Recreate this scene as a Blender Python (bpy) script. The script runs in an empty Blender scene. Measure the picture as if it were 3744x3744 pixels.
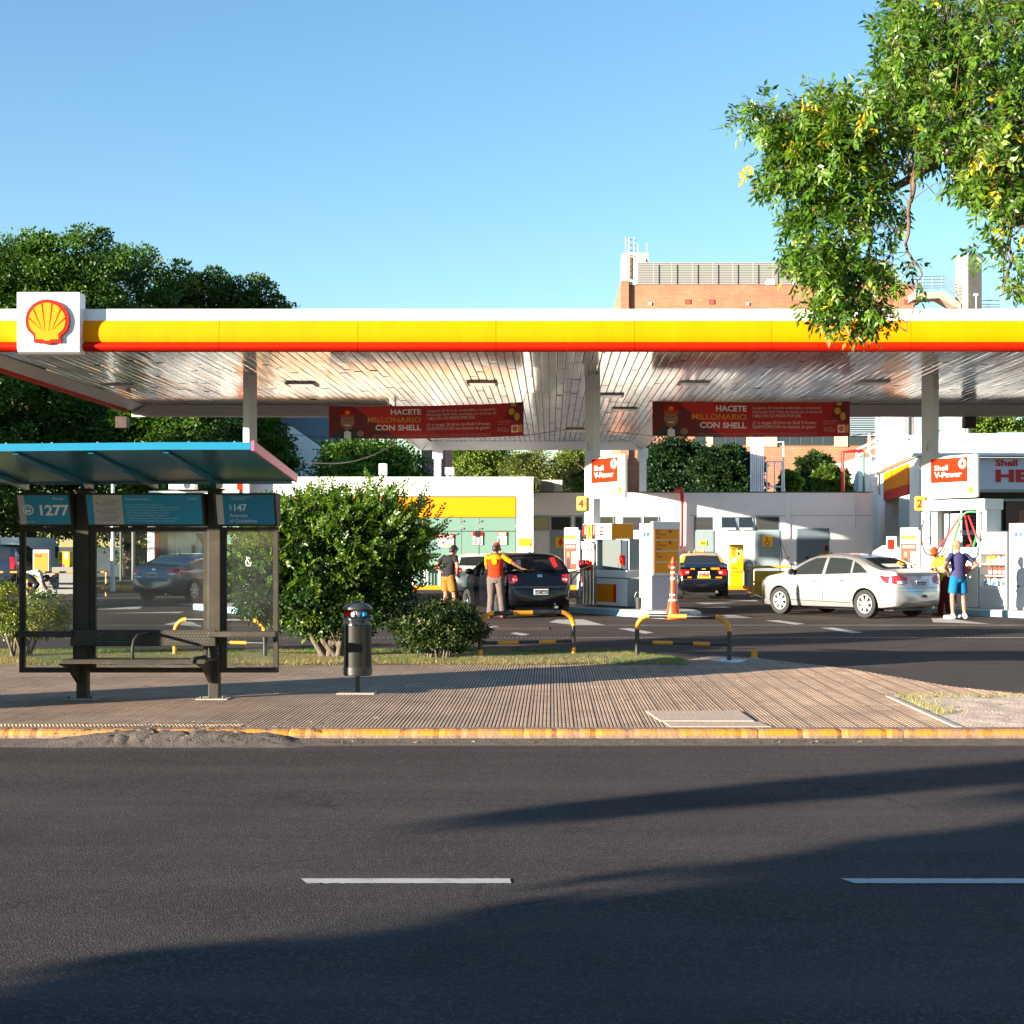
import bpy, bmesh, math, random
import numpy as np
from mathutils import Vector, Matrix
from mathutils.bvhtree import BVHTree
R = math.radians
rnd = random.Random(7)
nrg = np.random.default_rng(11)
SC = bpy.context.scene
COL = SC.collection
F, U0, V0, EYE = 2800.0, 1040.0, 1030.0, 1.65
def UX(u, Y): return (u - U0) * Y / F
def VZ(v, Y): return EYE + (V0 - v) * Y / F
def GY(v, z=0.0): return F * (EYE - z) / (v - V0)
def GP(u, v, z=0.0):
    Y = GY(v, z); return (UX(u, Y), Y)

# ------------------------------------------------------------------ materials
def lin(c):
    return tuple(((x/255)/12.92 if x/255 <= .04045 else ((x/255+.055)/1.055)**2.4) for x in c)
MATS = {}
def mat(name, col, rough=.5, metal=0., spec=.5, var=.0, vscale=3., bump=0., bscale=60., coat=0., emit=None, trans=0., stretch=None, dirt=None, dscale=.6, dlo=.5):
    if name in MATS: return MATS[name]
    m = bpy.data.materials.new(name); m.use_nodes = True
    nt = m.node_tree; b = nt.nodes['Principled BSDF']
    c = (*col, 1)
    b.inputs['Base Color'].default_value = c
    b.inputs['Roughness'].default_value = rough
    b.inputs['Metallic'].default_value = metal
    b.inputs['Specular IOR Level'].default_value = spec
    b.inputs['Coat Weight'].default_value = coat
    b.inputs['Coat Roughness'].default_value = .04
    b.inputs['Transmission Weight'].default_value = trans
    if emit:
        b.inputs['Emission Color'].default_value = (*emit[:3], 1); b.inputs['Emission Strength'].default_value = emit[3]
    L = nt.links
    co = None
    def coords():
        t = nt.nodes.new('ShaderNodeTexCoord')
        if stretch:
            mp = nt.nodes.new('ShaderNodeMapping'); mp.inputs['Scale'].default_value = stretch
            L.new(t.outputs['Object'], mp.inputs['Vector']); return mp.outputs['Vector']
        return t.outputs['Object']
    if var or bump or dirt: co = coords()
    last = None
    if var:
        n = nt.nodes.new('ShaderNodeTexNoise'); n.inputs['Scale'].default_value = vscale; n.inputs['Detail'].default_value = 6; n.inputs['Roughness'].default_value = .65
        L.new(co, n.inputs['Vector'])
        mr = nt.nodes.new('ShaderNodeMapRange'); mr.inputs[1].default_value = .3; mr.inputs[2].default_value = .7
        mr.inputs[3].default_value = 1-var; mr.inputs[4].default_value = 1+var
        L.new(n.outputs['Fac'], mr.inputs[0])
        hs = nt.nodes.new('ShaderNodeMix'); hs.data_type = 'RGBA'; hs.blend_type = 'MULTIPLY'; hs.inputs[0].default_value = 1
        hs.inputs[6].default_value = c; L.new(mr.outputs[0], hs.inputs[7])
        last = hs.outputs[2]
    if dirt:
        n = nt.nodes.new('ShaderNodeTexNoise'); n.inputs['Scale'].default_value = dscale; n.inputs['Detail'].default_value = 9; n.inputs['Roughness'].default_value = .7
        L.new(co, n.inputs['Vector'])
        mr = nt.nodes.new('ShaderNodeMapRange'); mr.inputs[1].default_value = dlo; mr.inputs[2].default_value = dlo+.22; mr.inputs[3].default_value = 0; mr.inputs[4].default_value = dirt[3]
        L.new(n.outputs['Fac'], mr.inputs[0])
        mx = nt.nodes.new('ShaderNodeMix'); mx.data_type = 'RGBA'; L.new(mr.outputs[0], mx.inputs[0])
        if last: L.new(last, mx.inputs[6])
        else: mx.inputs[6].default_value = c
        mx.inputs[7].default_value = (*dirt[:3], 1); last = mx.outputs[2]
    if last: L.new(last, b.inputs['Base Color'])
    if bump:
        n = nt.nodes.new('ShaderNodeTexNoise'); n.inputs['Scale'].default_value = bscale; n.inputs['Detail'].default_value = 4
        L.new(co, n.inputs['Vector'])
        bp = nt.nodes.new('ShaderNodeBump'); bp.inputs['Strength'].default_value = bump; bp.inputs['Distance'].default_value = .02
        L.new(n.outputs['Fac'], bp.inputs['Height']); L.new(bp.outputs['Normal'], b.inputs['Normal'])
    MATS[name] = m
    return m

WHITE = mat('white_paint', (.74,.735,.71), .42, var=.03, vscale=1.5, dirt=(.5,.47,.42,.25), dscale=.8)
WALLW = mat('white_wall', (.82,.81,.78), .75, var=.03, vscale=.8, bump=.08, bscale=30, dirt=(.55,.52,.47,.3), dscale=.5)
YELLOW = mat('yellow_panel', (.80,.240,.0), .6, spec=.06, var=.07, vscale=1.6, stretch=(2.2,2.2,.35))
OCHRE = mat('yellow_dispenser', (.72,.27,.001), .55, spec=.25, var=.02)
RED = mat('red_panel', (.55,.010,.001), .5, spec=.12, var=.08, vscale=1.6, stretch=(2.2,2.2,.35))
ORED = mat('orange_red_panel', (.58,.017,.001), .65, spec=.12)
GREYP = mat('grey_paint', (.36,.38,.40), .5, var=.04)
LGREY = mat('light_grey_paint', (.60,.61,.62), .45, var=.03)
BGREY = mat('blue_grey_paint', (.22,.29,.33), .5, var=.05)
DGREY = mat('dark_grey', (.05,.052,.055), .5, var=.1)
BLACK = mat('black_plastic', (.012,.012,.013), .45)
RUBBER = mat('rubber', (.018,.018,.018), .8, bump=.1, bscale=90)
CHROME = mat('bright_metal', (.72,.72,.73), .22, metal=1.)
STEEL = mat('dull_steel', (.42,.42,.43), .42, metal=.8, var=.08)
KYEL = mat('yellow_rail_paint', (.75,.27,.001), .42, var=.05, vscale=14, dirt=(.2,.12,.03,.5), dscale=9)
KBLK = mat('black_rail_paint', (.016,.015,.016), .35, var=.2, vscale=12, dirt=(.12,.11,.1,.4), dscale=9)
BLUEK = mat('pale_blue_kerb_paint', (.25,.45,.55), .55, var=.06, vscale=4, dirt=(.2,.22,.22,.7), dscale=2.2)
SHEL = mat('shelter_grey_paint', (.042,.037,.029), .55, spec=.15, var=.08, vscale=5, dirt=(.11,.095,.075,.4), dscale=3)
CYAN = mat('cyan_roof_paint', (.006,.165,.285), .30, var=.03)
ROOFU = mat('roof_underside', (.03,.17,.25), .22, var=.05)
SIGNB = mat('sign_blue', (.008,.25,.40), .3, var=.03)
SIGNW = mat('sign_white', (.78,.77,.74), .45)
SIGNGR = mat('sign_grey_print', (.42,.41,.38), .5)
INKD = mat('dark_ink', (.03,.03,.035), .5)
INKR = mat('red_ink', (.55,.01,.015), .5)
INKB = mat('blue_ink', (.02,.09,.45), .5)
BARK = mat('bark', (.12,.075,.045), .9, var=.35, vscale=9, bump=.6, bscale=24)
BARKG = mat('grey_bark', (.10,.08,.06), .9, var=.3, vscale=9, bump=.5, bscale=24)
CONC = mat('weathered_concrete', (.36,.30,.24), .9, var=.12, vscale=2, bump=.2, bscale=14, dirt=(.25,.21,.17,.7), dscale=.7)
CHARC = mat('charcoal_wall', (.07,.085,.105), .8, var=.1)
BANNER = mat('banner_red', (.42,.008,.010), .55, var=.12, vscale=1.2)
BANND = mat('banner_dark_red', (.15,.008,.010), .55, var=.1, vscale=1.2)
BANNL = mat('banner_bright_red', (.56,.012,.011), .55, var=.1, vscale=1.2)
SKIN = mat('skin', (.32,.155,.095), .5, spec=.4)
SKINT = mat('tanned_skin', (.26,.115,.065), .5, spec=.4)
HAIRD = mat('dark_hair', (.014,.011,.010), .6)
ORANGE = mat('orange_cone_plastic', (.65,.05,.003), .4)
REFL = mat('white_reflective_band', (.8,.8,.8), .35)
GOLD = mat('gold_print', (.62,.30,.03), .4)
PRINTY = mat('banner_yellow_print', (.70,.27,.012), .55)
TREDL = mat('tail_lamp_red', (.50,.006,.008), .12, coat=1.)
TWHT = mat('tail_lamp_clear', (.75,.72,.70), .1, coat=1.)
TIN = mat('tinted_glass', (.018,.022,.024), .03, spec=.6, coat=.5)
SHOE = mat('white_shoe', (.75,.74,.72), .6)

def glass(name, tint=(.9,.95,.93), alpha=.18, rough=.02):
    if name in MATS: return MATS[name]
    m = bpy.data.materials.new(name); m.use_nodes = True; nt = m.node_tree
    nt.nodes.clear(); o = nt.nodes.new('ShaderNodeOutputMaterial')
    t = nt.nodes.new('ShaderNodeBsdfTransparent'); t.inputs[0].default_value = (*tint, 1)
    g = nt.nodes.new('ShaderNodeBsdfGlossy'); g.inputs['Roughness'].default_value = rough
    d = nt.nodes.new('ShaderNodeBsdfDiffuse'); d.inputs[0].default_value = (.6,.6,.57,1)
    n = nt.nodes.new('ShaderNodeTexNoise'); n.inputs['Scale'].default_value = 3; n.inputs['Detail'].default_value = 8
    tc = nt.nodes.new('ShaderNodeTexCoord'); nt.links.new(tc.outputs['Object'], n.inputs['Vector'])
    mr = nt.nodes.new('ShaderNodeMapRange'); mr.inputs[1].default_value = .5; mr.inputs[2].default_value = .85; mr.inputs[3].default_value = .015; mr.inputs[4].default_value = alpha
    nt.links.new(n.outputs['Fac'], mr.inputs[0])
    m1 = nt.nodes.new('ShaderNodeMixShader'); nt.links.new(mr.outputs[0], m1.inputs[0]); nt.links.new(t.outputs[0], m1.inputs[1]); nt.links.new(d.outputs[0], m1.inputs[2])
    fr = nt.nodes.new('ShaderNodeFresnel'); fr.inputs[0].default_value = 1.45
    m2 = nt.nodes.new('ShaderNodeMixShader'); nt.links.new(fr.outputs[0], m2.inputs[0]); nt.links.new(m1.outputs[0], m2.inputs[1]); nt.links.new(g.outputs[0], m2.inputs[2])
    nt.links.new(m2.outputs[0], o.inputs[0]); MATS[name] = m
    return m

def leafmat(name, trans=.35, rough=.38, spec=.45):
    m = bpy.data.materials.new(name); m.use_nodes = True; nt = m.node_tree; L = nt.links
    b = nt.nodes['Principled BSDF']; o = nt.nodes['Material Output']
    a = nt.nodes.new('ShaderNodeAttribute'); a.attribute_name = 'leafcol'
    L.new(a.outputs['Color'], b.inputs['Base Color']); b.inputs['Roughness'].default_value = rough; b.inputs['Specular IOR Level'].default_value = spec
    t = nt.nodes.new('ShaderNodeBsdfTranslucent')
    mu = nt.nodes.new('ShaderNodeMix'); mu.data_type = 'RGBA'; mu.blend_type = 'MULTIPLY'; mu.inputs[0].default_value = 1
    L.new(a.outputs['Color'], mu.inputs[6]); mu.inputs[7].default_value = (1.5,1.6,.6,1); L.new(mu.outputs[2], t.inputs[0])
    mx = nt.nodes.new('ShaderNodeMixShader'); mx.inputs[0].default_value = trans
    L.new(b.outputs[0], mx.inputs[1]); L.new(t.outputs[0], mx.inputs[2]); L.new(mx.outputs[0], o.inputs[0])
    return m
LEAF = leafmat('leaf'); LEAFD = leafmat('leaf_matte', .25, .5, .3)

# ------------------------------------------------------------------ text
_tc = {}
def text_geo(body, bold=0., shear=0.):
    k = (body, bold, shear)
    if k in _tc: return _tc[k]
    cu = bpy.data.curves.new('lettering_source', 'FONT'); cu.body = body; cu.offset = bold; cu.shear = shear; cu.resolution_u = 3
    ob = bpy.data.objects.new('lettering_source', cu); COL.objects.link(ob)
    dg = bpy.context.evaluated_depsgraph_get(); ev = ob.evaluated_get(dg); me = ev.to_mesh()
    vs = [(v.co.x, v.co.y) for v in me.vertices]; fs = [tuple(p.vertices) for p in me.polygons]
    ev.to_mesh_clear(); bpy.data.objects.remove(ob); bpy.data.curves.remove(cu)
    x0 = min(v[0] for v in vs); x1 = max(v[0] for v in vs)
    vs = [(x-x0, y) for x, y in vs]
    _tc[k] = (vs, fs, x1-x0); return _tc[k]

# ------------------------------------------------------------------ mesh builder
class MB:
    def __init__(s): s.v=[]; s.f=[]; s.m=[]; s.mi=0; s.M=None
    def mat(s, i): s.mi=i; return s
    def add(s, vs, fs):
        n=len(s.v)
        if s.M is not None: vs=[tuple(s.M @ Vector(p)) for p in vs]
        s.v.extend(tuple(p) for p in vs); s.f.extend(tuple(i+n for i in f) for f in fs); s.m.extend([s.mi]*len(fs)); return s
    def box(s, x0,x1,y0,y1,z0,z1):
        return s.add([(x0,y0,z0),(x1,y0,z0),(x1,y1,z0),(x0,y1,z0),(x0,y0,z1),(x1,y0,z1),(x1,y1,z1),(x0,y1,z1)],
            [(0,3,2,1),(4,5,6,7),(0,1,5,4),(1,2,6,5),(2,3,7,6),(3,0,4,7)])
    def quad(s,a,b,c,d): return s.add([a,b,c,d],[(0,1,2,3)])
    def poly(s,pts): return s.add(pts,[tuple(range(len(pts)))])
    def prism(s, pts, ax, lo, hi):
        """pts 2-D outline extruded along axis ax ('x','y','z') from lo to hi"""
        def P(p,w): return {'x':(w,p[0],p[1]),'y':(p[0],w,p[1]),'z':(p[0],p[1],w)}[ax]
        n=len(pts); vs=[P(p,lo) for p in pts]+[P(p,hi) for p in pts]
        fs=[tuple(range(n-1,-1,-1)),tuple(range(n,2*n))]+[(i,(i+1)%n,n+(i+1)%n,n+i) for i in range(n)]
        return s.add(vs,fs)
    def tube(s, path, r, n=8, caps=True):
        path=[Vector(p) for p in path]; k=len(path)
        rs = r if isinstance(r,(list,tuple)) else [r]*k
        vs=[]; up=None
        for i,p in enumerate(path):
            t=(path[min(i+1,k-1)]-path[max(i-1,0)]).normalized()
            if up is None:
                a=Vector((0,0,1)) if abs(t.z)<.9 else Vector((1,0,0)); up=(a-t*a.dot(t)).normalized()
            else:
                up=(up-t*up.dot(t)); up = up.normalized() if up.length>1e-6 else t.orthogonal().normalized()
            b=t.cross(up)
            for j in range(n):
                q=2*math.pi*j/n; vs.append(p+(up*math.cos(q)+b*math.sin(q))*rs[i])
        fs=[(i*n+j,i*n+(j+1)%n,(i+1)*n+(j+1)%n,(i+1)*n+j) for i in range(k-1) for j in range(n)]
        if caps: fs+= [tuple(range(n-1,-1,-1)),tuple(range((k-1)*n,k*n))]
        return s.add(vs,fs)
    def cyl(s,c,r,z0,z1,n=24,r1=None):
        return s.tube([(c[0],c[1],z0),(c[0],c[1],z1)],[r,r if r1 is None else r1],n)
    def lathe(s,prof,n=32,c=(0,0,0),ax='z',cap=True):
        vs=[];k=len(prof)
        for r,z in prof:
            for j in range(n):
                q=2*math.pi*j/n; a,b=r*math.cos(q),r*math.sin(q)
                p={'z':(a,b,z),'y':(a,z,b),'x':(z,a,b)}[ax]; vs.append((p[0]+c[0],p[1]+c[1],p[2]+c[2]))
        fs=[(i*n+j,i*n+(j+1)%n,(i+1)*n+(j+1)%n,(i+1)*n+j) for i in range(k-1) for j in range(n)]
        if cap and prof[0][0]>1e-4: fs.append(tuple(range(n-1,-1,-1)))
        if cap and prof[-1][0]>1e-4: fs.append(tuple(range((k-1)*n,k*n)))
        return s.add(vs,fs)
    def ell(s,c,r,nu=14,nv=10,rot=None,lo=-90,hi=90):
        vs=[]
        for i in range(nv+1):
            la=R(lo+(hi-lo)*i/nv)
            for j in range(nu):
                q=2*math.pi*j/nu; p=Vector((r[0]*math.cos(la)*math.cos(q),r[1]*math.cos(la)*math.sin(q),r[2]*math.sin(la)))
                if rot is not None: p=rot@p
                vs.append((p.x+c[0],p.y+c[1],p.z+c[2]))
        fs=[(i*nu+j,i*nu+(j+1)%nu,(i+1)*nu+(j+1)%nu,(i+1)*nu+j) for i in range(nv) for j in range(nu)]
        if lo>-89: fs.append(tuple(range(nu-1,-1,-1)))
        return s.add(vs,fs)
    def text(s, body, o, right, up, width=None, size=None, bold=0., shear=0., align='l', maxh=None, stretch=1.):
        vs,fs,w=text_geo(body,bold,shear); o=Vector(o); right=Vector(right).normalized(); up=Vector(up).normalized()
        if size is not None: k=size/.72; kx=k*stretch          # size = cap height
        else: kx=width/w; k=kx/stretch
        if size is not None and width is not None: kx=width/w
        sh={'l':0,'c':-w*kx/2,'r':-w*kx}[align]
        return s.add([o+right*(x*kx+sh)+up*(y*k) for x,y in vs],fs)

def link(o, parent=None):
    COL.objects.link(o)
    if parent is not None: o.parent=parent
    return o
MIRROR=False
def build(name, mb, mats, parent=None, smooth=False, bevel=0., loc=None, label=None):
    if MIRROR: mb.v=[(-v[0],v[1],v[2]) for v in mb.v]; mb.f=[tuple(reversed(f)) for f in mb.f]
    me=bpy.data.meshes.new(name); me.from_pydata([tuple(v) for v in mb.v],[],mb.f)
    if not isinstance(mats,(list,tuple)): mats=[mats]
    for m in mats: me.materials.append(m)
    if len(mats)>1: me.polygons.foreach_set('material_index', mb.m)
    if smooth is True: me.polygons.foreach_set('use_smooth',[True]*len(mb.f))
    elif smooth: me.polygons.foreach_set('use_smooth',[True]*len(mb.f)); me.set_sharp_from_angle(angle=R(smooth))
    me.update(); o=link(bpy.data.objects.new(name,me),parent)
    if bevel:
        b=o.modifiers.new('bevel','BEVEL'); b.width=bevel; b.segments=2; b.limit_method='ANGLE'; b.angle_limit=R(40); b.harden_normals=False
    if loc: o.location=loc
    if label: o['label']=label
    return o
def tag(o,label=None,cat=None,group=None,kind=None):
    if label: o['label']=label
    if cat: o['category']=cat
    if group: o['group']=group
    if kind: o['kind']=kind
    return o
def thing(name,label,cat,loc=(0,0,0),rot=0.,group=None):
    o=bpy.data.objects.new(name,None); o.empty_display_size=.2; COL.objects.link(o); o.location=loc; o.rotation_euler=(0,0,rot)
    return tag(o,label,cat,group)
def structure(name,mb,mats,**k):
    o=build(name,mb,mats,**k); o['kind']='structure'; return o
def copy_tree(o,parent=None):
    c=o.copy(); COL.objects.link(c); c.parent=parent
    for ch in list(o.children): copy_tree(ch,c)
    return c
def evalmesh(o):
    dg=bpy.context.evaluated_depsgraph_get(); return bpy.data.meshes.new_from_object(o.evaluated_get(dg))

def shell_outline(r=1.,n=18):
    """scallop outline, centred, about 2r wide"""
    pts=[]
    for i in range(n+1):
        a=R(-28+236*i/n); pts.append((r*math.cos(a),r*.98*math.sin(a)+.08*r))
    pts+=[(-.62*r,-.62*r),(-.62*r,-.92*r),(-.25*r,-.92*r),(-.12*r,-1.0*r),(.12*r,-1.0*r),(.25*r,-.92*r),(.62*r,-.92*r),(.62*r,-.62*r)]
    return pts
# ------------------------------------------------------------------ world, sun, camera
SUN_EL=R(10.2); SUN_XY=Vector((-.85,-.527)).normalized()
w=bpy.data.worlds.new("World"); SC.world=w; w.use_nodes=True
nt=w.node_tree; bg=nt.nodes['Background']; sk=nt.nodes.new('ShaderNodeTexSky'); sk.sky_type='NISHITA'; sk.sun_disc=False
sk.sun_elevation=SUN_EL; sk.sun_rotation=math.atan2(SUN_XY.x,SUN_XY.y); sk.air_density=1.15; sk.dust_density=0.; sk.ozone_density=3.0; sk.altitude=30
hs_=nt.nodes.new('ShaderNodeHueSaturation'); hs_.inputs['Saturation'].default_value=1.09; nt.links.new(sk.outputs[0],hs_.inputs['Color']); nt.links.new(hs_.outputs[0],bg.inputs[0]); bg.inputs[1].default_value=.073
sd=bpy.data.lights.new('sun','SUN'); sd.energy=5.; sd.angle=R(.5); sd.color=(1,.87,.70)
so=link(bpy.data.objects.new('sun',sd)); sv=Vector((SUN_XY.x*math.cos(SUN_EL),SUN_XY.y*math.cos(SUN_EL),math.sin(SUN_EL)))
so.rotation_euler=sv.to_track_quat('Z','Y').to_euler(); so.location=(-30,-20,30)
cd=bpy.data.cameras.new('camera'); cam=link(bpy.data.objects.new('camera',cd)); cam.location=(0,0,EYE); cam.rotation_euler=(R(90),0,0)
cd.sensor_width=36; cd.lens=36*F/1932; cd.shift_x=-74/1932; cd.shift_y=64/1932; cd.clip_end=5000; cd.clip_start=.1
SC.camera=cam
SC.view_settings.view_transform='Standard'; SC.view_settings.look='None'; SC.view_settings.exposure=2.1; SC.view_settings.gamma=1
SC.cycles.max_bounces=8; SC.cycles.transparent_max_bounces=16

# ------------------------------------------------------------------ ground sheets
def node_asphalt(name, base, patch, speck, cracks=False, joints=None):
    m=bpy.data.materials.new(name); m.use_nodes=True; nt=m.node_tree; L=nt.links; b=nt.nodes['Principled BSDF']
    N=nt.nodes.new; tc=N('ShaderNodeTexCoord'); co=tc.outputs['Object']
    def noise(sc,det=5,ro=.6,vec=co):
        n=N('ShaderNodeTexNoise'); n.inputs['Scale'].default_value=sc; n.inputs['Detail'].default_value=det; n.inputs['Roughness'].default_value=ro; L.new(vec,n.inputs['Vector']); return n.outputs['Fac']
    def rng(x,a,bb,c,d):
        r=N('ShaderNodeMapRange'); r.inputs[1].default_value=a; r.inputs[2].default_value=bb; r.inputs[3].default_value=c; r.inputs[4].default_value=d; L.new(x,r.inputs[0]); return r.outputs[0]
    def mix(f,a,bb,mode='MIX'):
        x=N('ShaderNodeMix'); x.data_type='RGBA'; x.blend_type=mode
        for s,val in ((0,f),(6,a),(7,bb)):
            if hasattr(val,'is_linked'): L.new(val,x.inputs[s])
            else: x.inputs[s].default_value=val if s==0 else (*val,1)
        return x.outputs[2]
    mp=N('ShaderNodeMapping'); mp.inputs['Scale'].default_value=(.12,1.,1); L.new(co,mp.inputs['Vector'])
    st=noise(1.6,6,.65,mp.outputs['Vector'])          # lengthwise tyre wear
    col=mix(rng(st,.38,.64,0,1),base,patch)
    col=mix(rng(noise(.8,4),.45,.7,0,.5),col,tuple(x*.72 for x in base))
    v=N('ShaderNodeTexVoronoi'); v.inputs['Scale'].default_value=85; L.new(co,v.inputs['Vector'])
    sp=N('ShaderNodeMath'); sp.operation='GREATER_THAN'; sp.inputs[1].default_value=.80
    sepc=N('ShaderNodeSeparateColor'); L.new(v.outputs['Color'],sepc.inputs[0]); L.new(sepc.outputs[0],sp.inputs[0])
    f2=N('ShaderNodeMath'); f2.operation='MULTIPLY'; f2.inputs[1].default_value=.55; L.new(sp.outputs[0],f2.inputs[0])
    col=mix(f2.outputs[0],col,speck)
    col=mix(rng(noise(160,3),.35,.7,.0,.5),col,tuple(x*.45 for x in base))
    col=mix(rng(noise(.28,3,.5),.52,.62,0,.35),col,tuple(x*.6 for x in base))
    if cracks:
        v2=N('ShaderNodeTexVoronoi'); v2.feature='DISTANCE_TO_EDGE'; v2.inputs['Scale'].default_value=.33
        wn=N('ShaderNodeTexNoise'); wn.inputs['Scale'].default_value=1.5; wn.inputs['Detail'].default_value=8
        L.new(co,wn.inputs['Vector']); va=N('ShaderNodeVectorMath'); va.operation='ADD'; L.new(co,va.inputs[0]); L.new(wn.outputs['Color'],va.inputs[1]); L.new(va.outputs[0],v2.inputs['Vector'])
        ck=rng(v2.outputs['Distance'],.0,.008,.45,0)
        mk=N('ShaderNodeMath'); mk.operation='MULTIPLY'; L.new(ck,mk.inputs[0]); L.new(rng(noise(.5,2),.44,.58,0,1),mk.inputs[1])
        col=mix(mk.outputs[0],col,(.012,.012,.012))
    if joints:
        mj=N('ShaderNodeMapping'); mj.inputs['Rotation'].default_value=(0,0,R(joints[1])); L.new(co,mj.inputs['Vector'])
        br=N('ShaderNodeTexBrick'); br.inputs['Scale'].default_value=1; br.offset=0; br.inputs['Mortar Size'].default_value=.022; br.inputs['Mortar Smooth'].default_value=.3
        br.inputs['Brick Width'].default_value=joints[0]; br.inputs['Row Height'].default_value=joints[0]; L.new(mj.outputs['Vector'],br.inputs['Vector'])
        col=mix(br.outputs['Fac'],col,(.025,.023,.022))
        col=mix(rng(noise(.45,6,.7),.5,.75,0,.55),col,(.035,.032,.03))
    L.new(col,b.inputs['Base Color']); b.inputs['Roughness'].default_value=.95; b.inputs['Specular IOR Level'].default_value=.1
    bp=N('ShaderNodeBump'); bp.inputs['Strength'].default_value=.55; bp.inputs['Distance'].default_value=.006
    ad=N('ShaderNodeMath'); ad.operation='ADD'; L.new(v.outputs['Distance'],ad.inputs[0]); L.new(noise(120,3),ad.inputs[1]); L.new(ad.outputs[0],bp.inputs['Height']); L.new(bp.outputs['Normal'],b.inputs['Normal'])
    return m
ROAD=node_asphalt('road_asphalt',(.049,.0415,.0405),(.072,.0615,.0585),(.13,.115,.10),cracks=True)
FORE=node_asphalt('forecourt_concrete',(.066,.055,.049),(.092,.077,.068),(.11,.092,.08),joints=(4.2,33))
FAR=mat('far_ground',(.09,.085,.07),.9,var=.2,vscale=.05)
DIRT=mat('dry_soil',(.52,.40,.31),.95,var=.25,vscale=5,bump=.8,bscale=40,dirt=(.20,.15,.10,.7),dscale=2.5)
SOIL=mat('lawn_soil',(.15,.14,.05),.95,var=.35,vscale=6,bump=.6,bscale=60)
PAINTW=mat('worn_white_marking',(.40,.385,.365),.7,var=.08,vscale=20,dirt=(.13,.12,.11,.8),dscale=5)
def sheet(name,mt,x0,x1,y0,y1,z):
    return structure(name,MB().quad((x0,y0,z),(x1,y0,z),(x1,y1,z),(x0,y1,z)),mt)
sheet('ground',FAR,-2500,2500,-2500,2500,-.35)
sheet('road',ROAD,-140,140,-9,13.28,-.10)
sheet('opposite_pavement',mat('opposite_paving',(.33,.27,.22),.9,var=.1),-140,140,-16,-9,.02)
sheet('forecourt',FORE,-60,60,16.0,62.,-.004)
def yend(x):
    xs=[-60,1.3,1.7,2.4,3.02,3.98,4.67,5.3,9,30]; ys=[20.6,20.6,21.0,22.3,21.75,19.9,17.4,16.45,16.40,16.35]
    return float(np.interp(x,xs,ys))
# ribbed pavement: real ribs, one profile strip per rib
RIB=bpy.data.materials.new('ribbed_tile'); RIB.use_nodes=True
def ribmat():
    nt=RIB.node_tree; L=nt.links; b=nt.nodes['Principled BSDF']; N=nt.nodes.new
    tc=N('ShaderNodeTexCoord'); co=tc.outputs['Object']
    br=N('ShaderNodeTexBrick'); br.offset=0; br.inputs['Scale'].default_value=1; br.inputs['Brick Width'].default_value=.216; br.inputs['Row Height'].default_value=.216
    br.inputs['Mortar Size'].default_value=.006; br.inputs['Mortar Smooth'].default_value=.2; br.inputs['Bias'].default_value=0
    br.inputs['Color1'].default_value=(.475,.32,.215,1); br.inputs['Color2'].default_value=(.40,.262,.173,1); br.inputs['Mortar'].default_value=(.13,.09,.06,1); L.new(co,br.inputs['Vector'])
    n=N('ShaderNodeTexNoise'); n.inputs['Scale'].default_value=.9; n.inputs['Detail'].default_value=9; n.inputs['Roughness'].default_value=.7; L.new(co,n.inputs['Vector'])
    mr=N('ShaderNodeMapRange'); mr.inputs[1].default_value=.3; mr.inputs[2].default_value=.72; mr.inputs[3].default_value=.62; mr.inputs[4].default_value=1.22; L.new(n.outputs['Fac'],mr.inputs[0])
    mx=N('ShaderNodeMix'); mx.data_type='RGBA'; mx.blend_type='MULTIPLY'; mx.inputs[0].default_value=1; L.new(br.outputs['Color'],mx.inputs[6]); L.new(mr.outputs[0],mx.inputs[7])
    n2=N('ShaderNodeTexNoise'); n2.inputs['Scale'].default_value=26; n2.inputs['Detail'].default_value=5; L.new(co,n2.inputs['Vector'])
    mr2=N('ShaderNodeMapRange'); mr2.inputs[1].default_value=.58; mr2.inputs[2].default_value=.72; mr2.inputs[3].default_value=0; mr2.inputs[4].default_value=.5; L.new(n2.outputs['Fac'],mr2.inputs[0])
    m2=N('ShaderNodeMix'); m2.data_type='RGBA'; L.new(mr2.outputs[0],m2.inputs[0]); L.new(mx.outputs[2],m2.inputs[6]); m2.inputs[7].default_value=(.50,.36,.26,1)
    L.new(m2.outputs[2],b.inputs['Base Color']); b.inputs['Roughness'].default_value=.9
ribmat()
GROOVE=mat('tile_groove_dirt_shade',(.055,.040,.029),.95,var=.3,vscale=3)  # groove colour mixes dirt with the shade between the ribs
mb=MB(); p=.036; x=-9.3
while x<9.0:
    y0=13.42 if x<3.70 else 16.22
    y1=yend(x)
    if y1-y0>.1:
        n=max(1,int((y1-y0)/.9)); zt=.0022
        prof=[(0,.0,1),(.013,.0,1),(.015,zt,0),(.034,zt,0),(.036,.0,0)]
        # wavering: each tile row sits a hair off its neighbours
        rows=[]; ys=np.linspace(y0,y1,n+1)
        for k in range(n):
            dz=rnd.uniform(-.0008,.0008)
            base=len(mb.v)
            for yy in (ys[k],ys[k+1]):
                for (dx,z,_) in prof: mb.v.append((x+dx,yy,.001+max(0,z+dz if z else 0)))
            for q in range(4):
                mb.f.append((base+q,base+q+1,base+5+q+1,base+5+q)); mb.m.append(1 if q==0 else 0)
    x+=p
structure('pavement',mb,[RIB,GROOVE])
sheet('pavement_base',CONC,-60,60,13.28,16.25,-.006)
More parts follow.
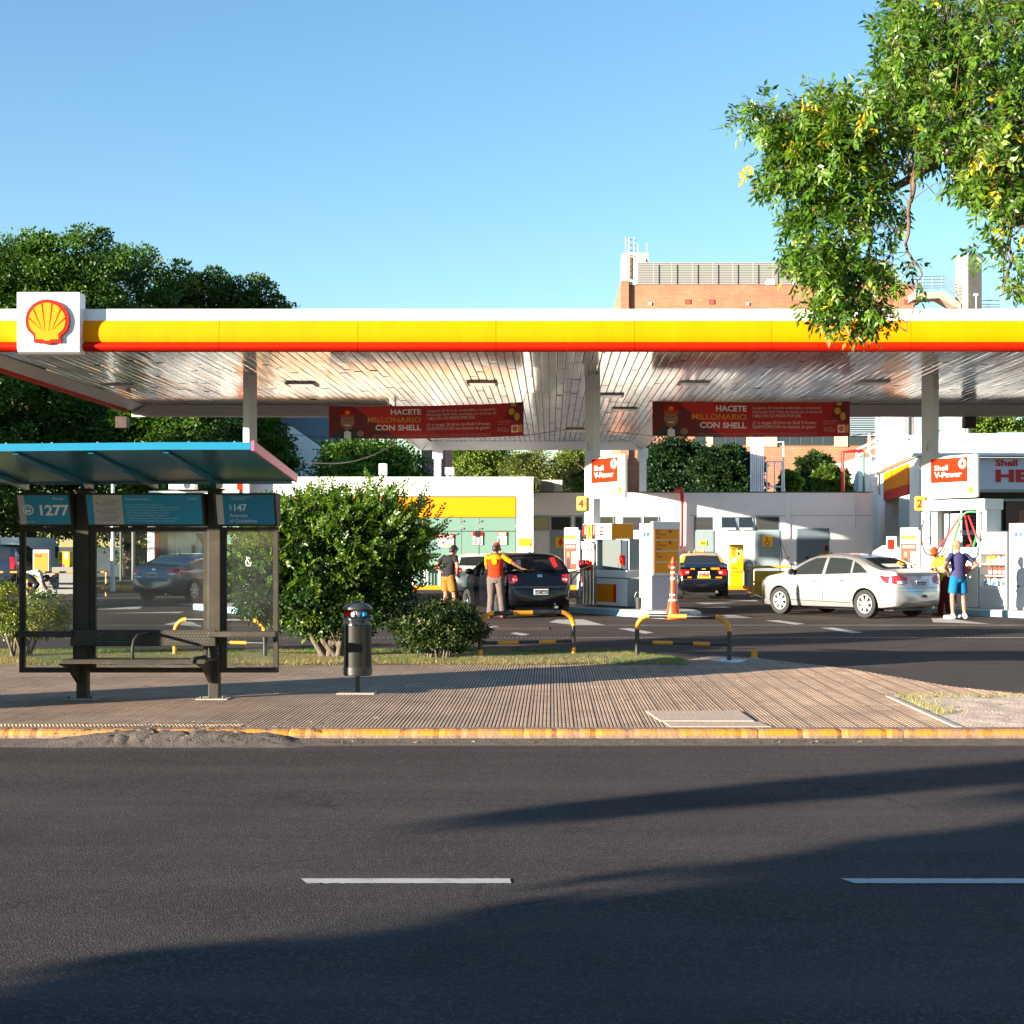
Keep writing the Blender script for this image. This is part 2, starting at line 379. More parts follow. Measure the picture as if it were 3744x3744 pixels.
# tactile studs band by the kerb at the far end
mb=MB()
for i in range(120):
    for j in range(4):
        mb.ell((-6.9+i*.034+(.017 if j%2 else 0),13.50+j*.042,.009),(.011,.011,.006),6,3,lo=0)
structure('pavement_studs',mb,RIB)
# kerb: separate blocks, chipped edges, yellow paint worn off
KERBM=mat('kerb_yellow_worn',(.50,.165,.003),.75,var=.16,vscale=9,bump=.4,bscale=30,dirt=(.22,.135,.085,1.),dscale=3.6,dlo=.43)
KERBC=mat('kerb_concrete',(.19,.13,.088),.9,var=.2,vscale=8,bump=.5,bscale=30)
def kerb_block(mb,x0,x1):
    n=int((x1-x0)/.05)+1; prof=[(13.43,.010),(13.285,.010),(13.255,-.004),(13.247,-.042),(13.24,-.07),(13.24,-.12)]
    base=len(mb.v); k=len(prof)
    for i in range(n+1):
        xx=x0+(x1-x0)*i/n; e=.0 if 0<i<n else .005
        ch=max(0,rnd.gauss(0,.006))+e
        for j,(y,z) in enumerate(prof): mb.v.append((xx,y+(ch if j in(1,2,3,4) else 0),z-(ch*.7 if j in(1,2) else 0)))
    for i in range(n):
        for j in range(k-1):
            a=base+i*k+j; mb.f.append((a,a+k,a+k+1,a+1)); mb.m.append(0 if j<3 and j>0 else 1)
    mb.f.append(tuple(base+j for j in range(k))); mb.f.append(tuple(base+n*k+j for j in reversed(range(k)))); mb.m+=[1,1]
mb=MB(); x=-40.
while x<40:
    L_=rnd.choice((1.3,1.75,2.1)); 
    kerb_block(mb,x,x+L_-.005)
    x+=L_
structure('kerb',mb,[KERBM,KERBC])
# gutter strip of pale grit along the kerb foot
structure('gutter',MB().quad((-60,12.98,-.0985),(60,12.98,-.0985),(60,13.25,-.066),(-60,13.25,-.066)),mat('gutter_grit',(.085,.066,.053),.95,var=.35,vscale=9,bump=.5,bscale=60))
# broken asphalt heaped against the kerb
def heap():
    nx,ny=150,46; vs=[];fs=[]
    from mathutils import noise as mn
    for j in range(ny+1):
        for i in range(nx+1):
            u=i/nx; v=j/ny; X=-5.3+3.5*u; Y=12.75+1.05*v
            env=math.exp(-((u-.56)/.30)**4)*math.exp(-((v-.60)/.36)**4)
            edge=min(1,u*6,(1-u)*6,v*5,(1-v)*5)
            n=mn.fractal(Vector((X*2.3,Y*2.3,3)),1.,2.,6)
            c=abs(mn.noise(Vector((X*3.1+7,Y*4.2,1)))); crack=-.035*math.exp(-(c/.035)**2)
            z=-.115+.02*edge+env*(.096+.020*n)+crack*env*1.0+.008*n*edge
            vs.append((X,Y,z))
    for j in range(ny):
        for i in range(nx): a=j*(nx+1)+i; fs.append((a,a+1,a+nx+2,a+nx+1))
    return MB().add(vs,fs)
hp=build('asphalt_heap',heap(),mat('broken_asphalt',(.088,.069,.056),.95,var=.3,vscale=7,bump=.6,bscale=60,dirt=(.17,.13,.10,.6),dscale=4),smooth=50)
tag(hp,'cracked heap of dark asphalt spilled over the yellow kerb','asphalt heap')
def dash(x0,x1):
    n=60; lo=[(x0+.02+(x1-x0-.02)*i/n,7.685+rnd.gauss(0,.0025)) for i in range(n+1)]; hi=[(x0-.03+(x1-x0+.02)*i/n,7.795+rnd.gauss(0,.0025)) for i in range(n+1)]
    return MB().add([(*p,-.096) for p in lo+hi],[(i,i+1,n+2+i,n+1+i) for i in range(n)])
# lane dashes
for k,(x0,x1) in enumerate(((-4.12,-3.04),(-1.285,-.207),(1.55,2.63),(4.38,5.46))):
    structure('lane_marking',dash(x0,x1),PAINTW)
# forecourt arrows and dashes, measured on the ground
marks=[[(1036,1174),(1050,1169),(1100,1168.5),(1144,1180),(1085,1179)],[(1166,1186),(1189,1185),(1233,1193.7),(1217,1195.5)],
 [(1225,1161),(1386,1160.5),(1418,1165.5),(1354,1166)],[(1444,1170.6),(1466.6,1170),(1518.7,1177),(1501,1178.6)],[(1549,1184.5),(1572,1184),(1628,1193.4),(1608,1194.7)],
 [(1757,1166.6),(1780,1166),(1870,1177.5),(1761,1174)],[(309,1178),(352,1169),(382,1182)],[(180,1150),(270,1143),(262,1149)],[(330,1140),(383,1139),(383,1143)],
 [(190,1157),(347,1154),(340,1156.5)],[(962,1195),(974,1193),(1000,1197),(985,1199)],[(895,1183),(935,1181),(960,1187)],[(1370,1134),(1425,1132),(1432,1134.5)],[(1300,1146),(1370,1144.5),(1380,1147)],[(1310,1137),(1392,1137),(1330,1140)]]
for q in marks:
    structure('forecourt_marking',MB().poly([(*GP(u,v),.0) for u,v in q][::-1]),PAINTW)
# bay line in yellow
structure('bay_line',MB().poly([(*GP(u,v),.0) for u,v in [(1408,1116),(1414,1116),(1452,1131),(1443,1131)]][::-1]),KYEL)
IRON=mat('drain_iron',(.10,.095,.09),.6)
# two drain channels across the forecourt
def drain(Y,x0,x1):
    mb=MB(); mb.box(x0,x1,Y-.10,Y+.10,-.03,-.001); mb.mat(1); x=x0
    while x<x1: mb.box(x,x+.03,Y-.07,Y+.07,-.001,.006); x+=.075
    return mb
d1=build('drain_grating',drain(30.9,-13,16),[BLACK,IRON]); tag(d1,'long slotted drain grating, the one nearer the pumps','drain',group='drain gratings across the forecourt')
d2=build('drain_grating',drain(26.7,-13,16),[BLACK,IRON]); tag(d2,'long slotted drain grating, the one nearer the grass','drain',group='drain gratings across the forecourt')
mb=MB(); 
for i in range(18): mb.box(-1.15+i*.062,-1.11+i*.062,29.3,30.1,-.003,.006)
mb.mat(1).box(-1.2,-.02,29.25,30.15,-.03,.001)
tag(build('manhole_grating',mb,[mat('rusty_iron',(.14,.075,.06),.8,var=.2),BLACK]),'rusty rectangular iron grating set in the forecourt','grating')
# cover slab in the pavement
mb=MB(); mb.prism([(1.02,13.9),(1.9,13.88),(1.87,14.75),(.94,14.72)],'z',.0,.016); mb.prism([(1.08,13.47),(2.0,13.46),(1.93,13.84),(1.05,13.86)],'z',.0,.013)
tag(build('cover_slab',mb,mat('slab_concrete',(.42,.31,.23),.9,var=.12,vscale=5,bump=.3,bscale=40),bevel=.004),'worn concrete cover slab split in two beside the kerb','slab')
# tree pit of dry soil at the right
mb=MB(); nx,ny=60,36; from mathutils import noise as _mn
mb.add([(3.72+5.3*i/nx,13.44+2.76*j/ny,.004+.02*(_mn.fractal(Vector((i*.35,j*.35,0)),1,2,5)+.55)*min(1,i/4,j/3,(ny-j)/3)) for j in range(ny+1) for i in range(nx+1)],[(j*(nx+1)+i,j*(nx+1)+i+1,(j+1)*(nx+1)+i+1,(j+1)*(nx+1)+i) for j in range(ny) for i in range(nx)])
structure('tree_pit_ground',mb,DIRT,smooth=True)
mb=MB(); mb.box(3.66,3.72,13.43,16.22,-.01,.016); mb.box(3.66,9,16.19,16.25,-.01,.016); structure('tree_pit_edging',mb,CONC)
# lawn strip
mb=MB(); nx,ny=120,14
def lawn_y(x): return 20.55+.12*math.sin(x*2.1), (23.1 if x<.9 else 23.1-(x-.9)*1.9)
vs=[]
for j in range(ny+1):
    for i in range(nx+1):
        x=-12+13.9*i/nx; a,b=lawn_y(x); b=max(b,a+.15); t=j/ny
        vs.append((x,a+(b-a)*t,.004+.05*math.sin(math.pi*min(1,t*1.0))+.012*_mn.noise(Vector((x*3,t*5,0)))))
mb.add(vs,[(j*(nx+1)+i,j*(nx+1)+i+1,(j+1)*(nx+1)+i+1,(j+1)*(nx+1)+i) for j in range(ny) for i in range(nx)])
structure('lawn_ground',mb,SOIL,smooth=True)
def blades(n,region,hmin,hmax,cols,name):
    P=[];C=[]
    while len(P)<n:
        x,y=region()
        P.append((x,y)); C.append(cols(x,y))
    P=np.array(P); C=np.array(C); a=nrg.uniform(0,2*np.pi,n); h=nrg.uniform(hmin,hmax,n); wd=nrg.uniform(.003,.006,n); ln=nrg.uniform(.2,1.1,n)*h; b=nrg.uniform(0,2*np.pi,n)
    V=np.zeros((n,3,3)); V[:,0,:2]=P-np.stack([np.cos(a),np.sin(a)],1)*wd[:,None]; V[:,1,:2]=P+np.stack([np.cos(a),np.sin(a)],1)*wd[:,None]
    V[:,2,:2]=P+np.stack([np.cos(b),np.sin(b)],1)*ln[:,None]; V[:,2,2]=h+.02; V[:,:2,2]=.0
    o=raw_leaf_mesh(name,V.reshape(-1,3),np.arange(n*3).reshape(n,3),np.repeat(C,3,0),LEAFD); return o
def raw_leaf_mesh(name,V,Fc,C,m,parent=None,smooth=False):
    me=bpy.data.meshes.new(name); k=Fc.shape[1]
    me.vertices.add(len(V)); me.vertices.foreach_set('co',V.astype(np.float32).ravel())
    me.loops.add(Fc.size); me.loops.foreach_set('vertex_index',Fc.astype(np.int32).ravel())
    me.polygons.add(len(Fc)); me.polygons.foreach_set('loop_start',np.arange(0,Fc.size,k,dtype=np.int32)); me.polygons.foreach_set('loop_total',np.full(len(Fc),k,dtype=np.int32))
    at=me.attributes.new('leafcol','FLOAT_COLOR','POINT'); at.data.foreach_set('color',np.concatenate([C,np.ones((len(C),1))],1).astype(np.float32).ravel())
    me.materials.append(m); me.update(calc_edges=True); me.validate()
    if smooth: me.polygons.foreach_set('use_smooth',[True]*len(Fc))
    return link(bpy.data.objects.new(name,me),parent)
def lawn_reg():
    x=rnd.uniform(-10,1.85); a,b=lawn_y(x); t=rnd.random()
    if t<.3 and rnd.random()<.6: t=rnd.random()
    return x,a+(b-a)*t
def lawn_col(x,y):
    a,b=lawn_y(x); t=(y-a)/max(.1,b-a); n=_mn.noise(Vector((x*1.6,y*1.6,0)))
    g=min(1,max(0,(t-.35)*1.1+.3+n*1.9)); k=rnd.uniform(.7,1.3)
    return ((.25*(1-g)+.085*g)*k,(.19*(1-g)+.155*g)*k,(.07*(1-g)+.018*g)*k)
tag(blades(60000,lawn_reg,.02,.062,lawn_col,'grass'),'short green and straw coloured grass strip','grass',kind='stuff')
def pit_reg():
    if rnd.random()<.75: return rnd.uniform(3.75,8.8), 16.13-abs(rnd.gauss(0,.07))
    return 3.76+abs(rnd.gauss(0,.10)), rnd.uniform(14.4,16.15)
tag(blades(1300,pit_reg,.02,.07,lambda x,y:rnd.choice([(.14,.19,.03),(.30,.25,.09),(.36,.28,.13)]),'weeds'),'dry weeds along the edge of the soil patch','weeds',kind='stuff')
# dry leaf litter: along the kerb foot, on the heap, lawn edge
def litter():
    n=1300; V=[];C=[]
    for i in range(n):
        q=rnd.random()
        if q<.38: x=rnd.choice((rnd.gauss(-1.2,.45),rnd.gauss(2.2,.35),rnd.uniform(-2,9))); y=13.20-abs(rnd.gauss(0,.05)); z=-.085
        elif q<.5: x=rnd.uniform(-4.3,-2); y=rnd.uniform(12.7,13.8); z=.02
        elif q<.85: x=rnd.uniform(-9,1.5); y=20.6+rnd.gauss(0,.12); z=.03
        elif q<.93: x=rnd.uniform(3.8,7); y=rnd.uniform(13.6,16.1); z=.03
        else: x=rnd.uniform(-8,3.6); y=rnd.uniform(13.5,20.4); z=.01
        a=rnd.uniform(0,6.28); l=rnd.uniform(.015,.04); wd=l*rnd.uniform(.25,.5); ca,sa=math.cos(a),math.sin(a); up=rnd.uniform(0,.014)
        V+=[(x-ca*l,y-sa*l,z),(x+sa*wd,y-ca*wd,z+up),(x+ca*l,y+sa*l,z+.004),(x-sa*wd,y+ca*wd,z+up*.5)]
        c=rnd.choice([(.42,.27,.12),(.52,.38,.18),(.30,.18,.08),(.58,.46,.26)]); C+=[c]*4
    return raw_leaf_mesh('leaf_litter',np.array(V),np.arange(n*4).reshape(n,4),np.array(C),LEAFD)
tag(litter(),'scattered dry brown leaves on pavement and gutter','leaf litter',kind='stuff')

# ------------------------------------------------------------------ foliage helpers
def leaf_arrays(P,Nrm,ax,ln,wd,C,fold=.25):
    """rhombic folded leaves: P base points, ax unit directions, Nrm unit normals"""
    n=len(P); side=np.cross(Nrm,ax); side/=np.linalg.norm(side,axis=1,keepdims=True)+1e-9; nn=np.cross(ax,side)
    V=np.zeros((n,4,3)); V[:,0]=P; V[:,2]=P+ax*ln[:,None]
    V[:,1]=P+ax*(ln*.45)[:,None]+side*wd[:,None]+nn*(wd*fold)[:,None]; V[:,3]=P+ax*(ln*.45)[:,None]-side*wd[:,None]+nn*(wd*fold)[:,None]
    Fc=np.arange(n*4).reshape(n,4); tri=np.concatenate([Fc[:,[0,1,2]],Fc[:,[0,2,3]]]); return V.reshape(-1,3),tri,np.repeat(C,4,0)
def unit(a): return a/(np.linalg.norm(a,axis=1,keepdims=True)+1e-9)
def crown(name,blobs,nclump,nleaf,cl_r,ln,wd,colA,colB,parent,mt=None,droop=.25,surf=.75,accent=None):
    """leaf clumps scattered through ellipsoid blobs [(cx,cy,cz,rx,ry,rz)]; returns (object, clump centres)"""
    vol=np.array([b[3]*b[4]*b[5] for b in blobs])**.75; vol=vol/vol.sum(); cs=[]
    for k in range(nclump):
        b=blobs[nrg.choice(len(blobs),p=vol)]; d=nrg.normal(size=3); d/=np.linalg.norm(d)
        r=nrg.uniform(.75,1.05) if nrg.random()<surf else nrg.uniform(.2,.8)
        cs.append((b[0]+d[0]*b[3]*r,b[1]+d[1]*b[4]*r,b[2]+d[2]*b[5]*r,*d))
    cs=np.array(cs); idx=np.repeat(np.arange(nclump),nleaf); n=len(idx)
    rr=cl_r*nrg.uniform(.55,1.25,nclump)[idx]; d=nrg.normal(size=(n,3)); d=unit(d); rad=nrg.uniform(.15,1,n)**.6
    P=cs[idx,:3]+d*(rr*rad)[:,None]*np.array([1,1,.62])
    ax=unit(d*.8+cs[idx,3:]*.5+nrg.normal(size=(n,3))*.5+np.array([0,0,-droop]))
    Nr=unit(np.array([0,-.12,.42])+cs[idx,3:]*.8+nrg.normal(size=(n,3))*.62)
    t=np.clip(nrg.normal(.5,.25,nclump)[idx]+nrg.normal(0,.18,n),0,1)[:,None]; C=np.array(colA)*(1-t)+np.array(colB)*t
    C=C*nrg.uniform(.75,1.25,n)[:,None]
    if accent is not None:
        k=nrg.random(nclump)<accent[3]; C[k[idx]]=np.array(accent[:3])*nrg.uniform(.8,1.2,(k[idx].sum(),1))
    V,Fc,CC=leaf_arrays(P,Nr,ax,ln*nrg.uniform(.7,1.3,n),wd*nrg.uniform(.7,1.3,n),C)
    o=raw_leaf_mesh(name,V,Fc,CC,mt or LEAF,parent); return o,cs
def branches(base,top,cs,nb,r0,mt,parent,name='trunk',spread=1.):
    mb=MB(); base=Vector(base); top=Vector(top)
    path=[base.lerp(top,t)+Vector((rnd.gauss(0,.05),rnd.gauss(0,.05),0))*spread*(t>0) for t in (0,.2,.4,.6,.8,1)]
    mb.tube(path,[r0*1.35]+[r0*(1-.12*k) for k in range(1,6)],10)
    for k in range(min(nb,len(cs))):
        c=Vector(cs[rnd.randrange(len(cs))][:3]); s=path[rnd.randrange(2,6)]; m=s.lerp(c,.5)+Vector((rnd.gauss(0,.2),rnd.gauss(0,.2),rnd.uniform(0,.4)))*spread
        mb.tube([s,s.lerp(m,.5)+Vector((0,0,.05)),m,m.lerp(c,.55),c],[r0*.42,r0*.36,r0*.26,r0*.16,r0*.06],6)
    return build(name,mb,mt,parent,smooth=60)
def tree(name,label,x,y,blobs,h,r0,nclump,nleaf,cl_r,ln,wd,colA,colB,nb=22,mt=None,accent=None,surf=.75,cat='tree',group=None,barkm=None,z0=0.):
    t=thing(name,label,cat,(x,y,z0),0,group)
    o,cs=crown('crown',blobs,nclump,nleaf,cl_r,ln,wd,colA,colB,t,mt,accent=accent,surf=surf)
    branches((0,0,-.1),(rnd.uniform(-.3,.3),rnd.uniform(-.3,.3),h),cs,nb,r0,barkm or BARK,t)
    return t
# ------------------------------------------------------------------ canopy
SOFF=bpy.data.materials.new('glossy_soffit'); SOFF.use_nodes=True
def soffmat():
    nt=SOFF.node_tree; L=nt.links; b=nt.nodes['Principled BSDF']; N=nt.nodes.new
    tc=N('ShaderNodeTexCoord'); mp=N('ShaderNodeMapping'); mp.inputs['Scale'].default_value=(2.2,.35,1); L.new(tc.outputs['Object'],mp.inputs['Vector'])
    n=N('ShaderNodeTexNoise'); n.inputs['Scale'].default_value=1.3; n.inputs['Detail'].default_value=9; n.inputs['Roughness'].default_value=.72; L.new(mp.outputs[0],n.inputs['Vector'])
    cr=N('ShaderNodeValToRGB'); cr.color_ramp.elements[0].position=.36; cr.color_ramp.elements[0].color=(.20,.18,.165,1); cr.color_ramp.elements[1].position=.62; cr.color_ramp.elements[1].color=(.62,.60,.58,1); L.new(n.outputs['Fac'],cr.inputs[0]); L.new(cr.outputs[0],b.inputs['Base Color'])
    mr=N('ShaderNodeMapRange'); mr.inputs[1].default_value=.35; mr.inputs[2].default_value=.65; mr.inputs[3].default_value=.30; mr.inputs[4].default_value=.10; L.new(n.outputs['Fac'],mr.inputs[0]); L.new(mr.outputs[0],b.inputs['Roughness'])
    b.inputs['Specular IOR Level'].default_value=.8; b.inputs['Coat Weight'].default_value=1.; b.inputs['Coat Roughness'].default_value=.15; b.inputs['Coat IOR'].default_value=1.8
    n2=N('ShaderNodeTexNoise'); n2.inputs['Scale'].default_value=1.4; n2.inputs['Detail'].default_value=3; L.new(mp.outputs[0],n2.inputs['Vector'])
    bp=N('ShaderNodeBump'); bp.inputs['Strength'].default_value=.16; bp.inputs['Distance'].default_value=.03; L.new(n2.outputs['Fac'],bp.inputs['Height']); L.new(bp.outputs['Normal'],b.inputs['Normal']); L.new(bp.outputs['Normal'],b.inputs['Coat Normal'])
soffmat()
GAP=mat('soffit_gap',(.03,.028,.026),.8)
TRIMG=mat('canopy_inner_trim',(.56,.53,.50),.4,var=.05,vscale=1)
YF=31.3; XL=-13.0; XR=16.5; YB=45.4; ZC=5.94
can=thing('station_canopy','large flat canopy with white yellow and red fascia over the pumps','canopy',(0,37,0))
def cl(mb,name,mats,par=can,**k):
    mb.v=[(a,b-37,c) for a,b,c in mb.v]; return build(name,mb,mats,par,**k)
mb=MB(); mb.box(XL,XR,YF,YF+.14,6.401,6.647); mb.box(XL,XL+.14,YF+.14,YB,6.401,6.647)
mb.box(XL+.02,XR,YF+.14,YB,6.41,6.45); cl(mb,'white_fascia',WHITE)
# yellow band, gently bowed, in panels
mb=MB(); x=XL+.0; joints=[-13]+[UX(u,YF) for u in (-365,-105,155,415,676,936,1197,1455,1717,1978,2240,2500)]; joints=[j for j in joints if j>XL]; joints=[XL]+joints+[XR]
prof=[(YF-.02,6.396),(YF-.06,6.325),(YF-.085,6.222),(YF-.09,6.10),(YF-.08,5.997),(YF-.05,5.941),(YF+.1,5.941),(YF+.1,6.396)]
for a,b in zip(joints[:-1],joints[1:]): mb.prism(prof,'x',a+.004,b-.004)
mb.prism([(XL-.02+.02-(YF-p[0]) if 0 else XL-(YF-p[0]),p[1]) for p in prof[:6]]+[(XL+.1,5.941),(XL+.1,6.396)],'y',YF+.1,YB)
cl(mb,'yellow_fascia',YELLOW,smooth=35)
for a,b in zip(joints[:-1],joints[1:]):
    mb=MB(); k=12; pr=[(YF-.03-.105*math.sin(math.pi*i/k),5.941-.189*(i/k)-.0) for i in range(k+1)]+[(YF+.10,5.752),(YF+.10,5.941)]
    mb.prism(pr,'x',a+.006,b-.006); cl(mb,'red_tube',RED,smooth=50)
mb=MB(); y=YF
while y<YB-.3:
    k=10; pr=[(XL-.03-.105*math.sin(math.pi*i/k),5.941-.206*(i/k)) for i in range(k+1)]+[(XL+.09,5.735),(XL+.09,5.941)]
    mb.prism(pr,'y',y+.006,min(y+2.8,YB)-.006); y+=2.8
cl(mb,'red_tube',RED,smooth=50)
# inner drop trim round the soffit
XSL,XSR=-4.96,3.3; YE=61.
mb=MB()
mb.quad((XL+.10,YF+.1,5.83),(XL+.10,YB,5.83),(XL+.16,YB,5.80),(XL+.16,YF+.1,5.80))
mb.add([(XL+.16,YF+.3,5.80),(XL+.16,YB,5.80),(XL+.72,YB-.55,ZC-.02),(XL+.72,YF+.5,ZC-.02)],[(0,1,2,3)])
mb.add([(XL+.1,YF+.11,5.76),(XR,YF+.11,5.76),(XR,YF+.5,ZC-.02),(XL+.72,YF+.5,ZC-.02)],[(0,1,2,3)])
for (a,b) in ((XL+.16,XSL-.0),(XSR+.0,XR)):
    mb.add([(a,YB,5.64),(b,YB,5.64),(b,YB-.45,ZC-.01),(a+(.56 if a<-12 else 0),YB-.45,ZC-.01)],[(0,1,2,3)])
    mb.box(a,b,YB,YB+.12,5.60,6.35)
# extension sides
mb.add([(XSL-.34,YB,5.64),(XSL-.34,YE+.1,5.64),(XSL,YE-.3,ZC-.01),(XSL,YB-.45,ZC-.01)],[(0,1,2,3)])
mb.add([(XSR+.38,YB,5.64),(XSR+.38,YE+.1,5.64),(XSR,YE-.3,ZC-.01),(XSR,YB-.45,ZC-.01)],[(0,1,2,3)])
mb.add([(XSL-.34,YE+.1,5.60),(XSR+.38,YE+.1,5.60),(XSR,YE-.3,ZC-.01),(XSL,YE-.3,ZC-.01)],[(0,1,2,3)])
mb.box(XSL-.46,XSL-.34,YB+.12,YE+.2,5.6,6.35); mb.box(XSR+.38,XSR+.5,YB+.12,YE+.2,5.6,6.35); mb.box(XSL-.34,XSR+.38,YE+.1,YE+.2,5.6,6.35)
mb.box(XSL-.34,XSR+.38,YB,YE+.1,6.30,6.34)
cl(mb,'inner_trim',TRIMG)
# soffit planks: real strips, each with its own tiny warp so reflections break up
mb=MB(); x=XL+.55
while x<XR:
    y=YF+.40; yend_=(YE-.30) if XSL-.01<x<XSR-.1 else YB-.43
    while y<yend_-.05:
        L_=min(rnd.uniform(2.6,5.2),yend_-y); 
        if yend_-y-L_<.6: L_=yend_-y
        r1=rnd.gauss(0,.0035); p1=rnd.gauss(0,.0045); w_=.182; n=max(2,int(L_/.8)); base=len(mb.v)
        for i in range(n+1):
            yy=y+L_*i/n; s=.0025*math.sin(math.pi*i/n*2+rnd.uniform(-.7,.7))
            mb.v+= [(x,yy,ZC+.012),(x+.008,yy,ZC+p1*(i/n-.5)*L_*.5+s-r1*.5),(x+w_*.5,yy,ZC-.0015+p1*(i/n-.5)*L_*.5+s),(x+w_-.008,yy,ZC+p1*(i/n-.5)*L_*.5+s+r1*.5),(x+w_,yy,ZC+.012)]
        for i in range(n):
            for j in range(4): a=base+i*5+j; mb.f.append((a,a+5,a+6,a+1)); mb.m.append(0)
        y+=L_+.006
    x+=.2
so_=cl(mb,'soffit',[SOFF,GAP],smooth=25)
mb=MB(); mb.box(XL+.5,XR,YF+.3,YB-.3,ZC+.02,ZC+.05); mb.box(XSL-.1,XSR+.1,YB-.3,YE,ZC+.02,ZC+.05); cl(mb,'soffit_backing',GAP)
# recessed ceiling lights
for u,v in ((570,724),(910,722),(1309,722),(1645,721),(1178,771),(1150,745),(232,727),(1088,810)):
    Y=F*(ZC-EYE)/(V0-v); X=UX(u,Y)
    mb=MB(); mb.box(X-.40,X+.40,Y-.40,Y+.40,ZC-.045,ZC-.0); mb.mat(1).box(X-.33,X+.33,Y-.33,Y+.33,ZC-.052,ZC-.044)
    cl(mb,'ceiling_light',[GREYP,mat('lamp_lens',(.75,.70,.62),.12)],bevel=.01)
# logo box on the fascia
Yb=YF-.30; xa,xb=UX(32,Yb),UX(150,Yb); za,zb=VZ(667,Yb),VZ(551,Yb)
mb=MB(); pr=[(YF+.1,za),(YF-.17,za),(YF-.26,za+.04),(Yb,za+.12),(Yb,zb),(YF+.1,zb)]; mb.prism(pr,'x',xa,xb)
lb=cl(mb,'logo_box',WHITE,bevel=.008)
cx,cz,r=(xa+xb)/2,(za+zb)/2+.0,.455
def emblem(par,cx,cz,r,yy,loc37=True,bld=None,ax=None,name='shell_emblem'):
    """red scallop with yellow ribs standing proud of the sign face at y=yy (facing -y)"""
    mb=MB(); o=shell_outline(r); mb.prism([(cx+a,cz+b) for a,b in o],'y',yy-.07*r/.455,yy)
    k=r/.455; y1=yy-.08*k; y2=yy-.086*k
    inn=[(cx+a*.845,cz+b*.845+.0*r) for a,b in o]; mb.mat(1); mb.prism(inn,'y',y1,yy-.06*k); mb.mat(0)
    for i in range(1,7):   # red flutes between the ribs
        a=R(-24+228*i/7); x1,z1=cx+.83*r*math.cos(a),cz+.815*r*math.sin(a)+.07*r; x0,z0=cx+(.5-i/7)*-.0*r+.30*r*math.cos(a),cz-.42*r+abs(math.cos(a))*.10*r
        px,pz=-(z1-z0),(x1-x0); l=math.hypot(px,pz); px/=l; pz/=l; mb.prism([(x0,z0),(x1+px*.026*r,z1+pz*.026*r),(x1-px*.026*r,z1-pz*.026*r)],'y',y2,y1+.002)
    return mb
mb=emblem(None,cx,cz,r,Yb); cl(mb,name='emblem',mats=[RED,mat('emblem_yellow',(.80,.225,.0),.5,spec=.15)],par=lb)
# pillars, turned with the islands
AX=R(-56); D=Vector((math.cos(AX),math.sin(AX),0)); N1=Vector((math.sin(AX),-math.cos(AX),0))   # D towards the street, N1 the sunlit long side
for X,Y in ((-7.55,37.2),(1.04,37.45),(9.55,37.4)):
    mb=MB(); mb.M=Matrix.Translation((X,Y,0))@Matrix.Rotation(AX,4,'Z'); mb.box(-.19,.19,-.11,.11,.1,ZC); mb.box(-.205,.205,-.125,.125,ZC-.35,ZC-.33); mb.M=None
    cl(mb,'pillar',LGREY,bevel=.012)
for X in (UX(826,60.6),UX(1213,60.6)):
    mb=MB(); mb.box(X-.14,X+.14,60.5,60.75,0,5.62); mb.box(X-.2,X+.2,60.4,60.85,5.2,5.62); cl(mb,'rear_pillar',WHITE,bevel=.01)
for u in (233,1826):
    X=UX(u,45.6); mb=MB(); mb.box(X-.17,X+.17,45.3,45.65,5.26,5.6); mb.cyl((X,45.5),.06,4.9,5.26,8) if 0 else None; cl(mb,'gutter_box',mat('rusty_gutter',(.05,.03,.024),.7,var=.4,vscale=6))
mb=MB(); mb.ell((UX(746,44.8),44.8,5.7),(.07,.1,.07)); mb.box(UX(746,44.8)-.02,UX(746,44.8)+.02,44.78,44.82,5.75,5.93); cl(mb,'camera_dome',BLACK)
mb=MB(); Y=60;X=UX(573,40); mb.cyl((X,40),.12,6.3,6.75,12); mb.cyl((X,40),.16,6.75,6.82,12); cl(mb,'vent_pipe',STEEL)

